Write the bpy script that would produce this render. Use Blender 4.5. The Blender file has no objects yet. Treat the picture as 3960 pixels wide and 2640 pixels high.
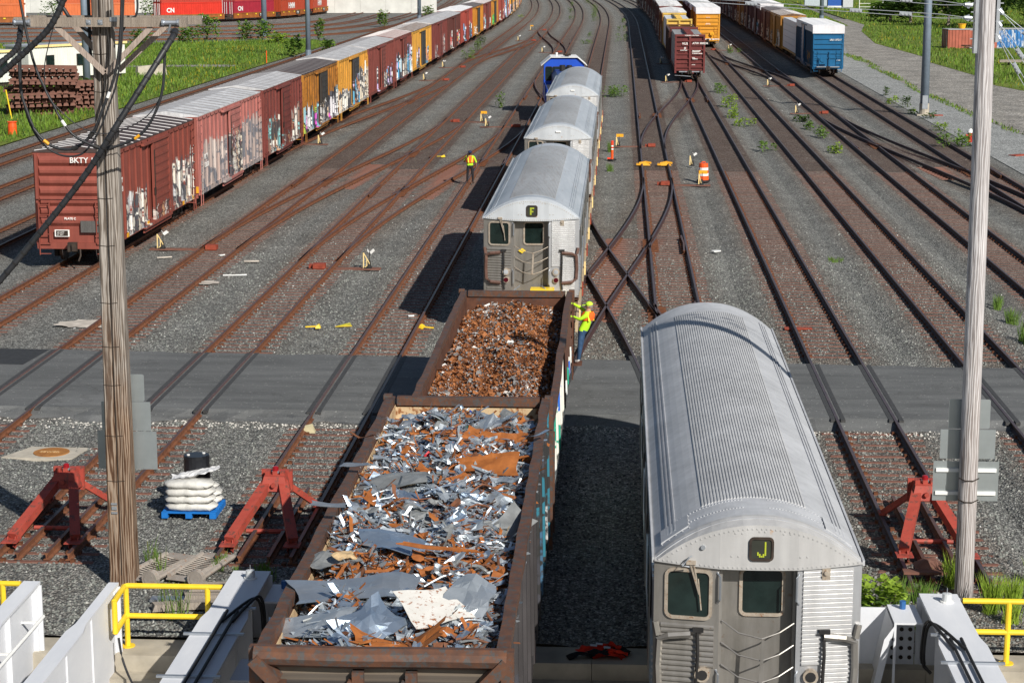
import bpy, bmesh, math, random
from mathutils import Vector, Matrix, Euler
random.seed(7)
R = math.radians
SC = bpy.context.scene
COL = SC.collection
# ---------------------------------------------------------------- camera, sky, sun, exposure
cd = bpy.data.cameras.new("camera"); cam = bpy.data.objects.new("camera", cd); COL.objects.link(cam)
cam.location = (0, 0, 12.2); cam.rotation_euler = (R(90 - 11.122), 0, R(3.095))
cd.sensor_width = 36; cd.lens = 70.0; cd.clip_start = 0.5; cd.clip_end = 4000
SC.camera = cam
wd = bpy.data.worlds.new("World"); SC.world = wd; wd.use_nodes = True
wn = wd.node_tree.nodes; bg = wn["Background"]
sky = wn.new("ShaderNodeTexSky"); sky.sky_type = 'NISHITA'; sky.sun_disc = False
sky.sun_elevation = R(34); sky.sun_rotation = R(145); sky.air_density = 1.0; sky.dust_density = 0.6
wd.node_tree.links.new(sky.outputs[0], bg.inputs[0]); bg.inputs[1].default_value = 0.06
sl = bpy.data.lights.new("sun", 'SUN'); sl.energy = 5.0; sl.angle = R(0.53); sl.color = (1.0, 0.955, 0.88)
sun = bpy.data.objects.new("sun", sl); COL.objects.link(sun); sun.location = (30, -40, 60)
sun.rotation_euler = Vector((-0.4755, 0.679, -0.5592)).to_track_quat('-Z', 'Y').to_euler()
SC.view_settings.view_transform = 'Standard'; SC.view_settings.look = 'None'
SC.view_settings.exposure = 0.15; SC.view_settings.gamma = 1.0; SC.view_settings.use_curve_mapping = False
SC.render.engine = 'CYCLES'; SC.cycles.max_bounces = 6; SC.cycles.use_denoising = True
try: SC.cycles.denoiser = 'OPENIMAGEDENOISE'
except Exception: pass

# ---------------------------------------------------------------- helpers
class MB:
    """collects faces and links them as one mesh object"""
    def __init__(s): s.v = []; s.f = []; s.m = []
    def face(s, pts, mi=0):
        n = len(s.v); s.v.extend([tuple(p) for p in pts]); s.f.append(tuple(range(n, n + len(pts)))); s.m.append(mi)
    def hexa(s, p, mi=0):
        n = len(s.v); s.v.extend([tuple(q) for q in p])
        for q in ((3,2,1,0),(4,5,6,7),(0,1,5,4),(1,2,6,5),(2,3,7,6),(3,0,4,7)):
            s.f.append(tuple(n + i for i in q)); s.m.append(mi)
    def box(s, x0, x1, y0, y1, z0, z1, mi=0):
        s.hexa([(x0,y0,z0),(x1,y0,z0),(x1,y1,z0),(x0,y1,z0),(x0,y0,z1),(x1,y0,z1),(x1,y1,z1),(x0,y1,z1)], mi)
    def bar(s, a, b, w, h, mi=0, up=(0,0,1)):
        a = Vector(a); b = Vector(b); d = (b - a).normalized(); u = Vector(up)
        if abs(d.dot(u)) > .98: u = Vector((0,1,0))
        sx = d.cross(u).normalized() * (w / 2); su = sx.cross(d).normalized() * (h / 2)
        s.hexa([a-sx-su, a+sx-su, a+sx+su, a-sx+su, b-sx-su, b+sx-su, b+sx+su, b-sx+su], mi)
    def ring(s, c, d, r, n, ph=0):
        d = Vector(d).normalized(); u = Vector((0,0,1)) if abs(d.z) < .9 else Vector((0,1,0))
        a = d.cross(u).normalized(); b = a.cross(d)
        i0 = len(s.v)
        for k in range(n):
            t = 2*math.pi*k/n + ph; s.v.append(tuple(Vector(c) + a*(r*math.cos(t)) + b*(r*math.sin(t))))
        return i0
    def tube(s, pts, r, n=6, mi=0, caps=True):
        pts = [Vector(p) for p in pts]; rs = r if isinstance(r, (list, tuple)) else [r]*len(pts); idx = []
        for i, p in enumerate(pts):
            d = pts[min(i+1, len(pts)-1)] - pts[max(i-1, 0)]
            idx.append(s.ring(p, d if d.length > 1e-6 else (0,0,1), rs[i], n))
        for a, b in zip(idx, idx[1:]):
            for k in range(n):
                s.f.append((a+k, b+k, b+(k+1)%n, a+(k+1)%n)); s.m.append(mi)
        if caps:
            s.f.append(tuple(idx[0]+k for k in range(n))); s.m.append(mi)
            s.f.append(tuple(idx[-1]+k for k in reversed(range(n)))); s.m.append(mi)
    def extr(s, prof, y0, y1, mi=0, caps=True, closed=True):
        n = len(prof); i0 = len(s.v)
        s.v.extend([(x, y0, z) for x, z in prof]); s.v.extend([(x, y1, z) for x, z in prof])
        for k in range(n if closed else n-1):
            j = (k+1) % n; s.f.append((i0+k, i0+j, i0+n+j, i0+n+k)); s.m.append(mi)
        if caps and closed:
            s.f.append(tuple(i0+k for k in reversed(range(n)))); s.m.append(mi)
            s.f.append(tuple(i0+n+k for k in range(n))); s.m.append(mi)
    def build(s, name, mats, parent=None, smooth=False, loc=None, rz=0):
        me = bpy.data.meshes.new(name); me.from_pydata(s.v, [], s.f)
        for m in (mats if isinstance(mats, (list, tuple)) else [mats]): me.materials.append(m)
        me.polygons.foreach_set("material_index", s.m)
        if smooth: me.polygons.foreach_set("use_smooth", [True]*len(s.f))
        me.update()
        return put(name, me, parent, loc, rz)
def put(name, me, parent=None, loc=None, rz=0):
    o = bpy.data.objects.new(name, me); COL.objects.link(o)
    if parent: o.parent = parent
    if loc: o.location = loc
    if rz: o.rotation_euler = (0, 0, rz)
    return o
def tag(o, label=None, cat=None, group=None, kind=None):
    for k, v in (('label', label), ('category', cat), ('group', group), ('kind', kind)):
        if v: o[k] = v
    return o
def thing(name, loc, label, cat, group=None, rz=0):
    o = bpy.data.objects.new(name, None); COL.objects.link(o); o.empty_display_size = .3
    o.location = loc; o.rotation_euler = (0, 0, rz)
    return tag(o, label, cat, group)
def kids(o): return [c for c in bpy.data.objects if c.parent == o]
def copy_tree(o, parent=None, deep=0):
    c = o.copy(); COL.objects.link(c)
    if parent: c.parent = parent
    for ch in list(o.children): copy_tree(ch, c, deep+1)
    return c
def rrect(w, h, r, n=4, cx=0, cz=0):
    out = []
    for sx, sz, a0 in ((1,1,0),(-1,1,90),(-1,-1,180),(1,-1,270)):
        for k in range(n+1):
            a = R(a0 + 90*k/n); out.append((cx + sx*(w/2-r) + r*math.cos(a), cz + sz*(h/2-r) + r*math.sin(a)))
    return out
def frame_ring(mb, w, h, r, t, y, d, cx, cz, mi=0, shear=0.0):
    """rounded frame in the xz plane, front face at y, depth d; shear tilts y with x"""
    o = rrect(w, h, r, 4, cx, cz); i = rrect(w-2*t, h-2*t, max(r-t, .01), 4, cx, cz); n = len(o)
    Y = lambda x: y + (x-cx)*shear
    for k in range(n):
        j = (k+1) % n
        mb.face([(o[k][0],Y(o[k][0]),o[k][1]),(o[j][0],Y(o[j][0]),o[j][1]),(i[j][0],Y(i[j][0]),i[j][1]),(i[k][0],Y(i[k][0]),i[k][1])], mi)
        mb.face([(o[k][0],Y(o[k][0])+d,o[k][1]),(o[j][0],Y(o[j][0])+d,o[j][1]),(o[j][0],Y(o[j][0]),o[j][1]),(o[k][0],Y(o[k][0]),o[k][1])], mi)
        mb.face([(i[k][0],Y(i[k][0]),i[k][1]),(i[j][0],Y(i[j][0]),i[j][1]),(i[j][0],Y(i[j][0])+d,i[j][1]),(i[k][0],Y(i[k][0])+d,i[k][1])], mi)
def plate(mb, w, h, r, y, d, cx, cz, mi=0, shear=0.0):
    o = rrect(w, h, r, 4, cx, cz); n = len(o); Y = lambda x: y + (x-cx)*shear
    mb.face([(x, Y(x), z) for x, z in reversed(o)], mi)
    for k in range(n):
        j = (k+1) % n
        mb.face([(o[k][0],Y(o[k][0])+d,o[k][1]),(o[j][0],Y(o[j][0])+d,o[j][1]),(o[j][0],Y(o[j][0]),o[j][1]),(o[k][0],Y(o[k][0]),o[k][1])], mi)
def text(txt, size, mat, parent, loc, rot=(90,0,0), name='lettering', sx=1.0, bold=.0, align='LEFT', depth=.004):
    c = bpy.data.curves.new(name, 'FONT'); c.body = txt; c.size = size; c.extrude = depth; c.offset = bold; c.align_x = align
    c.resolution_u = 2
    t = bpy.data.objects.new(name, c); COL.objects.link(t)
    dg = bpy.context.evaluated_depsgraph_get()
    me = bpy.data.meshes.new_from_object(t.evaluated_get(dg)); bpy.data.objects.remove(t)
    me.materials.clear(); me.materials.append(mat)
    o = put(name, me, parent, loc); o.rotation_euler = tuple(R(a) for a in rot); o.scale = (sx, 1, 1)
    return o

# ---------------------------------------------------------------- node helpers
class NT:
    def __init__(s, name):
        s.mat = bpy.data.materials.new(name); s.mat.use_nodes = True
        s.t = s.mat.node_tree; s.b = s.t.nodes["Principled BSDF"]
        s.tc = s.t.nodes.new("ShaderNodeTexCoord")
    def new(s, kind, **kw):
        n = s.t.nodes.new(kind)
        for k, v in kw.items(): setattr(n, k, v)
        return n
    def link(s, a, b): s.t.links.new(a, b)
    def co(s, scale=(1,1,1), loc=(0,0,0), out='Object', rot=(0,0,0)):
        m = s.new("ShaderNodeMapping"); m.inputs['Scale'].default_value = scale; m.inputs['Location'].default_value = loc
        m.inputs['Rotation'].default_value = rot
        s.link(s.tc.outputs[out], m.inputs['Vector']); return m.outputs[0]
    def noise(s, vec, scale, detail=3, rough=.55, dist=0):
        n = s.new("ShaderNodeTexNoise"); n.inputs['Scale'].default_value = scale; n.inputs['Detail'].default_value = detail
        n.inputs['Roughness'].default_value = rough; n.inputs['Distortion'].default_value = dist
        s.link(vec, n.inputs['Vector']); return n
    def voro(s, vec, scale, feature='F1', rand=1.0):
        n = s.new("ShaderNodeTexVoronoi"); n.feature = feature; n.inputs['Scale'].default_value = scale
        n.inputs['Randomness'].default_value = rand; s.link(vec, n.inputs['Vector']); return n
    def ramp(s, fac, stops, interp='LINEAR'):
        n = s.new("ShaderNodeValToRGB"); n.color_ramp.interpolation = interp; e = n.color_ramp.elements
        while len(e) > 1: e.remove(e[-1])
        for i, (p, c) in enumerate(stops):
            el = e[0] if i == 0 else e.new(p)
            el.position = p; el.color = (c, c, c, 1) if isinstance(c, (int, float)) else (*c[:3], 1)
        s.link(fac, n.inputs[0]); return n.outputs[0]
    def mix(s, fac, a, b, mode='MIX'):
        n = s.new("ShaderNodeMix"); n.data_type = 'RGBA'; n.blend_type = mode
        for i, v in ((0, fac), (6, a), (7, b)):
            if isinstance(v, (int, float)): n.inputs[i].default_value = v if i == 0 else (v, v, v, 1)
            elif isinstance(v, (tuple, list)): n.inputs[i].default_value = (*v[:3], 1)
            else: s.link(v, n.inputs[i])
        return n.outputs[2]
    def math(s, op, a, b=0.0, c=None):
        n = s.new("ShaderNodeMath"); n.operation = op
        for i, v in enumerate((a, b) if c is None else (a, b, c)):
            if isinstance(v, (int, float)): n.inputs[i].default_value = v
            else: s.link(v, n.inputs[i])
        return n.outputs[0]
    def sep(s, vec):
        n = s.new("ShaderNodeSeparateXYZ"); s.link(vec, n.inputs[0]); return n.outputs
    def comb(s, x, y, z):
        n = s.new("ShaderNodeCombineXYZ")
        for i, v in enumerate((x, y, z)):
            if isinstance(v, (int, float)): n.inputs[i].default_value = v
            else: s.link(v, n.inputs[i])
        return n.outputs[0]
    def bump(s, h, strength=.5, dist=.02):
        n = s.new("ShaderNodeBump"); n.inputs['Strength'].default_value = strength; n.inputs['Distance'].default_value = dist
        s.link(h, n.inputs['Height']); s.link(n.outputs[0], s.b.inputs['Normal'])
    def out(s, col=None, rough=.6, metal=0.0, spec=.5):
        if col is not None:
            if isinstance(col, (tuple, list)): s.b.inputs['Base Color'].default_value = (*col[:3], 1)
            else: s.link(col, s.b.inputs['Base Color'])
        if isinstance(rough, (int, float)): s.b.inputs['Roughness'].default_value = rough
        else: s.link(rough, s.b.inputs['Roughness'])
        if isinstance(metal, (int, float)): s.b.inputs['Metallic'].default_value = metal
        else: s.link(metal, s.b.inputs['Metallic'])
        s.b.inputs['Specular IOR Level'].default_value = spec
        return s.mat
def sc3(c, k): return tuple(min(1, a*k) for a in c)

# ---------------------------------------------------------------- materials
def m_gravel(name, tint=(1,1,1), lo=.035, hi=.34, stone=17, patch=.35, stain=None, stain_amt=0.0, bump=.9, attr=None):
    n = NT(name); p = n.co()
    v = n.voro(p, stone); v2 = n.voro(p, stone*.45)
    g = n.sep(v.outputs['Color'])[0]; g2 = n.sep(v2.outputs['Color'])[1]
    a = n.ramp(g, [(0, lo), (.45, (lo+hi)*.36), (.8, hi*.72), (.97, hi), (1, min(.7, hi*1.7))])
    edge = n.ramp(v.outputs['Distance'], [(0.0, 1.12), (.35, .92), (.62, .45)])
    c = n.mix(1.0, a, edge, 'MULTIPLY')
    c = n.mix(1.0, c, n.ramp(g2, [(0, .8), (1, 1.2)]), 'MULTIPLY')
    big = n.noise(p, .35, 5, .6); c = n.mix(1.0, c, n.ramp(big.outputs[0], [(.3, 1-patch), (.7, 1+patch*.6)]), 'MULTIPLY')
    c = n.mix(1.0, c, tint, 'MULTIPLY')
    if stain:
        s2 = n.noise(p, 1.3, 6, .65); f = n.ramp(s2.outputs[0], [(.38, 0), (.68, stain_amt)])
        c = n.mix(f, c, n.mix(1.0, c, stain, 'MULTIPLY'))
    if attr:
        at = n.new("ShaderNodeAttribute"); at.attribute_name = attr; s3 = n.noise(p, .9, 6, .68); s4 = n.noise(n.co((1, .12, 1)), 1.1, 5, .6)
        f = n.math('MULTIPLY', at.outputs['Fac'], n.ramp(s3.outputs[0], [(.30, .35), (.62, 1.0)]))
        c = n.mix(f, c, n.mix(1.0, c, (.86, .72, .64), 'MULTIPLY'))
        oil = n.math('MULTIPLY', n.ramp(s4.outputs[0], [(.56, 0), (.74, .55)]), n.ramp(s3.outputs[0], [(.4, .2), (.7, 1)]))
        c = n.mix(oil, c, n.mix(1.0, c, (.5, .49, .48), 'MULTIPLY'))
        fine = n.noise(p, .16, 4, .6); c = n.mix(n.ramp(fine.outputs[0], [(.55, 0), (.72, .35)]), c, n.mix(.6, c, (.24, .22, .19)))
    n.bump(n.math('SUBTRACT', 1.0, v.outputs['Distance']), bump, .06)
    return n.out(c, .9, 0, .25)
def m_rust(name, a, b, rough=.75, scale=6.0, spots=None, metal=0.0, spec=.3, spot_at=.62):
    n = NT(name); p = n.co(); k = n.noise(p, scale, 6, .65)
    c = n.ramp(k.outputs[0], [(.3, a), (.7, b)])
    if spots:
        k2 = n.noise(p, scale*2.3, 5, .7); c = n.mix(n.ramp(k2.outputs[0], [(spot_at-.04, 0), (spot_at+.04, 1)]), c, spots)
    n.bump(k.outputs[0], .15, .02)
    return n.out(c, rough, metal, spec)
def m_paint(name, col, rust=.3, rough=.5, dirt=.25, streak=True, rustcol=(.10,.038,.018), spec=.4):
    n = NT(name); p = n.co()
    k = n.noise(p, .9, 4, .6); c = n.ramp(k.outputs[0], [(.3, sc3(col, 1-dirt)), (.7, sc3(col, 1+dirt*.35))])
    st = n.noise(n.co((5, 5, .45)), 1.0, 4, .6)
    c = n.mix(1.0, c, n.ramp(st.outputs[0], [(.25, 1-dirt*1.0), (.6, 1.0)]), 'MULTIPLY')
    if rust > 0:
        r1 = n.noise(n.co((3.2, 3.2, .8 if streak else 3.2), (3, 1, 7)), 1.3, 7, .68)
        f = n.ramp(r1.outputs[0], [(.72-.28*rust, 0), (.80-.26*rust, .9)])
        c = n.mix(f, c, n.ramp(k.outputs[0], [(.3, sc3(rustcol, .6)), (.7, sc3(rustcol, 1.5))]))
    n.bump(k.outputs[0], .04, .02)
    return n.out(c, rough, 0, spec)
def m_flat(name, col, rough=.6, metal=0, spec=.4, var=.12, scale=4.0):
    n = NT(name); k = n.noise(n.co(), scale, 4, .6)
    return n.out(n.ramp(k.outputs[0], [(.3, sc3(col, 1-var)), (.7, sc3(col, 1+var))]), rough, metal, spec)
def m_graffiti(name, base, palette, zr, bands, seed=0, rust=.3, dirt=.25, scale=1.0, cover=.8, rustcol=(.10,.038,.018)):
    """paint with sprayed lettering-like shapes inside bands of the car side: bands = [(y0,y1,top)], local metres"""
    n = NT(name); p = n.co(); s = n.sep(n.tc.outputs['Object']); y, z = s[1], s[2]
    k = n.noise(p, .9, 4, .6); c = n.ramp(k.outputs[0], [(.3, sc3(base, 1-dirt)), (.7, sc3(base, 1+dirt*.35))])
    st = n.noise(n.co((5, 5, .4), (seed, 0, 0)), 1.0, 4, .6)
    c = n.mix(1.0, c, n.ramp(st.outputs[0], [(.25, 1-dirt*1.1), (.6, 1.0)]), 'MULTIPLY')
    r1 = n.noise(n.co((3.2, 3.2, .55), (seed*3.1, 1, 7)), 1.3, 7, .68)
    c = n.mix(n.ramp(r1.outputs[0], [(.72-.28*rust, 0), (.80-.26*rust, .9)]), c, n.ramp(k.outputs[0], [(.3, sc3(rustcol, .6)), (.7, sc3(rustcol, 1.5))]))
    yz = n.comb(0.0, y, z)
    wob = n.noise(yz, 1.1, 3, .6); jag = n.noise(n.comb(seed*1.7, y, n.math('MULTIPLY', z, .12)), 1.9, 3, .7)
    tot = None
    for (y0, y1, top) in bands:
        a = n.math('MULTIPLY', n.math('GREATER_THAN', y, y0), n.math('LESS_THAN', y, y1))
        t = n.math('LESS_THAN', n.math('SUBTRACT', z, n.math('MULTIPLY', n.math('SUBTRACT', jag.outputs[0], .5), 2.6*(top-zr)*.5)), top)
        f = n.math('MULTIPLY', a, t); tot = f if tot is None else n.math('MAXIMUM', tot, f)
    tot = n.math('MULTIPLY', tot, n.math('GREATER_THAN', z, zr))
    wv = n.comb(seed*2.3, n.math('ADD', n.math('MULTIPLY', y, 1.05*scale), n.math('MULTIPLY', wob.outputs[0], 2.6)), n.math('ADD', n.math('MULTIPLY', z, .62*scale), n.math('MULTIPLY', k.outputs[0], 2.0)))
    v = n.voro(wv, 1.2); e = n.voro(wv, 1.2, 'DISTANCE_TO_EDGE')
    m = len(palette); col = n.ramp(n.sep(v.outputs['Color'])[0], [(i/m, q) for i, q in enumerate(palette)], 'CONSTANT')
    col = n.mix(n.ramp(e.outputs['Distance'], [(.055, 1), (.085, 0)]), col, palette[-1])
    fade = n.noise(n.comb(seed, n.math('MULTIPLY', y, 2.5), n.math('MULTIPLY', z, 1.2)), 1.6, 5, .7)
    f = n.math('MULTIPLY', tot, n.ramp(fade.outputs[0], [(.62-.3*cover, 0), (.70-.3*cover, 1)]))
    c = n.mix(f, c, col)
    return n.out(c, .5, 0, .35)
def m_wood(name, a, b, rings=14.0, stretch=.05, rough=.85, seed=0):
    n = NT(name); p = n.co((1, 1, stretch), (seed, seed*.7, 0))
    w = n.new("ShaderNodeTexWave"); w.wave_type = 'BANDS'; w.bands_direction = 'X'; w.inputs['Scale'].default_value = rings
    w.inputs['Distortion'].default_value = 7; w.inputs['Detail'].default_value = 3; w.inputs['Detail Scale'].default_value = 1.6
    n.link(p, w.inputs['Vector'])
    k = n.noise(n.co((1, 1, .12), (seed, 0, 3)), 3.0, 5, .6); f = n.noise(n.co((40, 40, .8)), 1.0, 3, .6)
    c = n.mix(n.ramp(k.outputs[0], [(.38, 0), (.62, 1)]), n.ramp(w.outputs[0], [(.15, a), (.8, b)]), n.ramp(w.outputs[0], [(.1, sc3(a, 1.5)), (.8, sc3(b, .85))]))
    c = n.mix(1.0, c, n.ramp(f.outputs[0], [(.3, .72), (.6, 1.08)]), 'MULTIPLY')
    n.bump(w.outputs[0], .25, .02)
    return n.out(c, rough, 0, .2)
def m_leaf(name, a, b, rough=.55, scale=.9):
    n = NT(name); k = n.noise(n.co(), scale, 4, .7); k2 = n.noise(n.co(), 14.0, 2, .6)
    c = n.mix(1.0, n.ramp(k.outputs[0], [(.3, a), (.7, b)]), n.ramp(k2.outputs[0], [(.3, .6), (.7, 1.35)]), 'MULTIPLY')
    n.out(c, rough, 0, .25)
    n.b.inputs['Subsurface Weight'].default_value = 0.0
    tr = n.new("ShaderNodeBsdfTranslucent"); n.link(c, tr.inputs[0]); mx = n.new("ShaderNodeMixShader"); mx.inputs[0].default_value = .3
    o = n.t.nodes["Material Output"]; n.link(n.b.outputs[0], mx.inputs[1]); n.link(tr.outputs[0], mx.inputs[2]); n.link(mx.outputs[0], o.inputs[0])
    return n.mat

def m_pole(name, br=((.09,.048,.028),(.20,.128,.082),(.31,.235,.175)), gr=((.13,.105,.085),(.25,.215,.185),(.36,.325,.29))):
    n = NT(name); z = n.sep(n.tc.outputs['Object'])[2]
    def grain(seed, sc):
        p = n.co((1, 1, .075), (seed, seed*.7, seed*.3)); w = n.new("ShaderNodeTexWave"); w.wave_type = 'RINGS'; w.rings_direction = 'Z'; w.inputs['Scale'].default_value = sc
        w.inputs['Distortion'].default_value = 9; w.inputs['Detail'].default_value = 3; w.inputs['Detail Scale'].default_value = 1.3; n.link(p, w.inputs['Vector']); return w.outputs[0]
    x = n.sep(n.tc.outputs['Object'])[0]
    g = n.mix(n.math('GREATER_THAN', x, -.01), grain(.12, 9), grain(2.37, 8))
    k = n.noise(n.co((1.5, 1.5, .35)), 1.6, 5, .65)
    brown = n.ramp(g, [(.12, br[0]), (.5, br[1]), (.85, br[2])]); grey = n.ramp(g, [(.12, gr[0]), (.5, gr[1]), (.85, gr[2])])
    c = n.mix(n.ramp(n.math('ADD', n.math('MULTIPLY', z, .09), k.outputs[0]), [(.8, 0), (1.35, 1)]), brown, grey)
    f = n.noise(n.co((45, 45, .9)), 1.0, 3, .6); c = n.mix(1.0, c, n.ramp(f.outputs[0], [(.3, .62), (.6, 1.1)]), 'MULTIPLY')
    n.bump(g, .3, .02); return n.out(c, .85, 0, .2)
M = {}
M['ballast'] = m_gravel('ballast stone', (1.0, .995, .92), .135, .56, 19, .22, attr='rust_stain')
M['bed'] = m_gravel('rust stained ballast', (1.0, .95, .88), .10, .40, 19, .22, (.95, .82, .74), .6)
M['gravel_light'] = m_gravel('pale crushed stone', (.98, 1.0, .97), .34, .72, 14, .18, None, 0, .4)
M['dirt_road'] = m_gravel('packed grey dirt', (1.0, .95, .87), .34, .60, 9, .35, (1.25, 1.2, 1.12), .7, .25)
def m_asphalt():
    n = NT('worn asphalt'); p = n.co(); f = n.noise(p, 60, 2, .6); b = n.noise(n.co((.25, 1.6, 1)), 1.0, 6, .65); s = n.voro(p, 26)
    c = n.ramp(b.outputs[0], [(.25, (.085,.087,.087)), (.5, (.122,.125,.124)), (.75, (.165,.168,.166))])
    c = n.mix(1.0, c, n.ramp(f.outputs[0], [(.3, .7), (.7, 1.25)]), 'MULTIPLY')
    c = n.mix(n.ramp(n.sep(s.outputs['Color'])[0], [(.988, 0), (.99, .4)]), c, (.45,.45,.43))
    ck = n.voro(n.comb(n.math('ADD', n.sep(n.tc.outputs['Object'])[0], n.math('MULTIPLY', b.outputs[0], 3.0)), n.math('ADD', n.sep(n.tc.outputs['Object'])[1], n.math('MULTIPLY', n.noise(p, 1.2, 4, .6).outputs[0], 2.5)), 0.0), .22, 'DISTANCE_TO_EDGE')
    c = n.mix(n.ramp(ck.outputs['Distance'], [(.003, .35), (.009, 0)]), c, (.045,.044,.042))
    pt = n.noise(p, .22, 3, .5); c = n.mix(1.0, c, n.ramp(pt.outputs[0], [(.38, .9), (.5, 1.0), (.62, 1.06)]), 'MULTIPLY')
    n.bump(f.outputs[0], .3, .01); return n.out(c, .85, 0, .3)
M['asphalt'] = m_asphalt()
M['asphalt_new'] = m_flat('fresh dark asphalt', (.035,.037,.04), .85, 0, .3, .25, 8)
M['rubber'] = m_flat('black rubber seal', (.055,.055,.055), .7, 0, .3, .3, 12)
M['rail_dark'] = m_rust('dark purple rail side', (.035,.019,.019), (.085,.042,.036), .6, 5)
M['railtop_dark'] = m_rust('dark rail head', (.075,.05,.055), (.13,.085,.08), .4, 3, None, .4, .45)
M['far_tie'] = m_rust('muted distant tie', (.115,.062,.048), (.18,.096,.072), .85, 2.5)
M['rail'] = m_rust('rusty rail side', (.105,.043,.024), (.24,.095,.045), .75, 5, (.08,.035,.024))
M['railtop'] = m_rust('rail head', (.085,.05,.045), (.17,.085,.06), .42, 3, None, .35, .4)
M['tie'] = m_rust('rusty steel tie', (.13,.060,.044), (.215,.100,.072), .8, 3.5, (.14,.10,.08))
M['clip'] = m_rust('rail clip rust', (.07,.025,.014), (.2,.075,.03), .8, 8)
M['red_rust'] = m_rust('switch machine red rust', (.20,.035,.02), (.36,.075,.04), .7, 6)
M['concrete'] = m_flat('concrete', (.40,.36,.29), .85, 0, .25, .22, 1.6)
M['black'] = m_flat('black steel', (.018,.017,.017), .6, 0, .4, .3)
M['under'] = m_rust('underframe grime', (.018,.015,.013), (.06,.042,.032), .8, 4)
M['wheel'] = m_rust('wheel steel', (.05,.03,.022), (.13,.07,.05), .6, 5, None, .3)
M['tread'] = m_flat('bright wheel tread', (.6,.6,.62), .25, .9, .5, .1)
M['white'] = m_flat('white paint', (.78,.78,.76), .55, 0, .4, .06)
M['whitetext'] = m_flat('white lettering', (.82,.80,.76), .6, 0, .3, .08)
M['yellow'] = m_flat('safety yellow', (.84,.58,.03), .45, 0, .45, .08)
M['yellowdark'] = m_flat('orange yellow', (.75,.36,.02), .5, 0, .4, .12)
M['cream'] = m_flat('cream yellow paint', (.82,.62,.28), .55, 0, .35, .12)
M['steel'] = m_flat('galvanized steel', (.46,.49,.53), .42, .75, .5, .15, 3)
M['lampgrey'] = m_flat('blue grey galvanized pole', (.20,.25,.31), .5, .25, .4, .12, 2)
M['glass'] = m_flat('dark glass', (.012,.022,.02), .08, 0, .6, .5, 1.5)
M['orange'] = m_flat('safety orange', (.85,.10,.015), .5, 0, .4, .08)
M['redcone'] = m_flat('red orange plastic', (.85,.06,.02), .5, 0, .4, .08)
M['wire'] = m_flat('black cable sheath', (.022,.023,.026), .5, 0, .5, .3)
M['cloth_black'] = m_flat('black cloth', (.012,.012,.013), .85, 0, .2, .3)
def girder_white():
    n = NT('weathered white girder paint'); k = n.noise(n.co((1.2,.25,.5)), 1.0, 6, .7); s = n.noise(n.co(), 7.0, 6, .75)
    c = n.ramp(k.outputs[0], [(.3, (.60,.62,.66)), (.7, (.76,.77,.79))])
    c = n.mix(n.ramp(s.outputs[0], [(.66, 0), (.74, .35)]), c, (.42,.41,.40)); return n.out(c, .55, 0, .4)
M['girder'] = girder_white()

# ---------------------------------------------------------------- yard geometry
BEND = lambda y: -max(0.0, y-325.0)**2/5800.0
def lat(base, y): return base + BEND(y)
def head(y): return math.atan(max(0.0, y-325.0)/2900.0)
TRK = dict(A=-21.1, B=-16.4, C=-11.85, D=-7.3, E=-2.65, F=2.05, G=6.5, H=11.0, I=15.4, J=20.1)
# ================================================================ SETTING
def hn(x, y, s=1.0): return math.sin(x*1.7*s+y*.31*s)*.5 + math.sin(y*.83*s-x*.6*s+1.3)*.3 + math.sin(x*3.1*s+y*1.9*s)*.2
TB = sorted(TRK.values())
def ground_z(x, y):
    d = min(abs(x-b) for b in TB)
    dip = max(0.0, min(1.0, (d-1.4)/.95)); dip = dip*dip*(3-2*dip); amp = .15 if x > 3 else .06
    if x < -23: dip *= .5
    if x > 20.6: dip = 0
    if 49 < y < 61: amp *= .3
    return -amp*dip*(1+.3*hn(x*.3, y*.25)) - .012 + .02*hn(x, y*.6)*dip
mb = MB(); xs = [-44 + .32*i for i in range(213)]
ys = [34.0]
while ys[-1] < 505: ys.append(ys[-1] + (1.2 if ys[-1] < 110 else 3.0 if ys[-1] < 200 else 8.0))
base = len(mb.v)
for y in ys:
    for x in xs: mb.v.append((lat(x, y), y, ground_z(x, y)))
nx = len(xs)
for j in range(len(ys)-1):
    for i in range(nx-1):
        mb.f.append((j*nx+i, j*nx+i+1, (j+1)*nx+i+1, (j+1)*nx+i)); mb.m.append(0)
gnd = tag(mb.build('ballast_ground', M['ballast']), kind='structure')
def sm(t): return t*t*(3-2*t)
CROSS = []   # (lateral a, y a, lateral b, y b)
for spec in (('B',80,'C',145),('C',77,'D',139),('F',107,'E',44),('E',104,'F',43),('F',123,'G',192),('H',241,'I',184),('I',152,'J',86),('A',117,'B',190),('B',212,'C',280),('C',312,'D',238),('D',192,'E',128)):
    CROSS.append((TRK[spec[0]], spec[1], TRK[spec[2]], spec[3]))
XO = [(a, ya, b, yb) if ya < yb else (b, yb, a, ya) for a, ya, b, yb in CROSS]
at_ = gnd.data.attributes.new('rust_stain', 'FLOAT', 'POINT'); vals = []
EXT = TB + [-26.4, -31.4, -36.3]
for y in ys:
    act = [xa+(xb-xa)*sm((y-ya)/(yb-ya)) for xa, ya, xb, yb in XO if ya < y < yb]
    for x in xs:
        d = min(abs(x-b) for b in EXT); s0 = max(0, min(1, (1.9-d)/.75))
        k = (.35+.65*min(1, max(0, (y-45)/65))) if x < 0 else 1.0
        s1 = max([0]+[max(0, min(1, (1.9-abs(x-q))/.7)) for q in act]); vals.append(max(s0*k, s1*.9))
at_.data.foreach_set('value', vals)
mb = MB()
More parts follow.
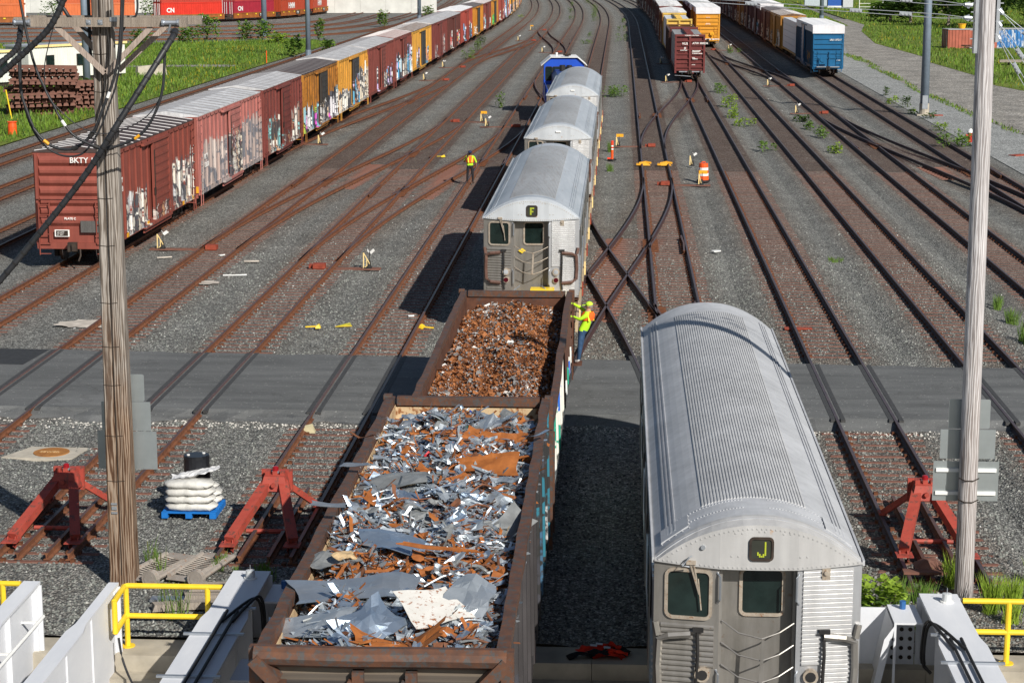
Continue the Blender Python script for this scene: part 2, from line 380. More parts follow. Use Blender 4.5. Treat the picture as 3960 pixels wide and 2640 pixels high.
for x0, x1 in ((-900, -43), (23, 900)): mb.face([(x0, 34, -.09), (x1, 34, -.09), (x1, 3000, -.09), (x0, 3000, -.09)])
mb.face([(-43, 495, -.095), (23, 495, -.095), (23, 3000, -.095), (-43, 3000, -.095)])
tag(mb.build('outer_ground', M['ballast']), kind='structure')
mb = MB(); mb.face([(-200, -60, -6), (200, -60, -6), (200, 33.2, -6), (-200, 33.2, -6)])
tag(mb.build('street_below', M['asphalt']), kind='structure')

# concrete abutment with bearing shelf
mb = MB()
for a, b in ((-60, -13.2), (-13.19, -6.6), (-6.59, -.4), (-.39, 5.4), (5.41, 60)):
    mb.box(a, b, 33.15, 33.99, -6, -.06); mb.box(a+.02, b-.02, 32.75, 33.147, -6, -.36)
ab = tag(mb.build('concrete_abutment', M['concrete']), kind='structure')

# ---- tracks
PROF = [(-.07,.03),(.07,.03),(.07,.046),(.014,.066),(.014,.138),(.037,.15),(.037,.185),(-.037,.185),(-.037,.15),(-.014,.138),(-.014,.066),(-.07,.046)]
def sweep_rail(mb, cl, off):
    n = len(PROF); idx = []
    for i, (x, y) in enumerate(cl):
        a = cl[max(i-1, 0)]; b = cl[min(i+1, len(cl)-1)]; dx, dy = b[0]-a[0], b[1]-a[1]; L = math.hypot(dx, dy)
        nxx, nyy = dy/L, -dx/L; idx.append(len(mb.v))
        for px, pz in PROF: mb.v.append((x + nxx*(off+px), y + nyy*(off+px), pz))
    for a, b in zip(idx, idx[1:]):
        for k in range(n):
            mb.f.append((a+k, a+(k+1)%n, b+(k+1)%n, b+k)); mb.m.append(1 if k == 6 else 0)
    mb.f.append(tuple(idx[0]+k for k in reversed(range(n)))); mb.m.append(0)
def tie_mesh(detail=True):
    mb = MB()
    mb.hexa([(-1.3,-.10,-.03),(1.3,-.10,-.03),(1.3,.10,-.03),(-1.3,.10,-.03),(-1.22,-.065,.022),(1.22,-.065,.022),(1.22,.065,.022),(-1.22,.065,.022)])
    if detail:
        for s in (-.7175, .7175):
            for d in (-.115, .115):
                mb.box(s+d-.045, s+d+.045, -.06, .06, .02, .075, 1)
    me = mb.build('tie', [M['tie'], M['clip']]).data
    bpy.data.objects.remove(bpy.data.objects['tie']); return me
TIE = tie_mesh()
def track(cl, y0, y1, parent_name='railway_track', ties=True, tie_to=112, skip=lambda x, y: False, step=.58, gauge=1.435, dz=0.0, bed=None, dark=False):
    e = bpy.data.objects.new(parent_name, None); COL.objects.link(e); tag(e, kind='structure')
    for s in (-1, 1):
        mb = MB(); sweep_rail(mb, cl, s*(gauge/2+.037)); mb.build('rail', [M['rail_dark'], M['railtop_dark']] if dark else [M['rail'], M['railtop']], e)
    seg = []; acc = 0
    far = MB(); d = 0.0
    for a, b in zip(cl, cl[1:]):
        L = math.hypot(b[0]-a[0], b[1]-a[1]); h = math.atan2(-(b[0]-a[0]), b[1]-a[1])
        while d < L:
            t = d/L; x, y = a[0]+(b[0]-a[0])*t, a[1]+(b[1]-a[1])*t; d += step
            if not ties or skip(x, y) or 50.3 < y < 59.6: continue
            if y < tie_to:
                o = put('tie', TIE, e, (x + random.uniform(-.03,.03), y, random.uniform(-.024,-.013)-.004*min(1, max(0, (y-50)/40))+dz*.5-(.012 if dz else 0)), h + random.gauss(0, .006))
            elif y < 330:
                c, sn = math.cos(h), math.sin(h)
                far.face([(x-1.25*c+0, y-1.25*sn-.075, .010+dz), (x+1.25*c, y+1.25*sn-.075, .010+dz), (x+1.25*c, y+1.25*sn+.075, .010+dz), (x-1.25*c, y-1.25*sn+.075, .010+dz)])
        d -= L
    if far.f: tag(far.build('distant_ties', M['far_tie'], e), kind='stuff')
    if bed:
        m2 = MB()
        for a, b in zip(cl, cl[1:]):
            ya = max(a[1], bed)
            if b[1] <= ya: continue
            xa = a[0] + (b[0]-a[0])*(ya-a[1])/(b[1]-a[1])
            m2.face([(xa-1.5, ya, .006+dz), (xa+1.5, ya, .006+dz), (b[0]+1.5, b[1], .006+dz), (b[0]-1.5, b[1], .006+dz)])
        m2.build('ballast_bed', M['bed'], e)
    return e
def straight(base, y0, y1=505):
    out = [(base, y0)]; y = y0
    while y < y1:
        y += 60 if y < 260 else 12
        out.append((lat(base, y), y))
    return out
starts = dict(A=36, B=36, C=38.3, D=38.3, E=18, F=18, G=37.4, H=36, I=55, J=80)
beds = dict(A=110, B=120, C=100, D=90, E=60, F=36, G=36, H=36, I=55, J=80)
for k, y0 in starts.items():
    track(straight(TRK[k], y0), y0, 505, skip=(lambda x, y: y < 34.2), dark=k in 'FGHIJ')
for base_, y0 in ((-26.4, 50), (-31.4, 60), (-36.3, 80)):
    track(straight(base_, y0), y0, 505, tie_to=0)
for n, (xa, ya, xb, yb) in enumerate(CROSS):
    if ya > yb: xa, ya, xb, yb = xb, yb, xa, ya
    N = 26; cl = [(xa + (xb-xa)*sm(i/N), ya + (yb-ya)*i/N) for i in range(N+1)]
    lo, hi = min(xa, xb), max(xa, xb)
    e = track(cl, ya, yb, 'crossover_track', skip=lambda x, y: x < lo+1.3 or x > hi-1.3 or (n == 3 and 57 < y < 92), dz=.003+.0014*n, tie_to=115, dark=min(xa, xb) > -3)
    # guard rails beside the frogs
    for (x0, xs_, y_first) in ((xa, xb, ya), (xb, xa, yb)):
        for i, (x, y) in enumerate(cl):
            pass
    for side, (x0, x1) in ((0, (xa, xb)), (1, (xb, xa))):
        best = min(cl, key=lambda q: abs(abs(q[0]-x0)-1.435)); yf = best[1]; sg = 1 if x1 > x0 else -1
        g2 = MB(); sweep_rail(g2, [(x0 - sg*(.7175-.10), yf-2.2), (x0 - sg*(.7175-.05)+sg*.0, yf), (x0 - sg*(.7175-.10), yf+2.2)], 0)
        for q in range(8): g2.box(x0-sg*.62-.1, x0-sg*.62+.1, yf-2+q*.55, yf-1.82+q*.55, .02, .09, 0)
        g2.build('guard_rail', [M['clip'], M['railtop']], e)
        g3 = MB(); sl2 = (cl[-1][0]-cl[0][0])/(cl[-1][1]-cl[0][1])*1.45
        for dx in (-.1, .1): sweep_rail(g3, [(x0+sg*.7175+dx*1.0-sl2*1.6, yf-1.6), (x0+sg*.7175+dx*.7, yf), (x0+sg*.7175+dx*1.0+sl2*1.6, yf+1.6)], 0)
        for q in range(6): g3.box(x0+sg*.7175-.32, x0+sg*.7175+.32, yf-1.5+q*.58, yf-1.3+q*.58, .02, .085, 0)
        g3.build('frog', [M['clip'], M['railtop']], e)
# inner stub rails in front of the bumping posts
for base_ in (TRK['C'], TRK['D'], TRK['G']):
    e = bpy.data.objects.new('stub_rails', None); COL.objects.link(e); tag(e, kind='structure')
    for s in (-.30, .30):
        mb = MB(); sweep_rail(mb, [(base_+s, 38.3 if base_ < 0 else 37.6), (base_+s, 43.6)], 0); mb.build('rail', [M['rail'], M['railtop']], e)
# far curved tracks beside the container train
FAR = [[(-96.75,309.5),(-77.2,314),(-59,326),(-51.5,351),(-51.8,420),(-54.5,500)],[(-91.7,293.3),(-72,299),(-55.8,308.3),(-47.5,330),(-45.6,370),(-48,460),(-50,500)],[(-87.6,280.1),(-70,286),(-53.5,295.4),(-44.5,312),(-40.8,345),(-40.5,400),(-45,500)],[(-83.5,266.8),(-67,272),(-50.9,280.7),(-41,295),(-36.6,325),(-35.6,370),(-40,500)]]
TRAIN = [(-140,323),(-120,324.5),(-102.35,327.5),(-94.3,329.9),(-85.9,334.3),(-74.8,341),(-66,353),(-60.5,372),(-58.2,409),(-59.5,466),(-62,530)]
def smooth_pts(p, n=6):
    out = []
    for i in range(len(p)-1):
        p0, p1, p2, p3 = p[max(i-1,0)], p[i], p[i+1], p[min(i+2,len(p)-1)]
        for k in range(n):
            t = k/n; out.append(tuple(.5*((2*p1[j])+(-p0[j]+p2[j])*t+(2*p0[j]-5*p1[j]+4*p2[j]-p3[j])*t*t+(-p0[j]+3*p1[j]-3*p2[j]+p3[j])*t**3) for j in range(len(p1))))
    out.append(p[-1]); return out
for L in FAR: track(smooth_pts(L, 5), 0, 0, tie_to=0, ties=False)
track(smooth_pts(TRAIN, 5), 0, 0, tie_to=0, ties=False)

# ---- paved crossing with rubber flangeways
fl = lambda x: 59.11 - .0428*(x+18.97)
nl = lambda x: 51.43 - .0107*(x+16.6)
mb = MB(); N = 240; prev = None
for i in range(N+1):
    x = -62 + 124*i/N; fj = .10*hn(x*1.3, 7)+random.uniform(-.05, .05); j = .5 + .3*hn(x*2.1, 3) + random.uniform(-.08, .08)
    row = [(x, fl(x)+.32+fj, -.03), (x, fl(x)+fj, .172), (x, nl(x), .172), (x, nl(x)-j, .02), (x, nl(x)-j-.25, -.05)]
    if prev:
        for k in range(4): mb.face([prev[k+1], row[k+1], row[k], prev[k]])
    prev = row
road = tag(mb.build('paved_crossing', M['asphalt']), kind='structure')
mb = MB(); mb.face([(-40, fl(-40)-1.5, .177), (-17.55, fl(-18)-2.3, .177), (-17.4, fl(-18)-.02, .177), (-40, fl(-40)-.02, .177)])
tag(mb.build('asphalt_patch', M['asphalt_new']), kind='structure')
mb = MB()
for b in TB:
    if not (-18 < b < 21): continue
    for s in (-1, 1):
        for o0, o1 in ((-.17, -.055), (.09, .21)):
            x0, x1 = b+s*.755+o0, b+s*.755+o1
            mb.box(x0, x1, nl(b)-.25, fl(b)+.05, .10, .180)
for (xa, ya, xb, yb) in (CROSS[2], CROSS[3]):
    for s in (-1, 1):
        for o0, o1 in ((-.17, -.055), (.07, .18)):
            pts = []
            for y in (51.2, 53, 55, 57, 59.0):
                lo_y, hi_y = min(ya, yb), max(ya, yb); xl, xh = (xa, xb) if ya < yb else (xb, xa)
                pts.append((xl + (xh-xl)*sm((y-lo_y)/(hi_y-lo_y)) + s*.755, y))
            for (pa, qa), (pb, qb) in zip(pts, pts[1:]):
                mb.face([(pa+o0, qa, .184), (pa+o1, qa, .184), (pb+o1, qb, .184), (pb+o0, qb, .184)])
tag(mb.build('rubber_flangeways', M['rubber']), kind='structure')
# pale chips along the near edge of the crossing
mb = MB()
for i in range(1100):
    x = random.uniform(-17, 14); y = nl(x) - .80 - abs(random.gauss(0, .38)) - .3*hn(x*2.1, 3)+.15*hn(x*5,1); s = random.uniform(.010, .032)
    z = max(ground_z(x, y), -.03)+.01
    mb.hexa([(x-s,y-s,z),(x+s,y-s*.7,z),(x+s*.8,y+s,z),(x-s,y+s*.8,z),(x-s*.5,y-s*.4,z+s),(x+s*.5,y-s*.5,z+s*.8),(x+s*.4,y+s*.5,z+s),(x-s*.4,y+s*.4,z+s*.7)])
tag(mb.build('pale_chips', m_flat('pale limestone chips', (.50,.48,.44), .9, 0, .2, .3, 30)), kind='stuff')

# loose larger stones over the near ballast
def stones(name, n, x0, x1, y0, y1, s0, s1, mat, zoff=0.0):
    mb = MB()
    for i in range(n):
        x = random.uniform(x0, x1); y = y0 + (y1-y0)*random.random()**1.6
        if nl(x)-.9 < y < fl(x)+.2: continue
        s = random.uniform(s0, s1); a = random.random()*6.28; z = ground_z(x, y)+zoff
        c, q = math.cos(a)*s, math.sin(a)*s; h = s*random.uniform(.6, 1.1)
        b4 = [(x+c, y+q, z-.01), (x-q*.8, y+c*.8, z-.01), (x-c, y-q, z-.01), (x+q*.9, y-c*.9, z-.01)]
        t4 = [(x+(p[0]-x)*.55+random.uniform(-.2,.2)*s, y+(p[1]-y)*.55+random.uniform(-.2,.2)*s, z+h*random.uniform(.6, 1)) for p in b4]
        mb.hexa(b4+t4)
    return tag(mb.build(name, mat), kind='stuff')
m_st = [m_flat('grey stone', (.19,.20,.185), .9, 0, .2, .45, 9), m_flat('pale stone', (.36,.365,.34), .9, 0, .2, .25, 9), m_flat('dark stone', (.085,.09,.09), .9, 0, .2, .4, 9)]
stones('loose_grey_stones', 26000, -15.5, 13, 34.1, 80, .022, .052, m_st[0])
stones('loose_pale_stones', 6500, -15.5, 13, 34.1, 90, .016, .042, m_st[1])
stones('loose_dark_stones', 14000, -15.5, 13, 34.1, 72, .022, .048, m_st[2])
stones('white_specks', 420, -22, 22, 40, 200, .012, .035, M['white'])

# ---- side lands: grass, gravel strip, dirt road
def sheet(name, poly, z, mat):
    mb = MB(); mb.face([(x, y, z) for x, y in poly]); return tag(mb.build(name, mat), kind='structure')
M['grassland'] = m_leaf('grass ground', (.13,.20,.025), (.26,.31,.06), .8, .12)
sheet('left_grassland', [(-39.2,100),(-39.0,150),(-38.6,200),(-38.2,240),(-38.2,268),(-44,277),(-52,270),(-66,261),(-83,256.5),(-130,250),(-130,60),(-42,60)], .05, M['grassland'])
sheet('right_grassland', [(41,500),(40.1,335),(36.45,308),(33.6,268),(35,235),(34,223),(34.9,200),(34.2,185),(35.4,178),(45,160),(60,140),(220,140),(300,300),(300,900),(41,900)], .05, M['grassland'])
sheet('grass_verge', [(24,500),(24.5,360),(30,330),(37,330),(37.5,350),(41,500)], .045, M['grassland'])
sheet('dirt_road', [(36.7,362),(27.1,240),(26.5,215),(26.5,198),(26.1,178),(26.5,167),(26.4,150),(27,135),(30,100),(38,60),(90,60),(60,140),(45,160),(35.4,178),(34.2,185),(34.9,200),(34,223),(35,235),(33.6,268),(36.45,308),(40.1,335),(42,362)], .03, M['dirt_road'])
sheet('gravel_strip', [(22.3,60),(22.3,240),(24,362),(36.7,362),(27.1,240),(26.5,215),(26.5,198),(26.1,178),(26.5,167),(26.4,150),(27,135),(30,100),(38,60)], .02, M['gravel_light'])
sheet('left_dirt_path', [(-80,196),(-62,207),(-50,213),(-44,214),(-41,213),(-41,209.5),(-46,210),(-52,208.5),(-64,202),(-80,191)], .08, M['dirt_road'])
def blades(name, poly, n, h0, h1, mats, w=.16, zmin=.05, keep=lambda x, y: True):
    xs_ = [p[0] for p in poly]; ys_ = [p[1] for p in poly]; mb = MB(); c = 0
    def inside(x, y):
        r = False; j = len(poly)-1
        for i in range(len(poly)):
            if (poly[i][1] > y) != (poly[j][1] > y) and x < (poly[j][0]-poly[i][0])*(y-poly[i][1])/(poly[j][1]-poly[i][1])+poly[i][0]: r = not r
            j = i
        return r
    while c < n:
        x = random.uniform(min(xs_), max(xs_)); y = random.uniform(min(ys_), max(ys_))
        if not inside(x, y) or not keep(x, y): c += .2; continue
        c += 1; big = .5+.5*hn(x*.13, y*.09); h = (h0+(h1-h0)*random.random()**2)*(.6+.8*big); a = random.random()*3.14
        dx, dy = math.cos(a)*w*(1+h), math.sin(a)*w*(1+h); lx, ly = random.uniform(-.3,.3)*h, random.uniform(-.3,.3)*h
        mi = 0 if random.random() < .6+.3*hn(x*.2+5, y*.16) else (1 if random.random() < .9-.25*max(0, hn(x*.25, y*.2+2)) else 2)
        mb.face([(x-dx, y-dy, zmin), (x+dx, y+dy, zmin), (x+dx*.7+lx, y+dy*.7+ly, zmin+h*.8), (x+lx*1.3, y+ly*1.3, zmin+h), (x-dx*.6+lx, y-dy*.6+ly, zmin+h*.7)], mi)
    return tag(mb.build(name, mats), kind='stuff')
M['leaf1'] = m_leaf('bright grass', (.11,.21,.025), (.22,.33,.045)); M['leaf2'] = m_leaf('deep grass', (.055,.12,.018), (.12,.20,.03)); M['leaf3'] = m_leaf('yellow flower heads', (.30,.26,.02), (.42,.36,.03))
G3 = [M['leaf1'], M['leaf2'], M['leaf3']]
blades('left_grass', [(-39.2,110),(-38.6,200),(-38.2,268),(-44,277),(-52,270),(-66,261),(-83,256.5),(-95,250),(-75,140),(-60,110)], 78000, .10, .45, G3, .035, .05, lambda x, y: not (188 < y < 214 and abs(y-(205+(x+60)*.35)) < 2.2))
blades('right_grass', [(41,480),(40.1,335),(36.45,308),(33.6,268),(35,235),(34,223),(34.9,200),(34.2,185),(37,172),(60,150),(90,200),(95,480)], 60000, .10, .5, G3, .045, .05)
blades('verge_grass', [(24.3,480),(24.7,360),(30,332),(37,332),(39,480)], 9000, .12, .5, G3, .05)
blades('road_edge_grass', [(26.2,240),(26.2,198),(25.8,178),(26,150),(26.6,135),(27.2,135),(26.9,150),(26.6,178),(27.1,198),(27.7,240)], 2600, .06, .32, G3, .03, .03, lambda x, y: hn(x*2, y*.5) > -.25)
# ================================================================ ROLLING STOCK
WH = {}
def wheel_mesh():
    mb = MB(); n = 14
    mb.tube([(-.07,0,.0),(.07,0,0)], .46, n, 0); mb.tube([(-.075,0,0),(-.05,0,0)], .50, n, 1)
    o = mb.build('wheel', [M['wheel'], M['tread']]); me = o.data; bpy.data.objects.remove(o); return me
WH['m'] = wheel_mesh()
def truck_mesh():
    mb = MB()
    for s in (-1, 1):
        x = s*.98
        mb.hexa([(x-.07,-1.2,.42),(x+.07,-1.2,.42),(x+.07,1.2,.42),(x-.07,1.2,.42),(x-.07,-.95,.78),(x+.07,-.95,.78),(x+.07,.95,.78),(x-.07,.95,.78)])
        for q in (-.85, .85): mb.box(x-.12, x+.12, q-.16, q+.16, .36, .66)
        for q in (-.15, 0, .15): mb.tube([(x, q, .3), (x, q, .62)], .07, 6)
    mb.box(-1.1, 1.1, -.2, .2, .5, .86); 
    for q in (-.85, .85): mb.tube([(-.8, q, .64), (.8, q, .64)], .09, 6)
    o = mb.build('truck', [M['under']]); me = o.data; bpy.data.objects.remove(o); return me
WH['t'] = truck_mesh()
def add_truck(root, y, wheels=True):
    t = put('truck', WH['t'], root, (0, y, 0.0))
    if wheels:
        for s in (-1, 1):
            for q in (-.88, .88):
                w = put('wheel', WH['m'], t, (s*.735, q, .50+.185-.02)); w.rotation_euler = (0, 0, 0 if s > 0 else math.pi)
    return t
def coupler(root, y, d, mat=None):
    mb = MB(); mb.box(-.12, .12, min(y, y+d*.5), max(y, y+d*.5), .80, 1.04)
    mb.box(-.17, .17, min(y+d*.42, y+d*.7), max(y+d*.42, y+d*.7), .74, 1.10); mb.box(.02, .2, min(y+d*.68, y+d*.85), max(y+d*.68, y+d*.85), .78, 1.06)
    mb.tube([(.2, y+d*.1, .85), (.25, y+d*.3, .55), (.2, y+d*.5, .35)], .035, 5)
    return mb.build('coupler', mat or M['under'], root)
def place(base, y0, y1, name, label, cat, group, dz=0.0):
    yc = (y0+y1)/2; return thing(name, (lat(base, yc), yc, dz), label, cat, group, head(yc))

ROOFM = {}
def boxcar(base, y0, y1, label, group, body, door, roof, rib, H=4.5, end=None, white_top=None, texts=(), near=True, side=+1, wheels=True, ribs=True, corr_end=True, endtext=(), roof_flat=False, peak=.24):
    """local frame: y along the car, near end at -L/2"""
    L = (y1-y0) - 1.0; h = L/2; r = place(base, y0, y1, 'boxcar', label, 'boxcar', group)
    end = end or body; W = 1.46; z0 = .92
    mb = MB(); mb.box(-.35, .35, -h, h, .78, 1.0); mb.box(-1.3, 1.3, -h+.1, h-.1, .86, z0+.1)
    for q in (-h*.72, h*.72): mb.box(-1.35, 1.35, q-.3, q+.3, .74, .95)
    mb.build('underframe', M['under'], r)
    dw = 1.55 if L < 17 else 1.7; dc = .6
    for s in (-1, 1):
        if not near and s != side: 
            mb = MB(); mb.box(min(s*W, s*(W-.06)), max(s*W, s*(W-.06)), -h, h, z0, H); mb.build('side_wall', body, r); continue
        mb = MB(); x0, x1 = sorted((s*W, s*(W-.06)))
        mb.box(x0, x1, -h, h, z0+.16, H-.02)
        npost = int(L/ (.95 if near else 1.5))
        a, b = sorted((s*(W+.001), s*(W+.065)))
        for i in range(npost+1):
            y = -h+.08 + (L-.16)*i/npost
            if dc-dw-.1 < y < dc+dw+.1: continue
            mb.box(a, b, y-.06, y+.06, z0+.16, H-.03)
        mb.box(a, b, -h, h, H-.14, H+.02)                      # top chord
        mb.box(a, b, -h, h, z0+.0, z0+.22)                     # side sill
        mb.box(a, b, dc-dw*2, dc+dw*1.2, z0-.22, z0-.01)
        mb.build('side_wall', body, r)
        # sliding door with pressed ribs
        mb = MB(); xa, xb = sorted((s*(W+.07), s*(W+.13))); mb.box(xa, xb, dc-dw, dc+dw*.9, z0+.1, H-.2)
        nr = 9 if near else 5
        for i in range(nr):
            z = z0+.35+(H-z0-.8)*i/(nr-1); c1, c2 = sorted((s*(W+.131), s*(W+.165))); mb.box(c1, c2, dc-dw+.1, dc+dw*.9-.1, z-.06, z+.06)
        for y in (dc-dw, dc+dw*.9-.08): c1, c2 = sorted((s*(W+.131), s*(W+.18))); mb.box(c1, c2, y, y+.08, z0+.1, H-.2)
        d = mb.build('door', door, r)
        if near:
            mb = MB(); c1, c2 = sorted((s*(W+.182), s*(W+.22))); mb.box(c1, c2, dc-dw+.02, dc-dw+.06, z0+.5, H-.5); mb.box(c1, c2, dc-dw-.05, dc-dw+.12, z0+1.2, z0+1.5); mb.build('door_latch', M['under'], d)
        mb = MB(); c1, c2 = sorted((s*(W+.066), s*(W+.2))); mb.box(c1, c2, dc-dw*2.1, dc+dw, H-.2, H-.1); mb.build('door_track', body, r); mb = MB(); mb.box(c1, c2, dc-dw*2.1, dc+dw, z0-.02, z0+.09); mb.build('door_track', body, r)
    # ends with horizontal pressings
    for e in (-1, 1):
        if e == 1 and not near: 
            mb = MB(); mb.box(-W+.07, W-.07, h-.08, h, z0, H+peak*.6); mb.build('end_wall', end, r); continue
        mb = MB(); y = e*h; a, b = sorted((y, y-e*.07))
        mb.box(-W, W, a, b, z0, H+.02)
        n = 7; pr = .11
        for i in range(n if corr_end else 6):
            z = z0+.95+(H-z0-1.25)*i/(n-1); 
            if corr_end: mb.hexa([(-W+.12,y,z-.2),(W-.12,y,z-.2),(W-.12,y,z+.2),(-W+.12,y,z+.2),(-W+.2,y+e*pr,z-.06),(W-.2,y+e*pr,z-.06),(W-.2,y+e*pr,z+.04),(-W+.2,y+e*pr,z+.04)])
            else: mb.box(-W+.06, W-.06, *sorted((y+e*.001, y+e*.09)), z-.05, z+.05)
        for s in (-1, 1): mb.box(*sorted((s*W, s*(W-.1))), *sorted((y+e*.001, y+e*.08)), z0-.1, H)
        mb.box(-W, W, *sorted((y+e*.001, y+e*.14)), z0-.12, z0+.12)
        mb.face([(-W, y, H+.02), (W, y, H+.02), (0, y, H+peak+.02)] if e < 0 else [(W, y, H+.02), (-W, y, H+.02), (0, y, H+peak+.02)])
        o = mb.build('end_wall', end, r)
        if e < 0:
            if white_top:
                mb = MB(); mb.box(-W-.07, W+.07, y-.16, y-.121, H-.72, H+.04)
                for s in (-1, 1): mb.box(*sorted((s*(W+.068), s*(W+.1))), -h, h, H-.6, H+.03)
                mb.build('height_band', white_top, r)
            mb = MB()
            for x in (-W+.12, -W+.55, W-.55, W-.12):
                mb.bar((x, y-.2, z0-.35 if abs(x) > 1.2 else z0+.1), (x, y-.2, z0+1.75), .035, .035)
            for s in (-1, 1):
                for k in range(6): mb.bar((s*(W-.12), y-.2, z0-.3+k*.38), (s*(W-.55), y-.2, z0-.3+k*.38), .03, .03)
            mb.bar((-W+.1, y-.22, z0+1.9), (W-.1, y-.22, z0+1.9), .03, .03)
            if near: mb.build('end_ladder', end, r)
    if near:
        for s in (side,):
            for yy in (-h+.1, h-.55):
                mb = MB()
                for k in range(9): mb.bar((s*(W+.12), yy, z0+.2+k*.38), (s*(W+.12), yy+.45, z0+.2+k*.38), .03, .03)
                for q in (0, .45): mb.bar((s*(W+.1), yy+q, z0-.5), (s*(W+.1), yy+q, z0+3.3), .035, .035)
                mb.build('side_ladder', body, r)
    # roof with transverse ribs
    mb = MB(); ov = .07
    mb.extr([(-W-ov, H+.025), (W+ov, H+.025), (W+ov, H+.075), (0, H+peak+.05), (-W-ov, H+.075)], -h-.02, h+.02)
    rf = mb.build('roof', roof, r)
    if ribs:
        nr = 14 if near else 10; ms = MB()
        key = (round(H, 2), peak, near, rib.name)
        def rib_mesh():
            m2 = MB(); 
            m2.hexa([(-W-ov, -.03, H+.07),(0,-.03,H+peak+.045),(0,.03,H+peak+.045),(-W-ov,.03,H+.07),(-W-ov,-.025,H+.10),(0,-.025,H+peak+.07),(0,.025,H+peak+.07),(-W-ov,.025,H+.10)])
            m2.hexa([(W+ov, -.03, H+.07),(0,-.03,H+peak+.045),(0,.03,H+peak+.045),(W+ov,.03,H+.07),(W+ov,-.025,H+.10),(0,-.025,H+peak+.07),(0,.025,H+peak+.07),(W+ov,.025,H+.10)])
            o = m2.build('roof_rib', rib); me = o.data; bpy.data.objects.remove(o); return me
        if near:
            if key not in ROOFM: ROOFM[key] = rib_mesh()
            for i in range(nr): put('roof_rib', ROOFM[key], r, (0, -h+.25+(L-.5)*i/(nr-1), 0))
        else:
            for i in range(nr):
                y = -h+.25+(L-.5)*i/(nr-1)
                for s in (-1, 1): ms.hexa([(s*(W+ov),y-.05,H+.07),(0,y-.05,H+peak+.045),(0,y+.05,H+peak+.045),(s*(W+ov),y+.05,H+.07),(s*(W+ov),y-.04,H+.10),(0,y-.04,H+peak+.07),(0,y+.04,H+peak+.07),(s*(W+ov),y+.04,H+.10)])
            tag(ms.build('roof_ribs', rib, rf), kind='stuff')
    for e in (-1, 1):
        add_truck(r, e*(h-1.9), wheels and near); 
        if e < 0 or near: coupler(r, e*h, e*.75)
    for (tx, sz, x, z, al) in endtext: text(tx, sz, M['whitetext'], r, (x, -h-.165, z), align=al, bold=.004)
    for (tx, sz, yy, z) in texts: text(tx, sz, M['whitetext'], r, (side*(W+.075), yy, z), rot=(90, 0, 90 if side > 0 else -90), bold=.003)
    return r

PAL_W = [(.70,.68,.62),(.66,.62,.54),(.60,.54,.44),(.72,.70,.66),(.64,.50,.36),(.50,.50,.50),(.70,.66,.60),(.08,.08,.09)]
PAL_P = [(.42,.34,.31),(.40,.33,.30),(.56,.48,.44),(.36,.31,.30),(.47,.36,.32),(.62,.58,.54),(.38,.31,.29),(.17,.17,.19)]
PAL_C = [(.62,.60,.56),(.18,.40,.42),(.70,.66,.60),(.62,.36,.20),(.66,.62,.56),(.30,.18,.14),(.25,.5,.5),(.08,.07,.07)]
PAL_M = [(.60,.12,.50),(.68,.68,.66),(.42,.55,.10),(.66,.64,.66),(.30,.55,.62),(.10,.10,.12),(.70,.66,.70),(.04,.04,.05)]
PAL_B = [(.70,.70,.70),(.12,.40,.62),(.70,.68,.66),(.62,.30,.16),(.45,.62,.70),(.08,.08,.10),(.55,.45,.66),(.05,.05,.06)]
red = (.265,.070,.050); maroon = (.215,.058,.047); pink = (.47,.175,.15); ochre = (.50,.225,.035); gold = (.66,.33,.055); bred = (.38,.07,.05); dkm = (.13,.042,.034)
m_roofwhite = m_paint('white roof sheets', (.66,.66,.67), .12, .55, .3, False); m_roofdark = m_paint('dark brown roof', (.075,.05,.045), .2, .6, .3, False)
m_roofred = m_paint('faded red roof', (.28,.11,.095), .25, .6, .3, False); m_seam = m_paint('dark roof seams', (.20,.19,.195), .2, .6, .2, False)
m_ribwhite = m_flat('white roof seams', (.62,.60,.59), .6, 0, .3, .15); m_rooftan = m_paint('brown and ochre roof', (.16,.085,.05), .6, .6, .35, False, (.45,.22,.05))
m_roofpink = m_paint('pale pink roof', (.56,.44,.42), .2, .6, .3, False)
gaps = [75.2, 91.3, 108.6, 122.8, 138.6, 155.2, 173.3, 188.3, 208, 227, 246, 266, 286.7]
for i in range(12): gaps.append(gaps[-1] + 17.6)
GRP = 'boxcars in the long left row'
dr = m_paint('black corrugated door', (.055,.055,.055), .25, .6, .2)
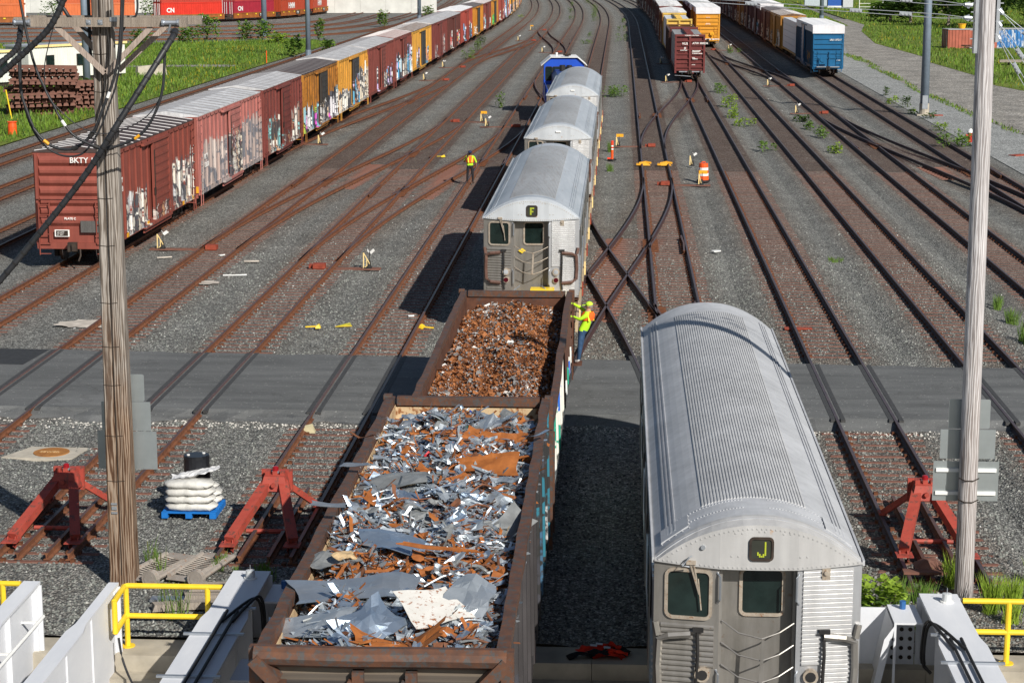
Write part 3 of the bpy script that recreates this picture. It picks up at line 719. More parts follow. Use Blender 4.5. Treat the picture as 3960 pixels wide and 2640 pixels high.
rows = [
 ('red-brown boxcar at the near end of the left row behind the wooden pole', m_graffiti('red-brown sprayed side', red, PAL_W, .95, [(-5.3,-1.6,2.6),(3.2,7.2,3.0)], 1.0, .18, .2, 1.5), m_graffiti('red-brown door', red, PAL_C, .95, [(-1.2,2.2,1.6)], 2, .22, .2, 1.6, .45), m_roofdark, m_ribwhite, m_paint('red-brown end', red, .08, .5, .2)),
 ('faded pink-red boxcar with white roof and tall grey graffiti letters', m_graffiti('pink sprayed side', pink, PAL_P, .9, [(-8,-1.1,3.1),(2.3,8.3,3.5)], 3.0, .12, .22, .75, 1.25), m_graffiti('pink sprayed door', pink, PAL_W, .95, [(-1.2,2.2,3.2)], 4, .2, .25, 1.5, .8), m_roofwhite, m_seam, m_paint('red end', (.36,.115,.09), .12, .5, .25)),
 ('maroon boxcar with white roof and pale green tag near its far end', m_graffiti('maroon sprayed side', maroon, PAL_C, .95, [(-5.2,-1.4,2.7),(2.6,6.0,2.8)], 5.0, .15, .22, 1.4), m_graffiti('maroon door', (.2,.05,.04), PAL_C, .95, [(-1.2,2.2,1.7)], 6, .2, .25, 1.6, .4), m_roofwhite, m_seam, m_paint('maroon end', maroon, .1, .5, .2)),
 ('rusty ochre boxcar with dark brown roof and black door', m_graffiti('rusty ochre sprayed side', (.46,.19,.032), PAL_M, .95, [(-7.5,-1.1,2.5),(2.3,3.8,2.7),(3.9,7.5,3.1)], 8.5, .66, .4, 1.2, 1.3, (.085,.042,.025)), m_graffiti('black sprayed door', (.06,.055,.05), PAL_W, .95, [(-1.2,2.2,2.3)], 9, .3, .3, 1.3), m_roofdark, m_seam, m_paint('ochre end', ochre, .35, .5, .3)),
 ('yellow boxcar with white roof, black door and green sprayed letters', m_graffiti('yellow sprayed side', gold, PAL_W, .95, [(-8,-1.4,2.4),(2.2,8.3,3.3)], 11.0, .42, .25, 1.2, 1.1, (.24,.10,.03)), m_graffiti('black door with white tag', (.06,.06,.065), PAL_B, .95, [(-1.2,2.2,3.0)], 12, .2, .2, 1.3, 1.2), m_roofwhite, m_seam, m_paint('yellow end', gold, .35, .5, .25)),
 ('dull red boxcar with white roof and silver tag beside its door', m_graffiti('dull red side', (.225,.062,.05), PAL_B, .95, [(-3.6,-2.4,2.9),(3.2,7.5,2.6)], 13.0, .12, .2, 1.5), m_graffiti('dull red door', (.25,.07,.055), PAL_W, .95, [(.5,2.2,2.1)], 14, .1, .2, 1.3, .9), m_roofwhite, m_seam, m_paint('dull red end', (.22,.06,.05), .1, .5, .2)),
 ('smooth red-brown boxcar with faded red roof and blue-white sprayed panel', m_graffiti('smooth red-brown side', (.22,.062,.05), PAL_B, .95, [(-6,-1.2,3.0),(2.3,7.0,3.5)], 17.0, .1, .2, 1.1, 1.3), m_graffiti('sprayed red-brown door', (.22,.062,.05), PAL_W, .95, [(-1.2,2.2,2.8)], 18, .1, .2, 1.2, 1.2), m_roofred, m_ribwhite, m_paint('maroon end panel', maroon, .1, .5, .2)),
 ('bright yellow boxcar with brown-stained roof and slatted black door', m_graffiti('bright yellow side', (.68,.36,.06), PAL_B, .95, [(-6,-2.8,2.7),(2.6,7,2.6)], 19.0, .22, .2, 1.3, .8, (.3,.13,.03)), dr, m_rooftan, m_roofwhite, m_paint('bright yellow end', (.68,.36,.06), .25, .5, .2)),
 ('dark red boxcar with white roof, wide door and grey tag', m_graffiti('dark red side', (.20,.05,.042), PAL_P, .95, [(-5.5,-2,2.2),(2.5,7,2.9)], 21.0, .15, .2, 1.4, .6), m_paint('dark red door', (.22,.06,.05), .15), m_roofwhite, m_seam, m_paint('dark red end', maroon, .1)),
 ('chocolate boxcar with white roof and yellow scribble by its near corner', m_graffiti('chocolate side', dkm, [(.7,.5,.06),(.66,.64,.62),(.6,.12,.1),(.7,.68,.66),(.04,.04,.05)], .95, [(-5.5,-2.5,2.9),(2.4,8,2.7)], 23.0, .2, .2, 1.4, .9), m_paint('chocolate door', (.15,.05,.04), .2), m_roofwhite, m_seam, m_paint('chocolate end', dkm, .1)),
 ('bright red boxcar with clean white roof and blue tag', m_graffiti('bright red side', bred, PAL_B, .95, [(-5,-.9,2.9),(3.4,8,2.9)], 25.0, .08, .2, 1.1, 1.1), m_paint('bright red door', bred, .1), m_paint('clean white roof', (.76,.76,.77), .02, .55, .1, False), m_roofwhite, m_paint('bright red end', bred, .1)),
 ('orange boxcar with dark roof and near-black door in the far left row', m_graffiti('orange side', (.58,.245,.03), PAL_W, .95, [(-7,-1.5,2.0)], 27.0, .4, .3, 1.2, .6, (.12,.055,.03)), dr, m_roofdark, m_seam, m_paint('orange end', ochre, .2)),
 ('maroon boxcar with pale pink roof and pink-white tag', m_graffiti('maroon far side', maroon, [(.7,.68,.68),(.6,.2,.2),(.3,.55,.65),(.7,.66,.64),(.1,.1,.1)], .95, [(-7,-3,3.0),(1,7,2.2)], 29.0, .12, .2, 1.1, .9), m_paint('maroon far door', maroon, .1), m_roofpink, m_roofwhite, m_paint('maroon far end', maroon, .1)),
 ('weathered ochre boxcar with green tag on its near end', m_graffiti('ochre far side', (.52,.235,.04), [(.1,.5,.1),(.1,.45,.12),(.12,.4,.1),(.05,.1,.05)], .95, [(-6.5,-2.2,2.5)], 31.0, .35, .3, 1.0, 1.1), dr, m_roofdark, m_roofwhite, m_paint('ochre far end', ochre, .2)),
 ('plain red boxcar with white scrawl along its lower side', m_graffiti('plain red side', (.34,.075,.055), PAL_W, .95, [(-6,-1.5,2.6),(2.6,7,2.8)], 33.0, .1, .2, 1.3, .7), m_paint('plain red door', (.34,.075,.055), .1), m_roofwhite, m_seam, m_paint('plain red end', (.3,.07,.05), .1)),
 ('pale blue and pink sprayed boxcar far up the left row', m_graffiti('pale blue side', (.33,.20,.22), PAL_B, .95, [(-9,9,4.2)], 35.0, .1, .2, .8, 1.5), m_paint('pinkish door', (.36,.14,.13), .1), m_roofwhite, m_seam, m_paint('pink end', pink, .1)),
]
far_cols = [('golden yellow', gold), ('orange yellow', (.6,.27,.04)), ('mustard', (.55,.3,.07)), ('wine red', maroon), ('ochre brown', (.4,.18,.04)), ('brick red', (.3,.075,.055)), ('amber', (.62,.3,.04)), ('rust red', (.25,.06,.045))]
nth = ['seventeenth','eighteenth','nineteenth','twentieth','twenty-first','twenty-second','twenty-third','twenty-fourth']
for i in range(len(gaps)-1):
    if i < len(rows):
        lb, bd, do, ro, ri, en = rows[i]; nr = i < 7
        et = []
        sd = []
        if i == 0: et = [('BKTY 15193', .30, -.05, 4.15, 'LEFT'), ('PLATE C', .12, -.12, 1.95, 'CENTER')]; sd = [('BKTY', .3, -6.6, 3.2), ('15193', .3, -6.6, 2.85)]
        if i == 1: et = [('BKTY 152650', .30, 1.25, 4.2, 'RIGHT')]; sd = [('BKTY', .34, -7.0, 2.5), ('152650', .34, -7.0, 2.1)]
        if i == 2: et = [('RBOX 35516', .28, 1.3, 4.2, 'RIGHT')]
        if i == 3: sd = []
        H = [4.5, 4.55, 4.6, 4.55, 4.6, 4.6, 4.6, 4.55, 4.6, 4.6, 4.75, 4.6, 4.6, 4.6, 4.65, 4.6][i]
        c = boxcar(TRK['A'], gaps[i], gaps[i+1], lb, GRP, bd, do, ro, ri, H, en, near=nr, endtext=et, texts=sd, side=1)
        if i == 0:
            h = (gaps[1]-gaps[0]-1)/2
            mb = MB(); mb.box(-.75, -.18, -h-.155, -h-.11, 1.28, 1.55); mb.build('white_bordered_panel', M['whitetext'], c)
            mb = MB(); mb.box(-.70, -.23, -h-.165, -h-.157, 1.31, 1.52); mb.build('stencil_panel', M['under'], c)
            mb = MB(); mb.box(.28, .98, -h-.16, -h-.11, 1.45, 1.9); mb.build('route_board', m_wood('weathered board', (.05,.05,.05), (.16,.15,.14), 20, .1), c)
            text('LD LMT\nLT WT', .085, M['whitetext'], c, (-.66, -h-.168, 1.42))
            for yy in (-5.5, -2.0, 1.8, 4.8, 6.9): mb = MB(); mb.box(1.53, 1.545, yy, yy+.32, .95, 1.12); mb.build('reflector_patch', M['yellowdark'], c)
        if i == 1:
            mb = MB(); mb.box(-1.46, 1.5, -8.34, -8.30, 1.05, 1.35); mb.build('yellow_end_step', M['yellowdark'], c)
    else:
        nm, cl = far_cols[i-len(rows)]
        bd = m_graffiti(nm+' side', cl, [PAL_W, PAL_B, PAL_P][i % 3], .95, [(-7,-2,2.6),(2.5,7.5,2.6)], 40.0+i, .25, .25, 1.1, .8)
        boxcar(TRK['A'], gaps[i], gaps[i+1], f'{nm} boxcar, {nth[i-len(rows)]} from the near end of the left row', GRP, bd, dr if 'y' in nm[-6:] else bd, m_roofwhite if i % 2 else m_roofdark, m_seam, 4.6, near=False, wheels=False)

# ------------------------------------------------ right hand rows
def bulkhead_flat(base, y0, y1, label, group, paint, wrap, H=4.3, texts=(), wrapz=4.0, face_side=-1, top_walk=True, name='lumber_flatcar'):
    L = y1-y0-1; h = L/2; r = place(base, y0, y1, name, label, 'flatcar', group)
    mb = MB(); mb.box(-1.35, 1.35, -h, h, 1.02, 1.2); mb.box(-.4, .4, -h, h, .75, 1.02); mb.build('deck', paint, r)
    for e in (-1, 1):
        y = e*(h-.12); mb = MB(); mb.box(-1.38, 1.38, y-.05, y+.05, 1.0, H)
        for s in (-1, 1): mb.box(*sorted((s*1.42, s*1.25)), *sorted((y+e*.02, y+e*.24)), .8, H+.02)
        mb.box(-.09, .09, *sorted((y+e*.02, y+e*.24)), 1.0, H)
        for k in range(8): z = 1.35+(H-1.5)*k/7; mb.box(-1.36, 1.36, *sorted((y+e*.051, y+e*(.14 if k % 2 else .2))), z-.055, z+.055)
        mb.box(-1.42, 1.42, y-.1, y+.26 if e > 0 else y+.1, H-.14, H+.05) if e > 0 else mb.box(-1.42, 1.42, y-.26, y+.1, H-.14, H+.05)
        mb.build('bulkhead', paint, r)
    mb = MB(); mb.box(-.3, .3, -h+.2, h-.2, H-.2, H-.02)
    for k in range(12): y = -h+1+(L-2)*k/11; mb.box(-.05, .05, y-.05, y+.05, 1.2, H-.2)
    mb.build('center_beam', paint, r)
    if top_walk:
        mb = MB(); mb.box(-.32, .32, -h-.15, h*.55, H+.06, H+.10)
        for k in range(30): y = -h+k*.35; mb.box(-.32, .32, y, y+.06, H+.121, H+.15)
        mb.build('top_walkway', paint, r)
    if wrap:
        n = int((L-.8)/1.55)
        pm = {}
        for s in (-1, 1):
            for k in range(n):
                y = -h+.45+(L-.9)*k/n
                for q in range(5):
                    z = 1.22+q*(wrapz-1.22)/5
                    mb = MB(); x0, x1 = sorted((s*.34, s*1.3)); w = (L-.9)/n
                    if 'p' not in pm:
                        mb.box(.34, 1.3, .015, w-.03, .012, (wrapz-1.22)/5-.02); o = mb.build('lumber_pack', wrap); pm['p'] = o.data; bpy.data.objects.remove(o)
                    o = put('lumber_pack', pm['p'], r, (0 if s > 0 else -1.64, y, z))
    for e in (-1, 1): add_truck(r, e*(h-2.0)); coupler(r, e*h, e*.7)
    for (tx, sz, x, z) in texts: text(tx, sz, M['whitetext'], r, (x, -h-.20, z), bold=.006)
    return r, h
G9 = 'freight cars in the second row from the right'
atw = m_paint('oxide red steel', (.165,.035,.032), .12, .5, .25)
gwrap = m_paint('grey lumber wrap', (.34,.34,.34), .1, .6, .25, False); wwrap = m_paint('white lumber wrap', (.68,.69,.72), .0, .5, .12, False)
r, h = bulkhead_flat(TRK['G'], 189, 208, 'oxide-red bulkhead flatcar stacked with grey wrapped lumber', G9, atw, gwrap, 4.35,
    texts=[('ATW 300234', .26, .22, 3.5), ('VU5', .3, -.75, 3.45), ('JE', .24, -.55, 3.05), ('THIS CAR EXCESS\nLOADING SIDE', .1, .2, 2.85), ('TO UNLOAD ONE SIDE', .09, .2, 2.6), ('READ\nCAREFULLY', .1, .22, 2.2), ('LT WT', .1, .2, 1.55), ('DO NOT HUMP', .09, -.9, 2.9)], wrapz=4.2)
text('LOADING CAUTION', .14, M['whitetext'], r, (-.5, -h-.16, 4.26), bold=.004)
mb = MB(); mb.box(-1.0, .9, -h-.35, -h-.30, .9, 1.0); mb.tube([(-1.4,-h-.3,.6),(-.5,-h-.35,.55),(.1,-h-.35,.5)], .03, 5); mb.build('cut_lever', M['steel'], r)
# open hopper
def gondola_simple(base, y0, y1, label, group, paint, fill, H):
    L = y1-y0-1; h = L/2; r = place(base, y0, y1, 'open_hopper', label, 'hopper car', group)
    for s in (-1, 1):
        mb = MB(); mb.box(*sorted((s*1.45, s*1.37)), -h, h, 1.0, H); mb.box(*sorted((s*1.5, s*1.32)), -h, h, H, H+.1)
        for k in range(12): y = -h+.1+(L-.3)*k/11; mb.box(*sorted((s*1.451, s*1.54)), y, y+.1, 1.0, H)
        mb.build('side_wall', paint, r)
    for e in (-1, 1):
        mb = MB(); y = e*h; mb.box(-1.36, 1.36, *sorted((y, y-e*.08)), 1.0, H); mb.box(-1.5, 1.5, *sorted((y+e*.02, y-e*.12)), H+.101, H+.2); mb.build('end_wall', paint, r)
        add_truck(r, e*(h-1.9)); coupler(r, e*h, e*.7)
    mb = MB(); mb.box(-1.36, 1.36, -h+.09, h-.09, 1.0, fill); mb.build('load', M['tie'], r)
gondola_simple(TRK['G'], 208.5, 224, 'dark brown open hopper car between two lumber flatcars', G9, m_paint('hopper brown', (.10,.042,.032), .3), 3.2, 3.9)
yb = m_paint('pale yellow steel', (.66,.44,.10), .15, .5, .2)
bulkhead_flat(TRK['G'], 224.5, 247, 'yellow bulkhead flatcar with white wrapped lumber behind the open hopper', G9, yb, wwrap, 4.6, wrapz=4.4)
def far_row(base, start, group, seq, pal_seed):
    y = start
    for (L, lb, cl, ro, wt, Hh) in seq:
        bd = m_graffiti(lb[:30], cl, [PAL_B, PAL_W, PAL_C][int(y) % 3], .95, [(-7,-2.2,2.7),(2.6,7.5,2.6)], y*.37, .2, .25, 1.1, .8)
        boxcar(base, y, y+L, lb, group, bd, m_paint('door '+lb[:20], sc3(cl, .85), .2), ro, m_seam if ro is m_roofdark else m_roofwhite, Hh, near=False, side=-1, white_top=wt, wheels=y < 300, endtext=[('EXCESS HEIGHT CAR', .1, 1.3, Hh-.35, 'RIGHT')] if wt and y < 300 else ())
        y += L
WB = m_paint('white height band', (.74,.73,.76), .02, .5, .1, False)
far_row(TRK['G'], 247.5, G9, [
 (18,'orange-brown boxcar with white roof behind the yellow bulkhead flatcar',(.34,.12,.04),m_roofwhite,None,4.6),(18,'maroon boxcar with chalky roof, second behind the yellow bulkhead flatcar',(.16,.045,.04),m_roofwhite,None,4.9),
 (18,'dark maroon boxcar with white roof, third behind the yellow bulkhead flatcar',(.14,.04,.036),m_roofwhite,None,4.9),(18,'brown boxcar with dark roof, fourth behind the yellow bulkhead flatcar',(.12,.045,.035),m_roofdark,None,4.6),
 (18,'red-brown boxcar, fifth behind the yellow bulkhead flatcar',(.2,.06,.045),m_roofwhite,None,4.9),(18,'wine-coloured boxcar, sixth behind the yellow bulkhead flatcar',(.16,.04,.04),m_roofwhite,None,4.6),
 (18,'faded red boxcar, seventh behind the yellow bulkhead flatcar',(.24,.08,.06),m_roofdark,None,4.9),(18,'chestnut boxcar, eighth behind the yellow bulkhead flatcar',(.18,.055,.04),m_roofwhite,None,4.6),
 (18,'plum boxcar, ninth behind the yellow bulkhead flatcar',(.14,.04,.045),m_roofwhite,None,4.9),(18,'rusty boxcar, tenth behind the yellow bulkhead flatcar',(.2,.07,.04),m_roofdark,None,4.6)], 1)
G10 = 'freight cars in the row led by the yellow boxcar'
yel = m_paint('golden boxcar paint', (.66,.30,.028), .04, .45, .1)
yc = boxcar(TRK['H'], 256, 275, 'golden yellow boxcar with white top band facing the camera', G10, yel, yel, m_paint('pale roof', (.68,.68,.70), .1, .5, .2, False), m_roofwhite, 4.95, yel, white_top=WB, side=-1, corr_end=False, peak=.12, near=True, endtext=[('EXCESS HEIGHT CAR', .12, -1.2, 4.5, 'LEFT'), ('TBOX 66137', .12, 1.2, 4.5, 'RIGHT'), ('NEXT LOAD', .09, 0, 3.75, 'CENTER'), ('ANY ROAD', .09, 0, 3.0, 'CENTER'), ('DO NOT HUMP', .09, 0, 2.9, 'CENTER')])
mb = MB(); mb.tube([(.55,-9.25,1.75),(.55,-9.3,1.75)], .26, 12); mb.bar((.55,-9.27,1.0),(.55,-9.27,1.75), .06, .06); mb.build('hand_brake', M['yellowdark'], yc)
mb = MB(); mb.box(-1.46, 1.46, -9.19, -9.15, .98, 1.12); mb.build('white_sill', M['white'], yc)
far_row(TRK['H'], 275.5, G10, [
 (18,'maroon boxcar with white band right behind the golden boxcar',(.16,.04,.038),m_roofwhite,WB,4.9),(18,'maroon boxcar with white roof, second behind the golden boxcar',(.15,.04,.036),m_roofwhite,WB,4.95),
 (18,'yellow-ended boxcar, third behind the golden boxcar',(.55,.26,.04),m_roofwhite,None,4.8),(18,'dark brown boxcar, fourth behind the golden boxcar',(.11,.04,.032),m_roofdark,None,4.6),(18,'maroon boxcar, fifth behind the golden boxcar',(.15,.04,.04),m_roofwhite,None,4.9),
 (18,'red boxcar, sixth behind the golden boxcar',(.25,.07,.05),m_roofwhite,None,4.6),(18,'mustard boxcar, seventh behind the golden boxcar',(.5,.26,.06),m_roofwhite,None,4.9),(18,'brown boxcar, eighth behind the golden boxcar',(.15,.05,.04),m_roofdark,None,4.6),(18,'maroon boxcar, ninth behind the golden boxcar',(.16,.04,.04),m_roofwhite,None,4.9)], 2)
G12 = 'freight cars in the row led by the blue boxcar'
blue = m_paint('deep blue boxcar paint', (.007,.115,.26), .0, .38, .12, False, spec=.5)
bc = boxcar(TRK['J'], 196, 215, 'deep blue boxcar with white roof at the head of the right row', G12, m_graffiti('dark blue side', (.012,.07,.14), [(.3,.12,.04),(.4,.2,.06),(.05,.1,.14)], .95, [(-6.5,-3.6,2.4)], 50, .1, .1, .8, 1.2), blue, m_paint('white boxcar roof', (.70,.71,.74), .05, .5, .15, False), m_roofwhite, 4.95, blue, white_top=WB, side=-1, corr_end=False, peak=.12, endtext=[('EXCESS HEIGHT CAR', .12, 1.3, 4.45, 'RIGHT'), ('LRS 137217', .23, 1.25, 3.55, 'RIGHT'), ('LT WT', .12, 1.2, 1.62, 'RIGHT')])
mb = MB(); mb.tube([(-.5,-9.3,1.75),(-.5,-9.36,1.75)], .27, 12); mb.box(-.85, -.15, -9.3, -9.15, 1.3, 1.9); mb.bar((.15,-9.2,1.1),(.15,-9.2,2.6), .08, .08); mb.build('hand_brake', blue, bc)
mb = MB(); mb.box(-1.1, 1.1, -9.5, -9.15, 1.0, 1.08); mb.build('end_platform', M['steel'], bc)
bulkhead_flat(TRK['J'], 215.5, 236, 'flatcar fully wrapped in white lumber packs behind the blue boxcar', G12, m_paint('ochre flatcar', (.5,.24,.03), .2), wwrap, 4.5, wrapz=4.55)
far_row(TRK['J'], 236.5, G12, [
 (17,'ochre boxcar with brown roof behind the white wrapped flatcar',(.42,.19,.035),m_rooftan,None,4.6),(17,'maroon boxcar with black roof next to the ochre boxcar',(.14,.038,.034),m_roofdark,None,4.6),(18.5,'tall maroon boxcar with broad white top band in the right row',(.12,.035,.035),m_roofwhite,WB,5.0),
 (18.5,'tall purple-brown boxcar with white roof behind the white-banded maroon boxcar',(.13,.04,.045),m_roofwhite,None,5.0),(18,'ochre-doored boxcar, sixth from the blue boxcar',(.4,.18,.04),m_roofwhite,None,4.7),(18,'dark red boxcar, seventh from the blue boxcar',(.16,.045,.04),m_roofwhite,None,4.9),(18,'brown boxcar, eighth from the blue boxcar',(.14,.05,.04),m_roofdark,None,4.7),
 (18,'maroon boxcar, ninth from the blue boxcar',(.15,.04,.04),m_roofwhite,None,4.9),(18,'rust-coloured boxcar, tenth from the blue boxcar',(.2,.07,.045),m_roofdark,None,4.7),(18,'dull maroon boxcar, eleventh from the blue boxcar',(.15,.045,.04),m_roofwhite,None,4.9),(18,'grey-brown boxcar, twelfth from the blue boxcar',(.16,.07,.06),m_roofwhite,None,4.7)], 3)

# ------------------------------------------------ container train on the far left curve
TP = smooth_pts(TRAIN, 8); TL = [0]
for a, b in zip(TP, TP[1:]): TL.append(TL[-1] + math.hypot(b[0]-a[0], b[1]-a[1]))
def on_train(s):
    for i in range(len(TP)-1):
        if TL[i+1] >= s:
            t = (s-TL[i])/(TL[i+1]-TL[i]); a, b = TP[i], TP[i+1]
            return a[0]+(b[0]-a[0])*t, a[1]+(b[1]-a[1])*t, math.atan2(b[1]-a[1], b[0]-a[0])
    a, b = TP[-2], TP[-1]; return b[0], b[1], math.atan2(b[1]-a[1], b[0]-a[0])
m_well = m_paint('rusty orange well car', (.36,.115,.025), .4, .6, .35)
def container(s, z, L, col, label, logo=None, lsize=1.0):
    x, y, a = on_train(s); r = thing('shipping_container', (x, y, z), label, 'container', 'containers on the curved well-car train', a)
    m = m_paint('paint '+label[:22], col, .06, .5, .15); h = L/2; mb = MB(); mb.box(-h, h, -1.16, 1.16, .1, 2.84); 
    for k in range(int(L/.45)): q = -h+.2+k*.45; mb.box(q, q+.2, -1.205, -1.161, .25, 2.66)
    for q in (-h, h-.15): mb.box(q-.01, q+.16, -1.22, 1.22, 0, 2.9)
    mb.box(-h, h, -1.22, -1.1, 2.70, 2.9); mb.box(-h, h, -1.22, -1.1, 0, .2); mb.build('body', m, r)
    mb = MB()
    for e in (-1, 1):
        for q in (-.8, -.35, .35, .8): mb.bar((e*(h+.05), q, .15), (e*(h+.05), q, 2.75), .06, .06)
    mb.build('door_bars', M['white'] if logo != 'HMM' else m, r)
    if logo: text(logo, lsize, M['white'], r, (-h*.82 if logo == 'CN' else -2.2, -1.225, 1.25 if logo == 'CN' else 1.2), bold=.03)
    return r
def well_car(s, L, label, mark=True):
    x, y, a = on_train(s); r = thing('well_car', (x, y, 0), label, 'well car', 'well cars of the container train', a); h = L/2
    mb = MB()
    for q in (-1.35, 1.27): mb.box(-h, h, q, q+.08, .45, 1.25); mb.box(-h, h, q-.05, q+.13, 1.25, 1.38)
    mb.box(-h, h, -1.2, 1.2, .4, .5)
    for k in range(12): q = -h+.3+(L-.7)*k/11; mb.box(q, q+.12, -1.42, -1.351, .45, 1.25)
    mb.build('body', m_well, r)
    for e in (-1, 1): mb = MB(); mb.box(e*(h+.9)-.9, e*(h+.9)+.9, -1.0, 1.0, .9, 1.2); mb.build('end_platform', M['under'], r)
    for k in range(5): q = -h+1+(L-2)*k/4; mb = MB(); mb.box(q, q+.35, -1.46, -1.421, 1.0, 1.2); mb.build('yellow_reflector', M['yellow'], r)
    if mark:
        mb = MB(); mb.box(1.2, 3.2, -1.46, -1.425, .62, 1.22); p = mb.build('mark_panel', M['under'], r)
        text('TTX', .58, M['white'], r, (1.4, -1.47, .7), bold=.015)
    for e in (-1, 1): add = put('truck', WH['t'], r, (e*(h+.9), 0, 0), math.pi/2)
cn1, cn2, hm, org = (.62,.035,.018), (.36,.025,.045), (.42,.06,.025), (.62,.15,.045)
units = [(22, org, org, 'orange', 'at the left edge', None), (37.5, org, (.5,.1,.03), 'orange', 'behind the wooden pole', None), (53, cn1, (.45,.05,.03), 'bright red', 'with white letters', 'CN'), (68, cn2, (.45,.06,.05), 'crimson', 'with white letters', 'CN'), (84, hm, (.4,.05,.03), 'brick red', 'with big white letters', 'HMM'), (100, hm, (.3,.03,.03), 'rust red', 'second with big letters', 'HMM'), (116, (.2,.02,.03), (.3,.05,.04), 'maroon', 'beyond the lettered red ones', None), (132, (.03,.17,.08), (.1,.2,.1), 'green', 'on the far bend', 'OCEAN'), (148, (.5,.12,.05), (.4,.1,.05), 'orange-red', 'on the far bend', None), (164, (.3,.06,.05), (.4,.2,.1), 'brown', 'at the far end of the bend', None), (180, (.4,.3,.3), (.3,.1,.1), 'dusty pink', 'leaving the far bend', None)]
sc_ = [36, 54, 70, 84.5, 99, 118, 139, 157, 175, 193, 211]
for (s0, c1, c2, nm, where, logo), s in zip(units, sc_):
    well_car(s, 12.9, f'rusty orange well car under the {nm} container {where}', s > 60)
    container(s, .52, 12.2, c1, f'{nm} container {where}, lower one', logo, 1.05 if logo == 'CN' else 1.45 if logo == 'HMM' else .8)
    container(s, 3.43, 12.2, c2, f'upper container stacked on the {nm} one {where}', None)

# ------------------------------------------------ old stainless subway cars
def stainless(name, a, b, rust=.25, metal=.55, rough=.38, streak=(1.2,.05,9)):
    n = NT(name); k = n.noise(n.co((3,3,.5)), 1.0, 5, .65); s = n.noise(n.co((9,1.0,9)), 1.0, 5, .7)
    c = n.ramp(k.outputs[0], [(.3, a), (.7, b)])
    c = n.mix(n.ramp(s.outputs[0], [(.74-.25*rust, 0), (.84-.2*rust, .75)]), c, (.22,.11,.055))
    c = n.mix(1.0, c, n.ramp(n.noise(n.co(), .7, 5, .6).outputs[0], [(.3, .8), (.7, 1.08)]), 'MULTIPLY')
    return n.out(c, rough, metal, .5)
M['ss'] = stainless('stainless side', (.40,.41,.43), (.56,.57,.59), .1)
M['ss_brown'] = stainless('grimy stainless front', (.26,.245,.22), (.42,.40,.375), .45, .55, .34)
M['ss_corr'] = stainless('corrugated stainless', (.55,.55,.55), (.72,.72,.72), .22, .5, .33)
M['roof_light'] = m_paint('light grey roof paint', (.48,.49,.51), .0, .6, .16, False)
M['roof_rib'] = m_paint('grey roof ribs', (.55,.55,.55), .0, .55, .16, False)
def roof_old():
    n = NT('weathered steel roof'); k = n.noise(n.co((1.2,.25,1)), 1.0, 6, .7); s = n.noise(n.co((6,.6,6)), 1.0, 5, .7)
    c = n.ramp(k.outputs[0], [(.3, (.36,.40,.44)), (.7, (.55,.58,.62))]); c = n.mix(n.ramp(s.outputs[0], [(.60,0),(.75,.6)]), c, (.26,.20,.16)); return n.out(c, .5, .25, .5)
def rib_old():
    n = NT('sooty roof ribs'); k = n.noise(n.co((.8,.3,1)), 1.0, 6, .7); s = n.noise(n.co((7,.8,7)), 1.0, 5, .7)
    c = n.ramp(k.outputs[0], [(.3, (.33,.33,.33)), (.7, (.46,.47,.48))]); c = n.mix(n.ramp(s.outputs[0], [(.52,0),(.75,.7)]), c, (.26,.20,.165)); return n.out(c, .6, .2, .4)
M['roof_old'] = roof_old(); M['rib_old'] = rib_old()
M['hood'] = m_paint('grey white hood', (.47,.465,.46), .10, .55, .20, False, (.35,.22,.12)); M['hood_old'] = m_paint('dull silver hood', (.52,.55,.58), .12, .45, .12, False, (.35,.2,.1))
M['gasket'] = m_rust('rusty window frame', (.34,.28,.22), (.52,.46,.38), .5, 9, (.30,.14,.06), .3)
M['brownbar'] = m_rust('brown guard frame', (.085,.042,.032), (.16,.09,.07), .55, 6)
M['signface'] = m_flat('dark sign face', (.035,.038,.03), .35, 0, .5, .15); M['dots'] = m_flat('yellow green sign dots', (.42,.48,.04), .5, 0, .3, .08)
M['lens'] = m_flat('clear lamp lens', (.55,.58,.62), .12, .3, .8, .3); M['redlens'] = m_flat('dark red lens', (.07,.006,.012), .12, 0, .8, .2)
DOTS = {'J': ["....#","....#","....#","....#","....#","....#","#...#","##.##",".###."], 'F': ["#####","#####","##...","##...","####.","####.","##...","##...","##..."]}
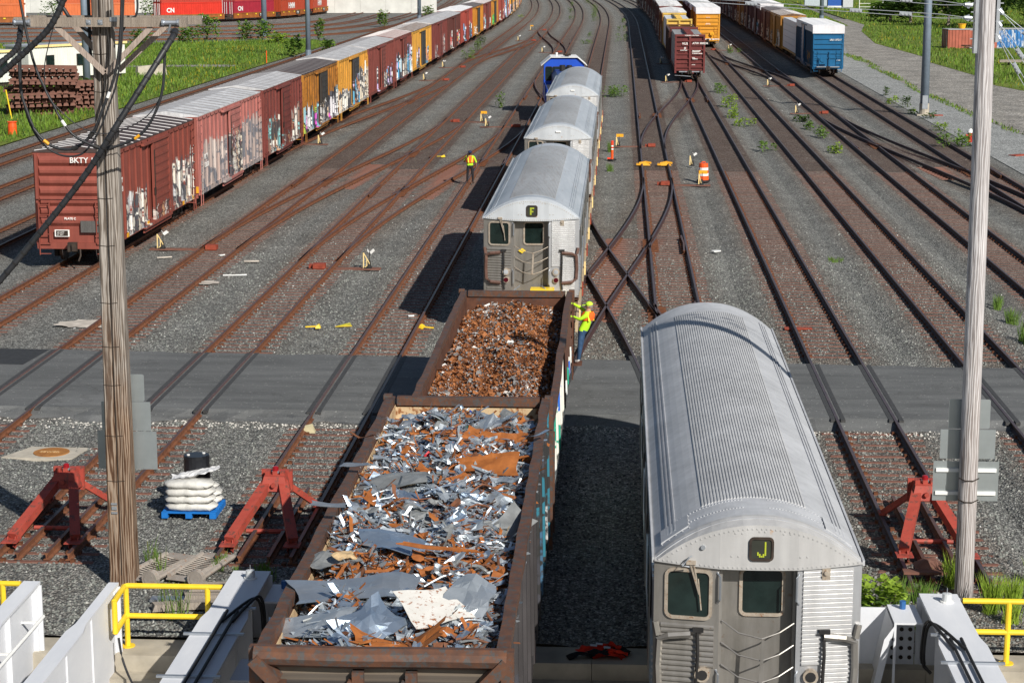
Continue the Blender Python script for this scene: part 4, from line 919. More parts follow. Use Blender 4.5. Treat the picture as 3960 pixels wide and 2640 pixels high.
def subway(y0, L, eave, label, letter, fresh, base=TRK['E']-.14, rot=0.0, dz=0, detail=True):
    """local y=0 is the near end, car runs to +L; eave = height of the roof edge"""
    r = thing('subway_car', (lat(base, y0), y0, 0), label, 'subway car', 'retired stainless subway cars', rot)
    e = eave; zb = e-2.55; W = 1.525; rise = .64
    arch = lambda x: e + rise*(1-(abs(x)/W)**2.15)
    # roof skin
    smooth, ribm = (M['roof_light'], M['roof_rib']) if fresh else (M['roof_old'], M['rib_old'])
    mb = MB(); N = 28; P = [(-W + 2*W*i/N) for i in range(N+1)]
    top = [(x, arch(x)) for x in P]; prof = top + [(x, arch(x)-.05) for x in reversed(P)]
    mb.extr(prof, .03, L-.03)
    mb.box(-W-.035, -W-.001, 0, L, e-.05, e+.03); mb.box(W+.001, W+.035, 0, L, e-.05, e+.03)
    rf = mb.build('roof', smooth, r, smooth=False)
    # raised ribbed centre panel and side ribs: real ridges
    def ridges(xa, xb, n, y_a, y_b, h):
        mb = MB(); 
        for i in range(n):
            x0 = xa+(xb-xa)*i/n; w = (xb-xa)/n; p = [(x0+w*.08, arch(x0+w*.08)-.002), (x0+w*.24, arch(x0+w*.24)+h), (x0+w*.62, arch(x0+w*.62)+h), (x0+w*.78, arch(x0+w*.78)-.002)]
            mb.extr(p, y_a, y_b)
        return mb
    cx = .80 if fresh else .74; rh = .016
    nr = 33 if detail else 24
    tag(ridges(-cx, cx, nr, 1.15 if fresh else .75, L-1.2, rh).build('roof_ribs', ribm, rf), kind='stuff')
    for s in (-1, 1):
        a, b = sorted((s*1.18, s*1.36)); ridges(a, b, 3, .6, L-.6, .022).build('gutter_ribs', smooth, rf)
    if fresh:
        mb = MB()
        for s in (-1, 1):
            for yy in (.62, 1.05):
                for k in range(26): x = s*(.2+1.2*k/25); mb.box(x-.010, x+.010, yy-.01, yy+.01, arch(x)-.002, arch(x)+.012)
            for k in range(5): 
                for q in range(4): x = s*(1.0+.1*k); mb.box(x-.009, x+.009, .35+q*.2, .37+q*.2, arch(x)-.002, arch(x)+.010)
        tag(mb.build('roof_rivets', smooth, rf), kind='stuff')
        for s in (-1, 1):
            x0 = s*1.02; x1 = s*1.42; mb = MB()
            mb.hexa([(x0,.42,arch(x0)),(x1,.42,arch(x1)),(x1,1.02,arch(x1)),(x0,1.02,arch(x0)),(x0,.42,arch(x0)+.03),(x1,.42,arch(x1)+.03),(x1,1.02,arch(x1)+.03),(x0,1.02,arch(x0)+.03)])
            mb.build('vent_panel', smooth, rf)
    # sides with fluting, door leaves and windows
    for s in (-1, 1):
        mb = MB(); mb.box(*sorted((s*W, s*(W-.06))), .06, L-.06, zb, e-.052)
        for k in range(10): z = zb+.1+k*.105; mb.extr([(s*W, z), (s*(W+.025), z+.02), (s*(W+.025), z+.05), (s*W, z+.07)], .3, L-.3)
        for k in range(4): z = e-.42+k*.09; mb.extr([(s*W, z), (s*(W+.022), z+.015), (s*(W+.022), z+.045), (s*W, z+.06)], .3, L-.3)
        sw = mb.build('side_wall', M['ss'] if fresh else M['ss'], r)
        for d in range(4):
            y = 2.2+d*(L-4.4)/3.0; mb = MB(); mb.box(*sorted((s*(W+.026), s*(W+.045))), y-.62, y+.62, zb+.1, e-.45)
            dd = mb.build('door', M['ss_brown'], r); mb = MB()
            for q in (-.32, .32): mb.box(*sorted((s*(W+.046), s*(W+.055))), y+q-.2, y+q+.2, zb+1.25, e-.62)
            mb.build('pane', M['glass'], dd)
        for d in range(3):
            for q in (-1, 0, 1):
                y = 2.2+(d+.5)*(L-4.4)/3.0+q*.98; mb = MB(); mb.box(*sorted((s*(W+.003), s*(W+.012))), y-.42, y+.42, zb+1.22, e-.55); mb.build('window', M['glass'], r)
    # end wall block behind the facets, and far end
    mb = MB(); mb.box(-W+.07, W-.07, .32, .38, zb, e-.06); mb.box(-W+.01, W-.01, L-.12, L-.06, zb, e-.06); mb.build('bulkhead', M['ss_brown'], r)
    # rounded hood in three facets
    fy = lambda x: -.03 - .16*max(0.0, min(1.0, (W-abs(x))/.95))
    mb = MB(); xs_ = sorted(set([-W, -W*.98, -.57, .57, W*.98, W] + [W*math.sin(math.pi/2*q/10)*sg for q in range(11) for sg in (-1, 1)]))
    bot = lambda x: e-.02-.07*max(0, 1-(abs(x)/W)**2)
    for a, b in zip(xs_, xs_[1:]):
        ta, tb = arch(a)-.04, arch(b)-.04
        mb.face([(a, fy(a), bot(a)), (b, fy(b), bot(b)), (b, fy(b), max(tb, bot(b)+.02)), (a, fy(a), max(ta, bot(a)+.02))])
        mb.face([(a, fy(a), max(ta, bot(a)+.02)), (b, fy(b), max(tb, bot(b)+.02)), (b, .12, arch(b)+.012), (a, .12, arch(a)+.012)])
        mb.face([(a, .12, arch(a)+.012), (b, .12, arch(b)+.012), (b, .2, arch(b)+.012), (a, .2, arch(a)+.012)])
        mb.face([(a, .3, bot(a)), (b, .3, bot(b)), (b, fy(b), bot(b)), (a, fy(a), bot(a))])
    hood = mb.build('hood', M['hood'] if fresh else M['hood_old'], r)
    mb = MB()
    for k in range(44):
        x = -1.46+2.92*k/43; z = bot(x)+.035; mb.box(x-.011, x+.011, fy(x)-.008, fy(x)+.004, z-.011, z+.011)
        z2 = arch(x)-.10
        if z2 > z+.06: mb.box(x-.010, x+.010, fy(x)-.008, fy(x)+.004, z2-.01, z2+.01)
    for (x, dzz) in ((-.35,.47),(-.25,.47),(.35,.47),(.45,.47),(-.4,.12),(-.3,.12),(.6,.12),(.7,.12),(0,.5),(.08,.5)): mb.box(x-.011, x+.011, fy(x)-.008, fy(x)+.004, e+dzz-.011, e+dzz+.011)
    tag(mb.build('rivets', M['hood'] if fresh else M['gasket'], hood), kind='stuff')
    if letter:
        mb = MB(); frame_ring(mb, .36, .36, .07, .035, fy(0)-.03, .03, .03, e+.24); sg = mb.build('sign_box', M['under'], r)
        mb = MB(); plate(mb, .30, .30, .05, fy(0)-.012, .01, .03, e+.24); mb.build('sign_face', M['signface'], sg)
        mb = MB(); pat = DOTS[letter]
        for j, row in enumerate(pat):
            for i, ch in enumerate(row):
                if ch == '#': x = .03-.052+i*.027; z = e+.24+.098-j*.026; mb.box(x-.0115, x+.0115, fy(0)-.022, fy(0)-.013, z-.0115, z+.0115)
        mb.build('route_letter', M['dots'], sg)
    else:
        mb = MB(); mb.box(-.1, .12, fy(0)-.05, fy(0)+.01, e+.27, e+.33); mb.build('marker_lamp', M['white'], r)
    # left panel with drop window
    shL = -.16/.95
    fl_ = lambda x: fy(x)+.05
    def facet(xa, xb, za, zb_, off=0.0):
        return [(xa, fl_(xa)+off, za), (xb, fl_(xb)+off, za), (xb, fl_(xb)+off, zb_), (xa, fl_(xa)+off, zb_)]
    zt = e-.03
    wl = (-1.02, .60) # window centre, width
    wz = e-.50
    mb = MB(); mb.face(facet(-W, -.57, zb, zt)); mb.face([(-.57, fl_(-.57), zb), (-.57, .30, zb), (-.57, .30, zt), (-.57, fl_(-.57), zt)])
    mb.face([(-W, .1, zb), (-W, fl_(-W), zb), (-W, fl_(-W), zt), (-W, .1, zt)])
    lp = mb.build('cab_panel', M['ss_brown'], r)
    mb = MB(); plate(mb, .62, .70, .10, fl_(-1.02)-.012, .01, -1.02, wz, 0, shL); w = mb.build('window', M['glass'], r)
    mb = MB(); frame_ring(mb, .70, .78, .12, .05, fl_(-1.02)-.035, .03, -1.02, wz, 0, shL); mb.build('frame', M['gasket'], w)
    mb = MB(); q0 = Vector((-1.0, fl_(-1.0)-.06, e-.02)); q1 = Vector((-.86, fl_(-.86)-.07, e-.48))
    mb.bar(q0, q1, .022, .022); mb.bar(q0+Vector((.05,0,0)), q1, .018, .018); mb.bar(q1+Vector((-.02,0,.24)), q1+Vector((.03,0,-.24)), .018, .012); mb.box(-1.06, -.92, fl_(-1)-.09, fl_(-1)-.01, e-.03, e+.03)
    mb.build('wiper', M['gasket'], r)
    if fresh:
        mb = MB(); mb.tube([(-.98, fy(-.98)-.02, e+.10), (-1.02, fy(-1.0)-.10, e+.10), (-1.12, fy(-1.1)-.14, e-.02), (-1.02, fy(-1.02)-.08, e-.05)], .012, 6); mb.tube([(-.82, fy(-.82)-.03, e+.24), (-.82, fy(-.82)+.02, e+.24)], .035, 8)
        mb.build('marker_bracket', M['steel'], r)
    # corrugation below the window
    def corr(xa, xb, za, zb_, n, mat, gap=None, name='corrugated_panel'):
        mb = MB(); st = (zb_-za)/n
        for i in range(n):
            z = za+i*st
            segs = [(xa, xb)]
            if gap and gap[2] < z+st/2 < gap[3]: segs = [(xa, gap[0]), (gap[1], xb)]
            for (a, b) in segs:
                if b-a < .03: continue
                A, B = fl_(a)-.004, fl_(b)-.004; d = .026
                mb.face([(a, A, z), (b, B, z), (b, B-d, z+st*.30), (a, A-d, z+st*.30)]); mb.face([(a, A-d, z+st*.30), (b, B-d, z+st*.30), (b, B-d, z+st*.62), (a, A-d, z+st*.62)])
                mb.face([(a, A-d, z+st*.62), (b, B-d, z+st*.62), (b, B, z+st*.92), (a, A, z+st*.92)])
                mb.face([(a, A, z), (a, A-d, z+st*.3), (a, A-d, z+st*.62), (a, A, z+st*.92)]); mb.face([(b, B, z), (b, B, z+st*.92), (b, B-d, z+st*.62), (b, B-d, z+st*.3)])
        return mb.build(name, mat, r)
    nb = 17
    corr(-1.42, -.64, zb+.16, e-.96, nb, M['ss_brown'], (-.93, -.64, zb, zb+.95))
    # right panel, fully corrugated
    mb = MB(); mb.face(facet(.57, W, zb, zt)); mb.face([(.57, .30, zb), (.57, fl_(.57), zb), (.57, fl_(.57), zt), (.57, .30, zt)]); mb.face([(W, fl_(W), zb), (W, .1, zb), (W, .1, zt), (W, fl_(W), zt)])
    mb.build('corner_panel', M['ss'], r)
    corr(.66, 1.40, zb+.16, e-.07, 34, M['ss_corr'], (.64, .95, zb, zb+.95))
    mb = MB(); mb.box(.93, 1.05, fl_(1.0)-.05, fl_(1.0)-.02, e-.24, e-.06); mb.tube([(.99, fl_(1)-.08, e-.13), (.99, fl_(1)-.05, e-.13)], .035, 8); mb.build('marker_plate', M['gasket'], r)
    # recessed door
    mb = MB(); mb.box(-.54, .54, .16, .20, zb+.04, e-.10); mb.box(-.565, -.52, -.06, .28, zb+.04, e-.06); mb.box(.52, .565, -.06, .28, zb+.04, e-.06); dr_ = mb.build('end_door', M['ss_brown'], r)
    mb = MB(); plate(mb, .60, .68, .09, .148, .01, .08, e-.52); mb.build('pane', M['glass'], dr_)
    mb = MB(); frame_ring(mb, .68, .76, .11, .05, .125, .03, .08, e-.52); mb.build('frame', M['gasket'], dr_)
    # guard bars across the door, hand holds
    mb = MB()
    for k in range(3):
        z = e-1.02-.34*k; pts = [(-.52, -.08, z+.12), (-.28, -.22, z-.02), (.06, -.30, z-.08), (.32, -.24, z+.0), (.54, -.10, z+.10)]; mb.tube(pts, .012, 5)
    mb.bar((.08, -.31, e-1.12), (.05, -.31, e-1.78), .05, .02)
    mb.build('gate_bars', M['gasket'] if not fresh else M['ss_brown'], r)
    for s in (-1, 1):
        mb = MB(); mb.tube([(s*.60, -.13, e-.15), (s*.56, -.2, e-.2), (s*.56, -.2, e-.55), (s*.60, -.13, e-.62)], .018, 5); mb.build('grab_handle', M['steel'], r)
        mb = MB(); mb.tube([(s*.60, -.13, e-1.65), (s*.57, -.2, e-1.7), (s*.57, -.2, e-2.1), (s*.60, -.13, e-2.2)], .018, 5); mb.build('grab_handle', M['steel'], r)
    # brake hose uprights
    for s, x in ((-1, -.88), (1, .98)):
        mb = MB(); mb.tube([(x, fl_(x)-.06, e-1.02), (x+.01, fl_(x)-.09, e-1.4), (x-.01, fl_(x)-.08, e-2.0), (x+.02, fl_(x)-.06, e-2.3)], .026, 6); mb.box(x-.07, x+.09, fl_(x)-.10, fl_(x)-.03, e-1.06, e-1.0); mb.build('hose', M['black'], r)
    # lamps
    for s in (-1, 1):
        x = s*.80; y = fl_(x)-.05
        for k, z in ((0, e-1.72), (1, e-1.98)):
            mb = MB(); mb.tube([(x, y+.04, z), (x, y-.035, z)], .115 if k == 0 else .10, 14); h_ = mb.build('headlight' if k == 0 else 'tail_light', M['gasket'], r)
            mb = MB(); mb.tube([(x, y-.036, z), (x, y-.045, z)], .078, 12); mb.build('lens', (M['black'] if fresh else M['lens']) if k == 0 else M['redlens'], h_)
    # brown pantograph gate frames at the corners, anti-climber below
    for s in (-1, 1):
        mb = MB(); x1, x2 = s*.98, s*1.48; y = fl_(s*1.2)-.07
        mb.tube([(x1, y-.03, e-1.10), (s*1.30, y-.02, e-1.13), (s*1.44, y+.03, e-1.2), (s*1.46, y+.05, e-1.6), (s*1.44, y+.03, e-1.95), (s*1.30, y-.02, e-2.05), (x1, y-.03, e-2.08)], .055, 6)
        mb.tube([(s*1.46, y+.05, e-1.15), (s*1.5, y+.08, e-.95)], .05, 6)
        mb.build('guard_frame', M['brownbar'] if not fresh else M['ss_brown'], r)
    mb = MB()
    for k in range(3): mb.hexa([(-W, .05, zb-.02-.1*k), (W, .05, zb-.02-.1*k), (W, .3, zb-.02-.1*k), (-W, .3, zb-.02-.1*k), (-W, .0, zb+.05-.1*k), (W, .0, zb+.05-.1*k), (W, .3, zb+.05-.1*k), (-W, .3, zb+.05-.1*k)]); mb.box(-1.0, 1.0, -.2, .0, zb-.02-.1*k, zb+.045-.1*k)
    mb.build('anticlimber', M['brownbar'], r)
    if letter == 'F':
        mb = MB(); mb.hexa([(-.42,.10,e-1.08),(-.30,.10,e-1.16),(-.18,.10,e-1.08),(-.30,.10,e-1.0)]+[(-.42,.12,e-1.08),(-.30,.12,e-1.16),(-.18,.12,e-1.08),(-.30,.12,e-1.0)]); mb.build('yellow_tag', M['yellow'], r)
    return r, zb
def piggyback(y0, L, label, zdeck):
    r = thing('flatcar', (lat(TRK['E']-.14, y0), y0, 0), label, 'flatcar', 'long flatcars carrying subway cars')
    m = m_rust('brown flatcar deck', (.16,.10,.06), (.30,.20,.12), .8, 2)
    mb = MB(); mb.box(-1.5, 1.5, 0, L, zdeck-.16, zdeck); mb.box(-.5, .5, 0, L, .75, zdeck-.16); mb.build('deck', m, r)
    for s in (-1, 1):
        mb = MB(); mb.box(*sorted((s*1.501, s*1.58)), 0, L, zdeck-.28, zdeck+.03); mb.build('side_rail', m_rust('pale side rail', (.42,.34,.24), (.55,.42,.25), .7, 3, (.3,.1,.04)), r)
        k = 0
        while 1.5+k*4.4 < L:
            y = 1.5+k*4.4; mb = MB(); mb.box(*sorted((s*1.585, s*1.63)), y, y+.45, zdeck-.2, zdeck+.05); mb.box(*sorted((s*1.585, s*1.63)), y+.1, y+.25, zdeck+.051, zdeck+.25); mb.build('tie_down', M['cream'] if k % 2 == 0 else M['red_rust'], r); k += 1
    mb = MB(); mb.box(.0, .75, 3.0, 3.5, zdeck+.002, zdeck+.5); mb.box(-.5, 1.3, 3.1, 3.55, zdeck+.002, zdeck+.2); mb.build('chock_block', M['yellow'], r)
    mb = MB()
    for s in (-1, 1):
        for k in range(9): p = Vector((s*(.35+.10*k), 3.4-.24*k+.02, zdeck+.55-.055*k)); mb.tube([p, p+Vector((s*.09, -.16, -.06))], .035 if k % 2 else .022, 5)
    mb.build('chains', M['steel'], r)
    add_truck(r, 2.5); add_truck(r, L-2.5); coupler(r, 0, -.7); coupler(r, L, .7)
    return r
subway(28.3, 18.3, 3.38, 'near stainless subway car showing the letter J', 'J', True, base=TRK['F']+.05)
ZD = 1.12
for y0, ev, lb, le in ((63.0, 3.82, 'stainless subway car on a flatcar showing the letter F', 'F'), (90.4, 3.82, 'middle stainless subway car without a route letter, behind the F car', None), (117.4, 3.82, 'farthest stainless subway car, just in front of the blue locomotive', None)):
    subway(y0, 18.3, ev, lb, le, False)
for y0, lb in ((59.3, 'brown flatcar with yellow stakes under the F subway car'), (86.8, 'brown flatcar under the middle subway car'), (113.9, 'brown flatcar under the farthest subway car')):
    piggyback(y0, 26.6, lb, ZD)

# ------------------------------------------------ blue switcher locomotive
def loco():
    y0 = 141.5; x = -3.68; r = thing('locomotive', (x, y0, 0), 'blue switcher locomotive with white roof behind the subway cars', 'locomotive', None, math.atan(.06))
    bl = m_paint('royal blue paint', (.010,.075,.50), .0, .4, .08, False, spec=.5); db = m_paint('dark blue hood', (.022,.05,.19), .02, .45, .12, False)
    mb = MB(); mb.box(-1.5, 1.5, 0, 14.5, 1.15, 1.42); mb.box(-1.2, 1.2, 1, 13.5, .7, 1.15); mb.build('frame', bl, r)
    mb = MB(); mb.extr([(-.95, 1.42), (.95, 1.42), (.95, 3.1), (.7, 3.42), (-.7, 3.42), (-.95, 3.1)], .8, 8.8)
    for k in range(10): mb.box(-.955, .955, 1.4+k*.6, 1.9+k*.6, 1.9, 2.8)
    mb.build('hood', db, r)
    mb = MB(); mb.tube([(-.2, 6.6, 3.42), (-.2, 6.6, 3.85)], .22, 10); mb.tube([(.35, 8.2, 3.42), (.35, 8.2, 3.75)], .2, 8); mb.build('exhaust_stack', M['black'], r)
    mb = MB(); P = [(-1.52, 1.42), (1.52, 1.42), (1.52, 3.75), (.95, 4.22), (-.95, 4.22), (-1.52, 3.75)]; mb.extr(P, 9.0, 12.2); cab = mb.build('cab', bl, r)
    for cx, w, cz, h in ((-1.15, .46, 3.08, 1.0), (-.45, .82, 3.30, .55), (.45, .82, 3.30, .55), (1.17, .46, 3.12, .8)):
        mb = MB(); plate(mb, w, h, .1, 8.985, .02, cx, cz); wi = mb.build('window', M['glass'], cab); mb = MB(); frame_ring(mb, w+.07, h+.07, .12, .035, 8.97, .03, cx, cz); mb.build('frame', M['under'], wi)
    for s in (-1, 1):
        mb = MB(); mb.box(*sorted((s*1.521, s*1.54)), 9.5, 11.7, 2.7, 3.6); mb.build('window', M['glass'], cab)
    mb = MB(); RP = [(-1.72, 3.66), (-1.0, 4.27), (1.0, 4.27), (1.72, 3.66), (1.73, 3.70), (1.01, 4.315), (-1.01, 4.315), (-1.73, 3.70)]; mb.extr(RP, 8.82, 12.4); mb.build('cab_roof', M['white'], r)
    mb = MB()
    for dx in (-.16, .05, .26): mb.tube([(dx+.15, 8.9, 4.5), (dx+.15, 9.35, 4.5)], [.10, .05], 8)
    mb.box(.05, .35, 9.0, 9.1, 4.36, 4.5); mb.build('horn', M['under'], r)
    mb = MB(); mb.tube([(-.55, 9.6, 4.36), (-.55, 9.6, 4.55)], .06, 8); mb.tube([(-.55, 9.6, 4.5), (-.55, 9.6, 4.62)], .09, 8); mb.build('antenna', M['white'], r)
    mb = MB(); mb.box(-1.5, -.97, 8.4, 8.99, 1.43, 2.25); mb.build('white_box', M['white'], r)
    mb = MB(); mb.tube([(.15, 8.6, 2.62), (.15, 8.3, 2.62)], .01, 5); 
    for s in (-1, 1):
        mb.bar((s*1.45, .1, 2.45), (s*1.45, 8.8, 2.45), .05, .05)
        for k in range(14): mb.bar((s*1.45, .15+k*.65, 1.42), (s*1.45, .15+k*.65, 2.45), .035, .035)
    mb.build('handrail', bl, r)
    for yy in (3.0, 11.4): add_truck(r, yy)
    coupler(r, 0, -.8)
loco()
# ================================================================ GONDOLAS AND SCRAP
M['gond'] = m_rust('rusty brown gondola steel', (.07,.035,.026), (.18,.075,.042), .75, 2.4, (.08,.07,.07), .3)
M['gond_top'] = m_rust('scuffed top chord', (.085,.058,.05), (.21,.092,.05), .6, 4.0, (.10,.093,.09), .4, .3, .55)
M['gond_in'] = m_rust('tan flaking inner wall', (.48,.33,.19), (.60,.46,.28), .75, 2.5, (.26,.10,.035), 0, .3, .56)
def gondola(y0, y1, H, label, graff, end_detail, tan):
    L = y1-y0; h = L/2; yc = (y0+y1)/2; r = thing('gondola_car', (TRK['E']-.22, yc, 0), label, 'gondola car', 'gondola cars loaded with scrap'); W = 1.58
    mb = MB(); mb.box(-.4, .4, -h, h, .75, 1.05); mb.box(-W+.1, W-.1, -h+.06, h-.06, 1.05, 1.15); mb.build('floor', M['gond'], r)
    for s in (-1, 1):
        mb = MB(); mb.box(*sorted((s*(W-.10), s*(W-.16))), -h, h, 1.0, H-.14)
        n = 13
        for k in range(n): y = -h+.1+(L-.3)*k/(n-1); mb.hexa([(s*(W-.099), y-.12, 1.0), (s*(W+.02), y-.07, 1.0), (s*(W+.02), y+.07, 1.0), (s*(W-.099), y+.12, 1.0), (s*(W-.099), y-.12, H-.16), (s*(W-.02), y-.07, H-.16), (s*(W-.02), y+.07, H-.16), (s*(W-.099), y+.12, H-.16)])
        mb.box(*sorted((s*(W-.099), s*(W-.0))), -h, h, .95, 1.15)
        mb.build('side_wall', graff if s > 0 else M['gond'], r)
        mb = MB(); mb.box(*sorted((s*(W-.161), s*(W-.175))), -h+.1, h-.1, 1.15, H-.16); mb.build('inner_wall', tan, r)
        mb = MB(); N = 22; pts = []
        a, b = sorted((s*W, s*(W-.16)))
        for k in range(N+1): pts.append((-h + L*k/N, random.uniform(-.018, .018), random.uniform(-.012, .012)))
        for (ya, da, za), (yb_, db_, zb_) in zip(pts, pts[1:]): mb.hexa([(a+da, ya, H-.14), (b+da, ya, H-.14), (b+db_, yb_, H-.14), (a+db_, yb_, H-.14), (a+da, ya, H+za), (b+da, ya, H+za), (b+db_, yb_, H+zb_), (a+db_, yb_, H+zb_)])
        mb.build('top_chord', M['gond_top'], r)
        for e in (-1, 1):
            mb = MB(); mb.bar((s*(W-.02), e*(h-.04), .7), (s*(W-.02), e*(h-.04), H+.04), .16, .16)
            if e < 0 and end_detail: mb.bar((s*(W-.12), -h-.12, 1.0), (s*(W-.3), -h-.12, H-.35), .22, .16); mb.bar((s*(W-.3), -h-.12, H-.35), (s*(W-.02), -h-.12, H-.05), .24, .16)
            mb.build('corner_post', M['gond_top'], r)
    for e in (-1, 1):
        mb = MB(); mb.box(-W+.11, W-.11, *sorted((e*h, e*(h-.07))), 1.0, H-.15); 
        mb.build('end_wall', M['gond'] if e > 0 or not end_detail else M['gond_end'], r)
        mb = MB(); mb.box(-W+.17, W-.17, *sorted((e*(h-.071), e*(h-.085))), 1.15, H-.2); mb.build('inner_wall', tan, r)
        mb = MB()
        if e < 0 and end_detail: mb.tube([(-W+.02, -h-.06, H-.04), (-.4, -h-.07, H-.05), (.5, -h-.05, H-.045), (W-.02, -h-.06, H-.04)], .135, 10)
        mb.box(-W+.201, W-.201, *sorted((e*(h-.13), e*(h+.03))), H-.16, H+.005); mb.build('end_chord', M['gond_top'], r)
        add_truck(r, e*(h-1.9)); coupler(r, e*h, e*.7)
    if end_detail:
        for x in (-.28, .38): 
            mb = MB(); mb.box(x-.07, x+.07, -h-.13, -h-.002, H-.95, H-.22); mb.tube([(x-.1, -h-.16, H-.35), (x-.1, -h-.05, H-.35)], .03, 6); mb.build('bracket', M['gond_top'], r)
        mb = MB(); mb.tube([(-.32, -h-.16, H-.55), (.42, -h-.16, H-.55)], .02, 6); mb.build('release_rod', M['gond_top'], r)
    return r
M['gond_end'] = m_graffiti('black sprayed end wall', (.045,.04,.04), [(.30,.16,.03),(.05,.04,.035),(.38,.25,.05),(.10,.06,.03),(.24,.12,.03),(.16,.13,.10)], .9, [(-9,9,8)], 61, .2, .2, .9, .3)
gr1 = m_graffiti('grimy dark gondola side', (.055,.05,.052), [(.03,.16,.22),(.05,.05,.06),(.5,.5,.5),(.05,.12,.2),(.03,.03,.03)], .95, [(2,7,3.4),(-7,-4,2.6)], 71, .3, .3, .8, .8)
gr2 = m_graffiti('green and blue sprayed gondola side', (.10,.05,.035), [(.02,.38,.14),(.02,.12,.5),(.65,.67,.66),(.02,.3,.2),(.05,.2,.55),(.68,.66,.6)], .95, [(-8.5,1.0,3.4),(2.4,8,1.4)], 72, .2, .2, .55, 1.5)
GY0, GY1, GH = 23.2, 37.5, 3.72
gondola(GY0, GY1, GH, 'near rusty gondola heaped with bent sheet metal scrap', gr1, True, M['gond_in'])
HY0, HY1, HH = 38.6, 55.6, 2.72
gondola(HY0, HY1, HH, 'lower rusty gondola filled with shredded rusty scrap beside the climbing worker', gr2, False, M['gond'])

def galv(name, a, b, rough, metal):
    n = NT(name); k = n.noise(n.co(), 2.2, 5, .65); f = n.noise(n.co((2,9,4)), 3.0, 4, .7)
    c = n.ramp(k.outputs[0], [(.3, a), (.7, b)]); c = n.mix(n.ramp(f.outputs[0], [(.62, 0), (.72, .45)]), c, (.20,.17,.14)); n.bump(f.outputs[0], .12, .02)
    return n.out(c, rough, metal, .5)
S = [galv('dull galvanized sheet', (.40,.45,.49), (.60,.645,.68), .40, .65), galv('bright galvanized sheet', (.44,.48,.52), (.62,.66,.69), .38, .8), galv('blue grey sheet', (.36,.46,.58), (.54,.63,.73), .30, .8),
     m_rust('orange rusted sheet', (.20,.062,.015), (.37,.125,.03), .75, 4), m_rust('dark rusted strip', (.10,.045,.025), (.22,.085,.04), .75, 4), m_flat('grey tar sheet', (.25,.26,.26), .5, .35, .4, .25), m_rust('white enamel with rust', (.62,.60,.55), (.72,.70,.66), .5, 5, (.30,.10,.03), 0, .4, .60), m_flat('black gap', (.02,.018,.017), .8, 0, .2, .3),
     m_flat('tan painted scrap', (.50,.36,.20), .7, 0, .3, .2), m_flat('red painted scrap', (.5,.03,.04), .5, 0, .4, .1), m_flat('green plastic scrap', (.05,.3,.18), .5, 0, .4, .1), m_flat('cobalt painted scrap', (.03,.06,.32), .5, 0, .4, .1)]
def scrap_z(x, y): # local heap height in the near gondola
    e = max(0, (abs(x)-.9)/.5); return GH-.20 + .15*hn(x*2.2, y*1.1) + .10*hn(x*5, y*3.2) - .16*max(0, min(1, e)) - .32*max(0, (y-5.6)/1.3)
def sheet_pts(L, W, curl, crump, n=5, m=4):
    g = []
    ph = random.random()*6; fold = random.uniform(-.4, .4) if random.random() < .55 else None; fa = random.uniform(-.7, .7)
    for i in range(n+1):
        u = i/n-.5; row = []
        for j in range(m+1):
            v = j/m-.5; x = u*L*(1+.09*math.sin(v*4+ph)); y = v*W*(1+.12*math.sin(u*5+ph))
            z = curl*(u*u*4-.5)*L*.3 + crump*math.sin(u*7+ph)*math.cos(v*6+ph*2) + random.uniform(-1, 1)*crump*.35
            if fold is not None and u > fold: z += (u-fold)*L*fa
            row.append((x + random.uniform(-1, 1)*crump*.5, y + random.uniform(-1, 1)*crump*.5, z))
        g.append(row)
    return g
def add_sheet(mb, g, T, mi):
    n, m = len(g)-1, len(g[0])-1; i0 = len(mb.v)
    for row in g:
        for p in row: mb.v.append(tuple(T @ Vector(p)))
    for i in range(n):
        for j in range(m):
            a = i0+i*(m+1)+j; mb.f.append((a, a+m+1, a+m+2, a+1)); mb.m.append(mi)
def xf(x, y, z, rx, ry, rz): return Matrix.Translation((x, y, z)) @ Euler((rx, ry, rz)).to_matrix().to_4x4()
yc = (GY0+GY1)/2; hl = (GY1-GY0)/2-.15; gx = TRK['E']-.22
# dense small scrap: one uncountable mass
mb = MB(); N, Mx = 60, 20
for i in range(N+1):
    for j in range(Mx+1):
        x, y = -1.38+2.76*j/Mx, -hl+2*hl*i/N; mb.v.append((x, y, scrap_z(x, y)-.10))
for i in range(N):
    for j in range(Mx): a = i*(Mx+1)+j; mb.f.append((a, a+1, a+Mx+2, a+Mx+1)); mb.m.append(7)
def rust_band(y): return .18+.30*max(0, hn(2.0, y*1.7))
for k in range(12500):
    x, y = random.uniform(-1.36, 1.36), random.uniform(-hl, hl); z = scrap_z(x, y)+random.uniform(-.08, .17)*random.random()
    q = random.random(); rb = rust_band(y+.3*hn(x*2, y)); mi = 3 if q < rb*.8 else 4 if q < rb*1.25 else random.choice((0,0,1,2,2,5,0,1)) if random.random() < .975 else random.choice((6,8,9,10,11))
    T = xf(x, y, z, random.gauss(.15, .45), random.gauss(0, .4), random.gauss(0, .7))
    if random.random() < .5: add_sheet(mb, sheet_pts(random.uniform(.12, .62), random.uniform(.02, .06), random.uniform(-.6, .6), .012, 4, 1), T, mi)
    else: add_sheet(mb, sheet_pts(random.uniform(.07, .30), random.uniform(.05, .18), random.uniform(-.4, .4), .02, 2, 2), T, mi)
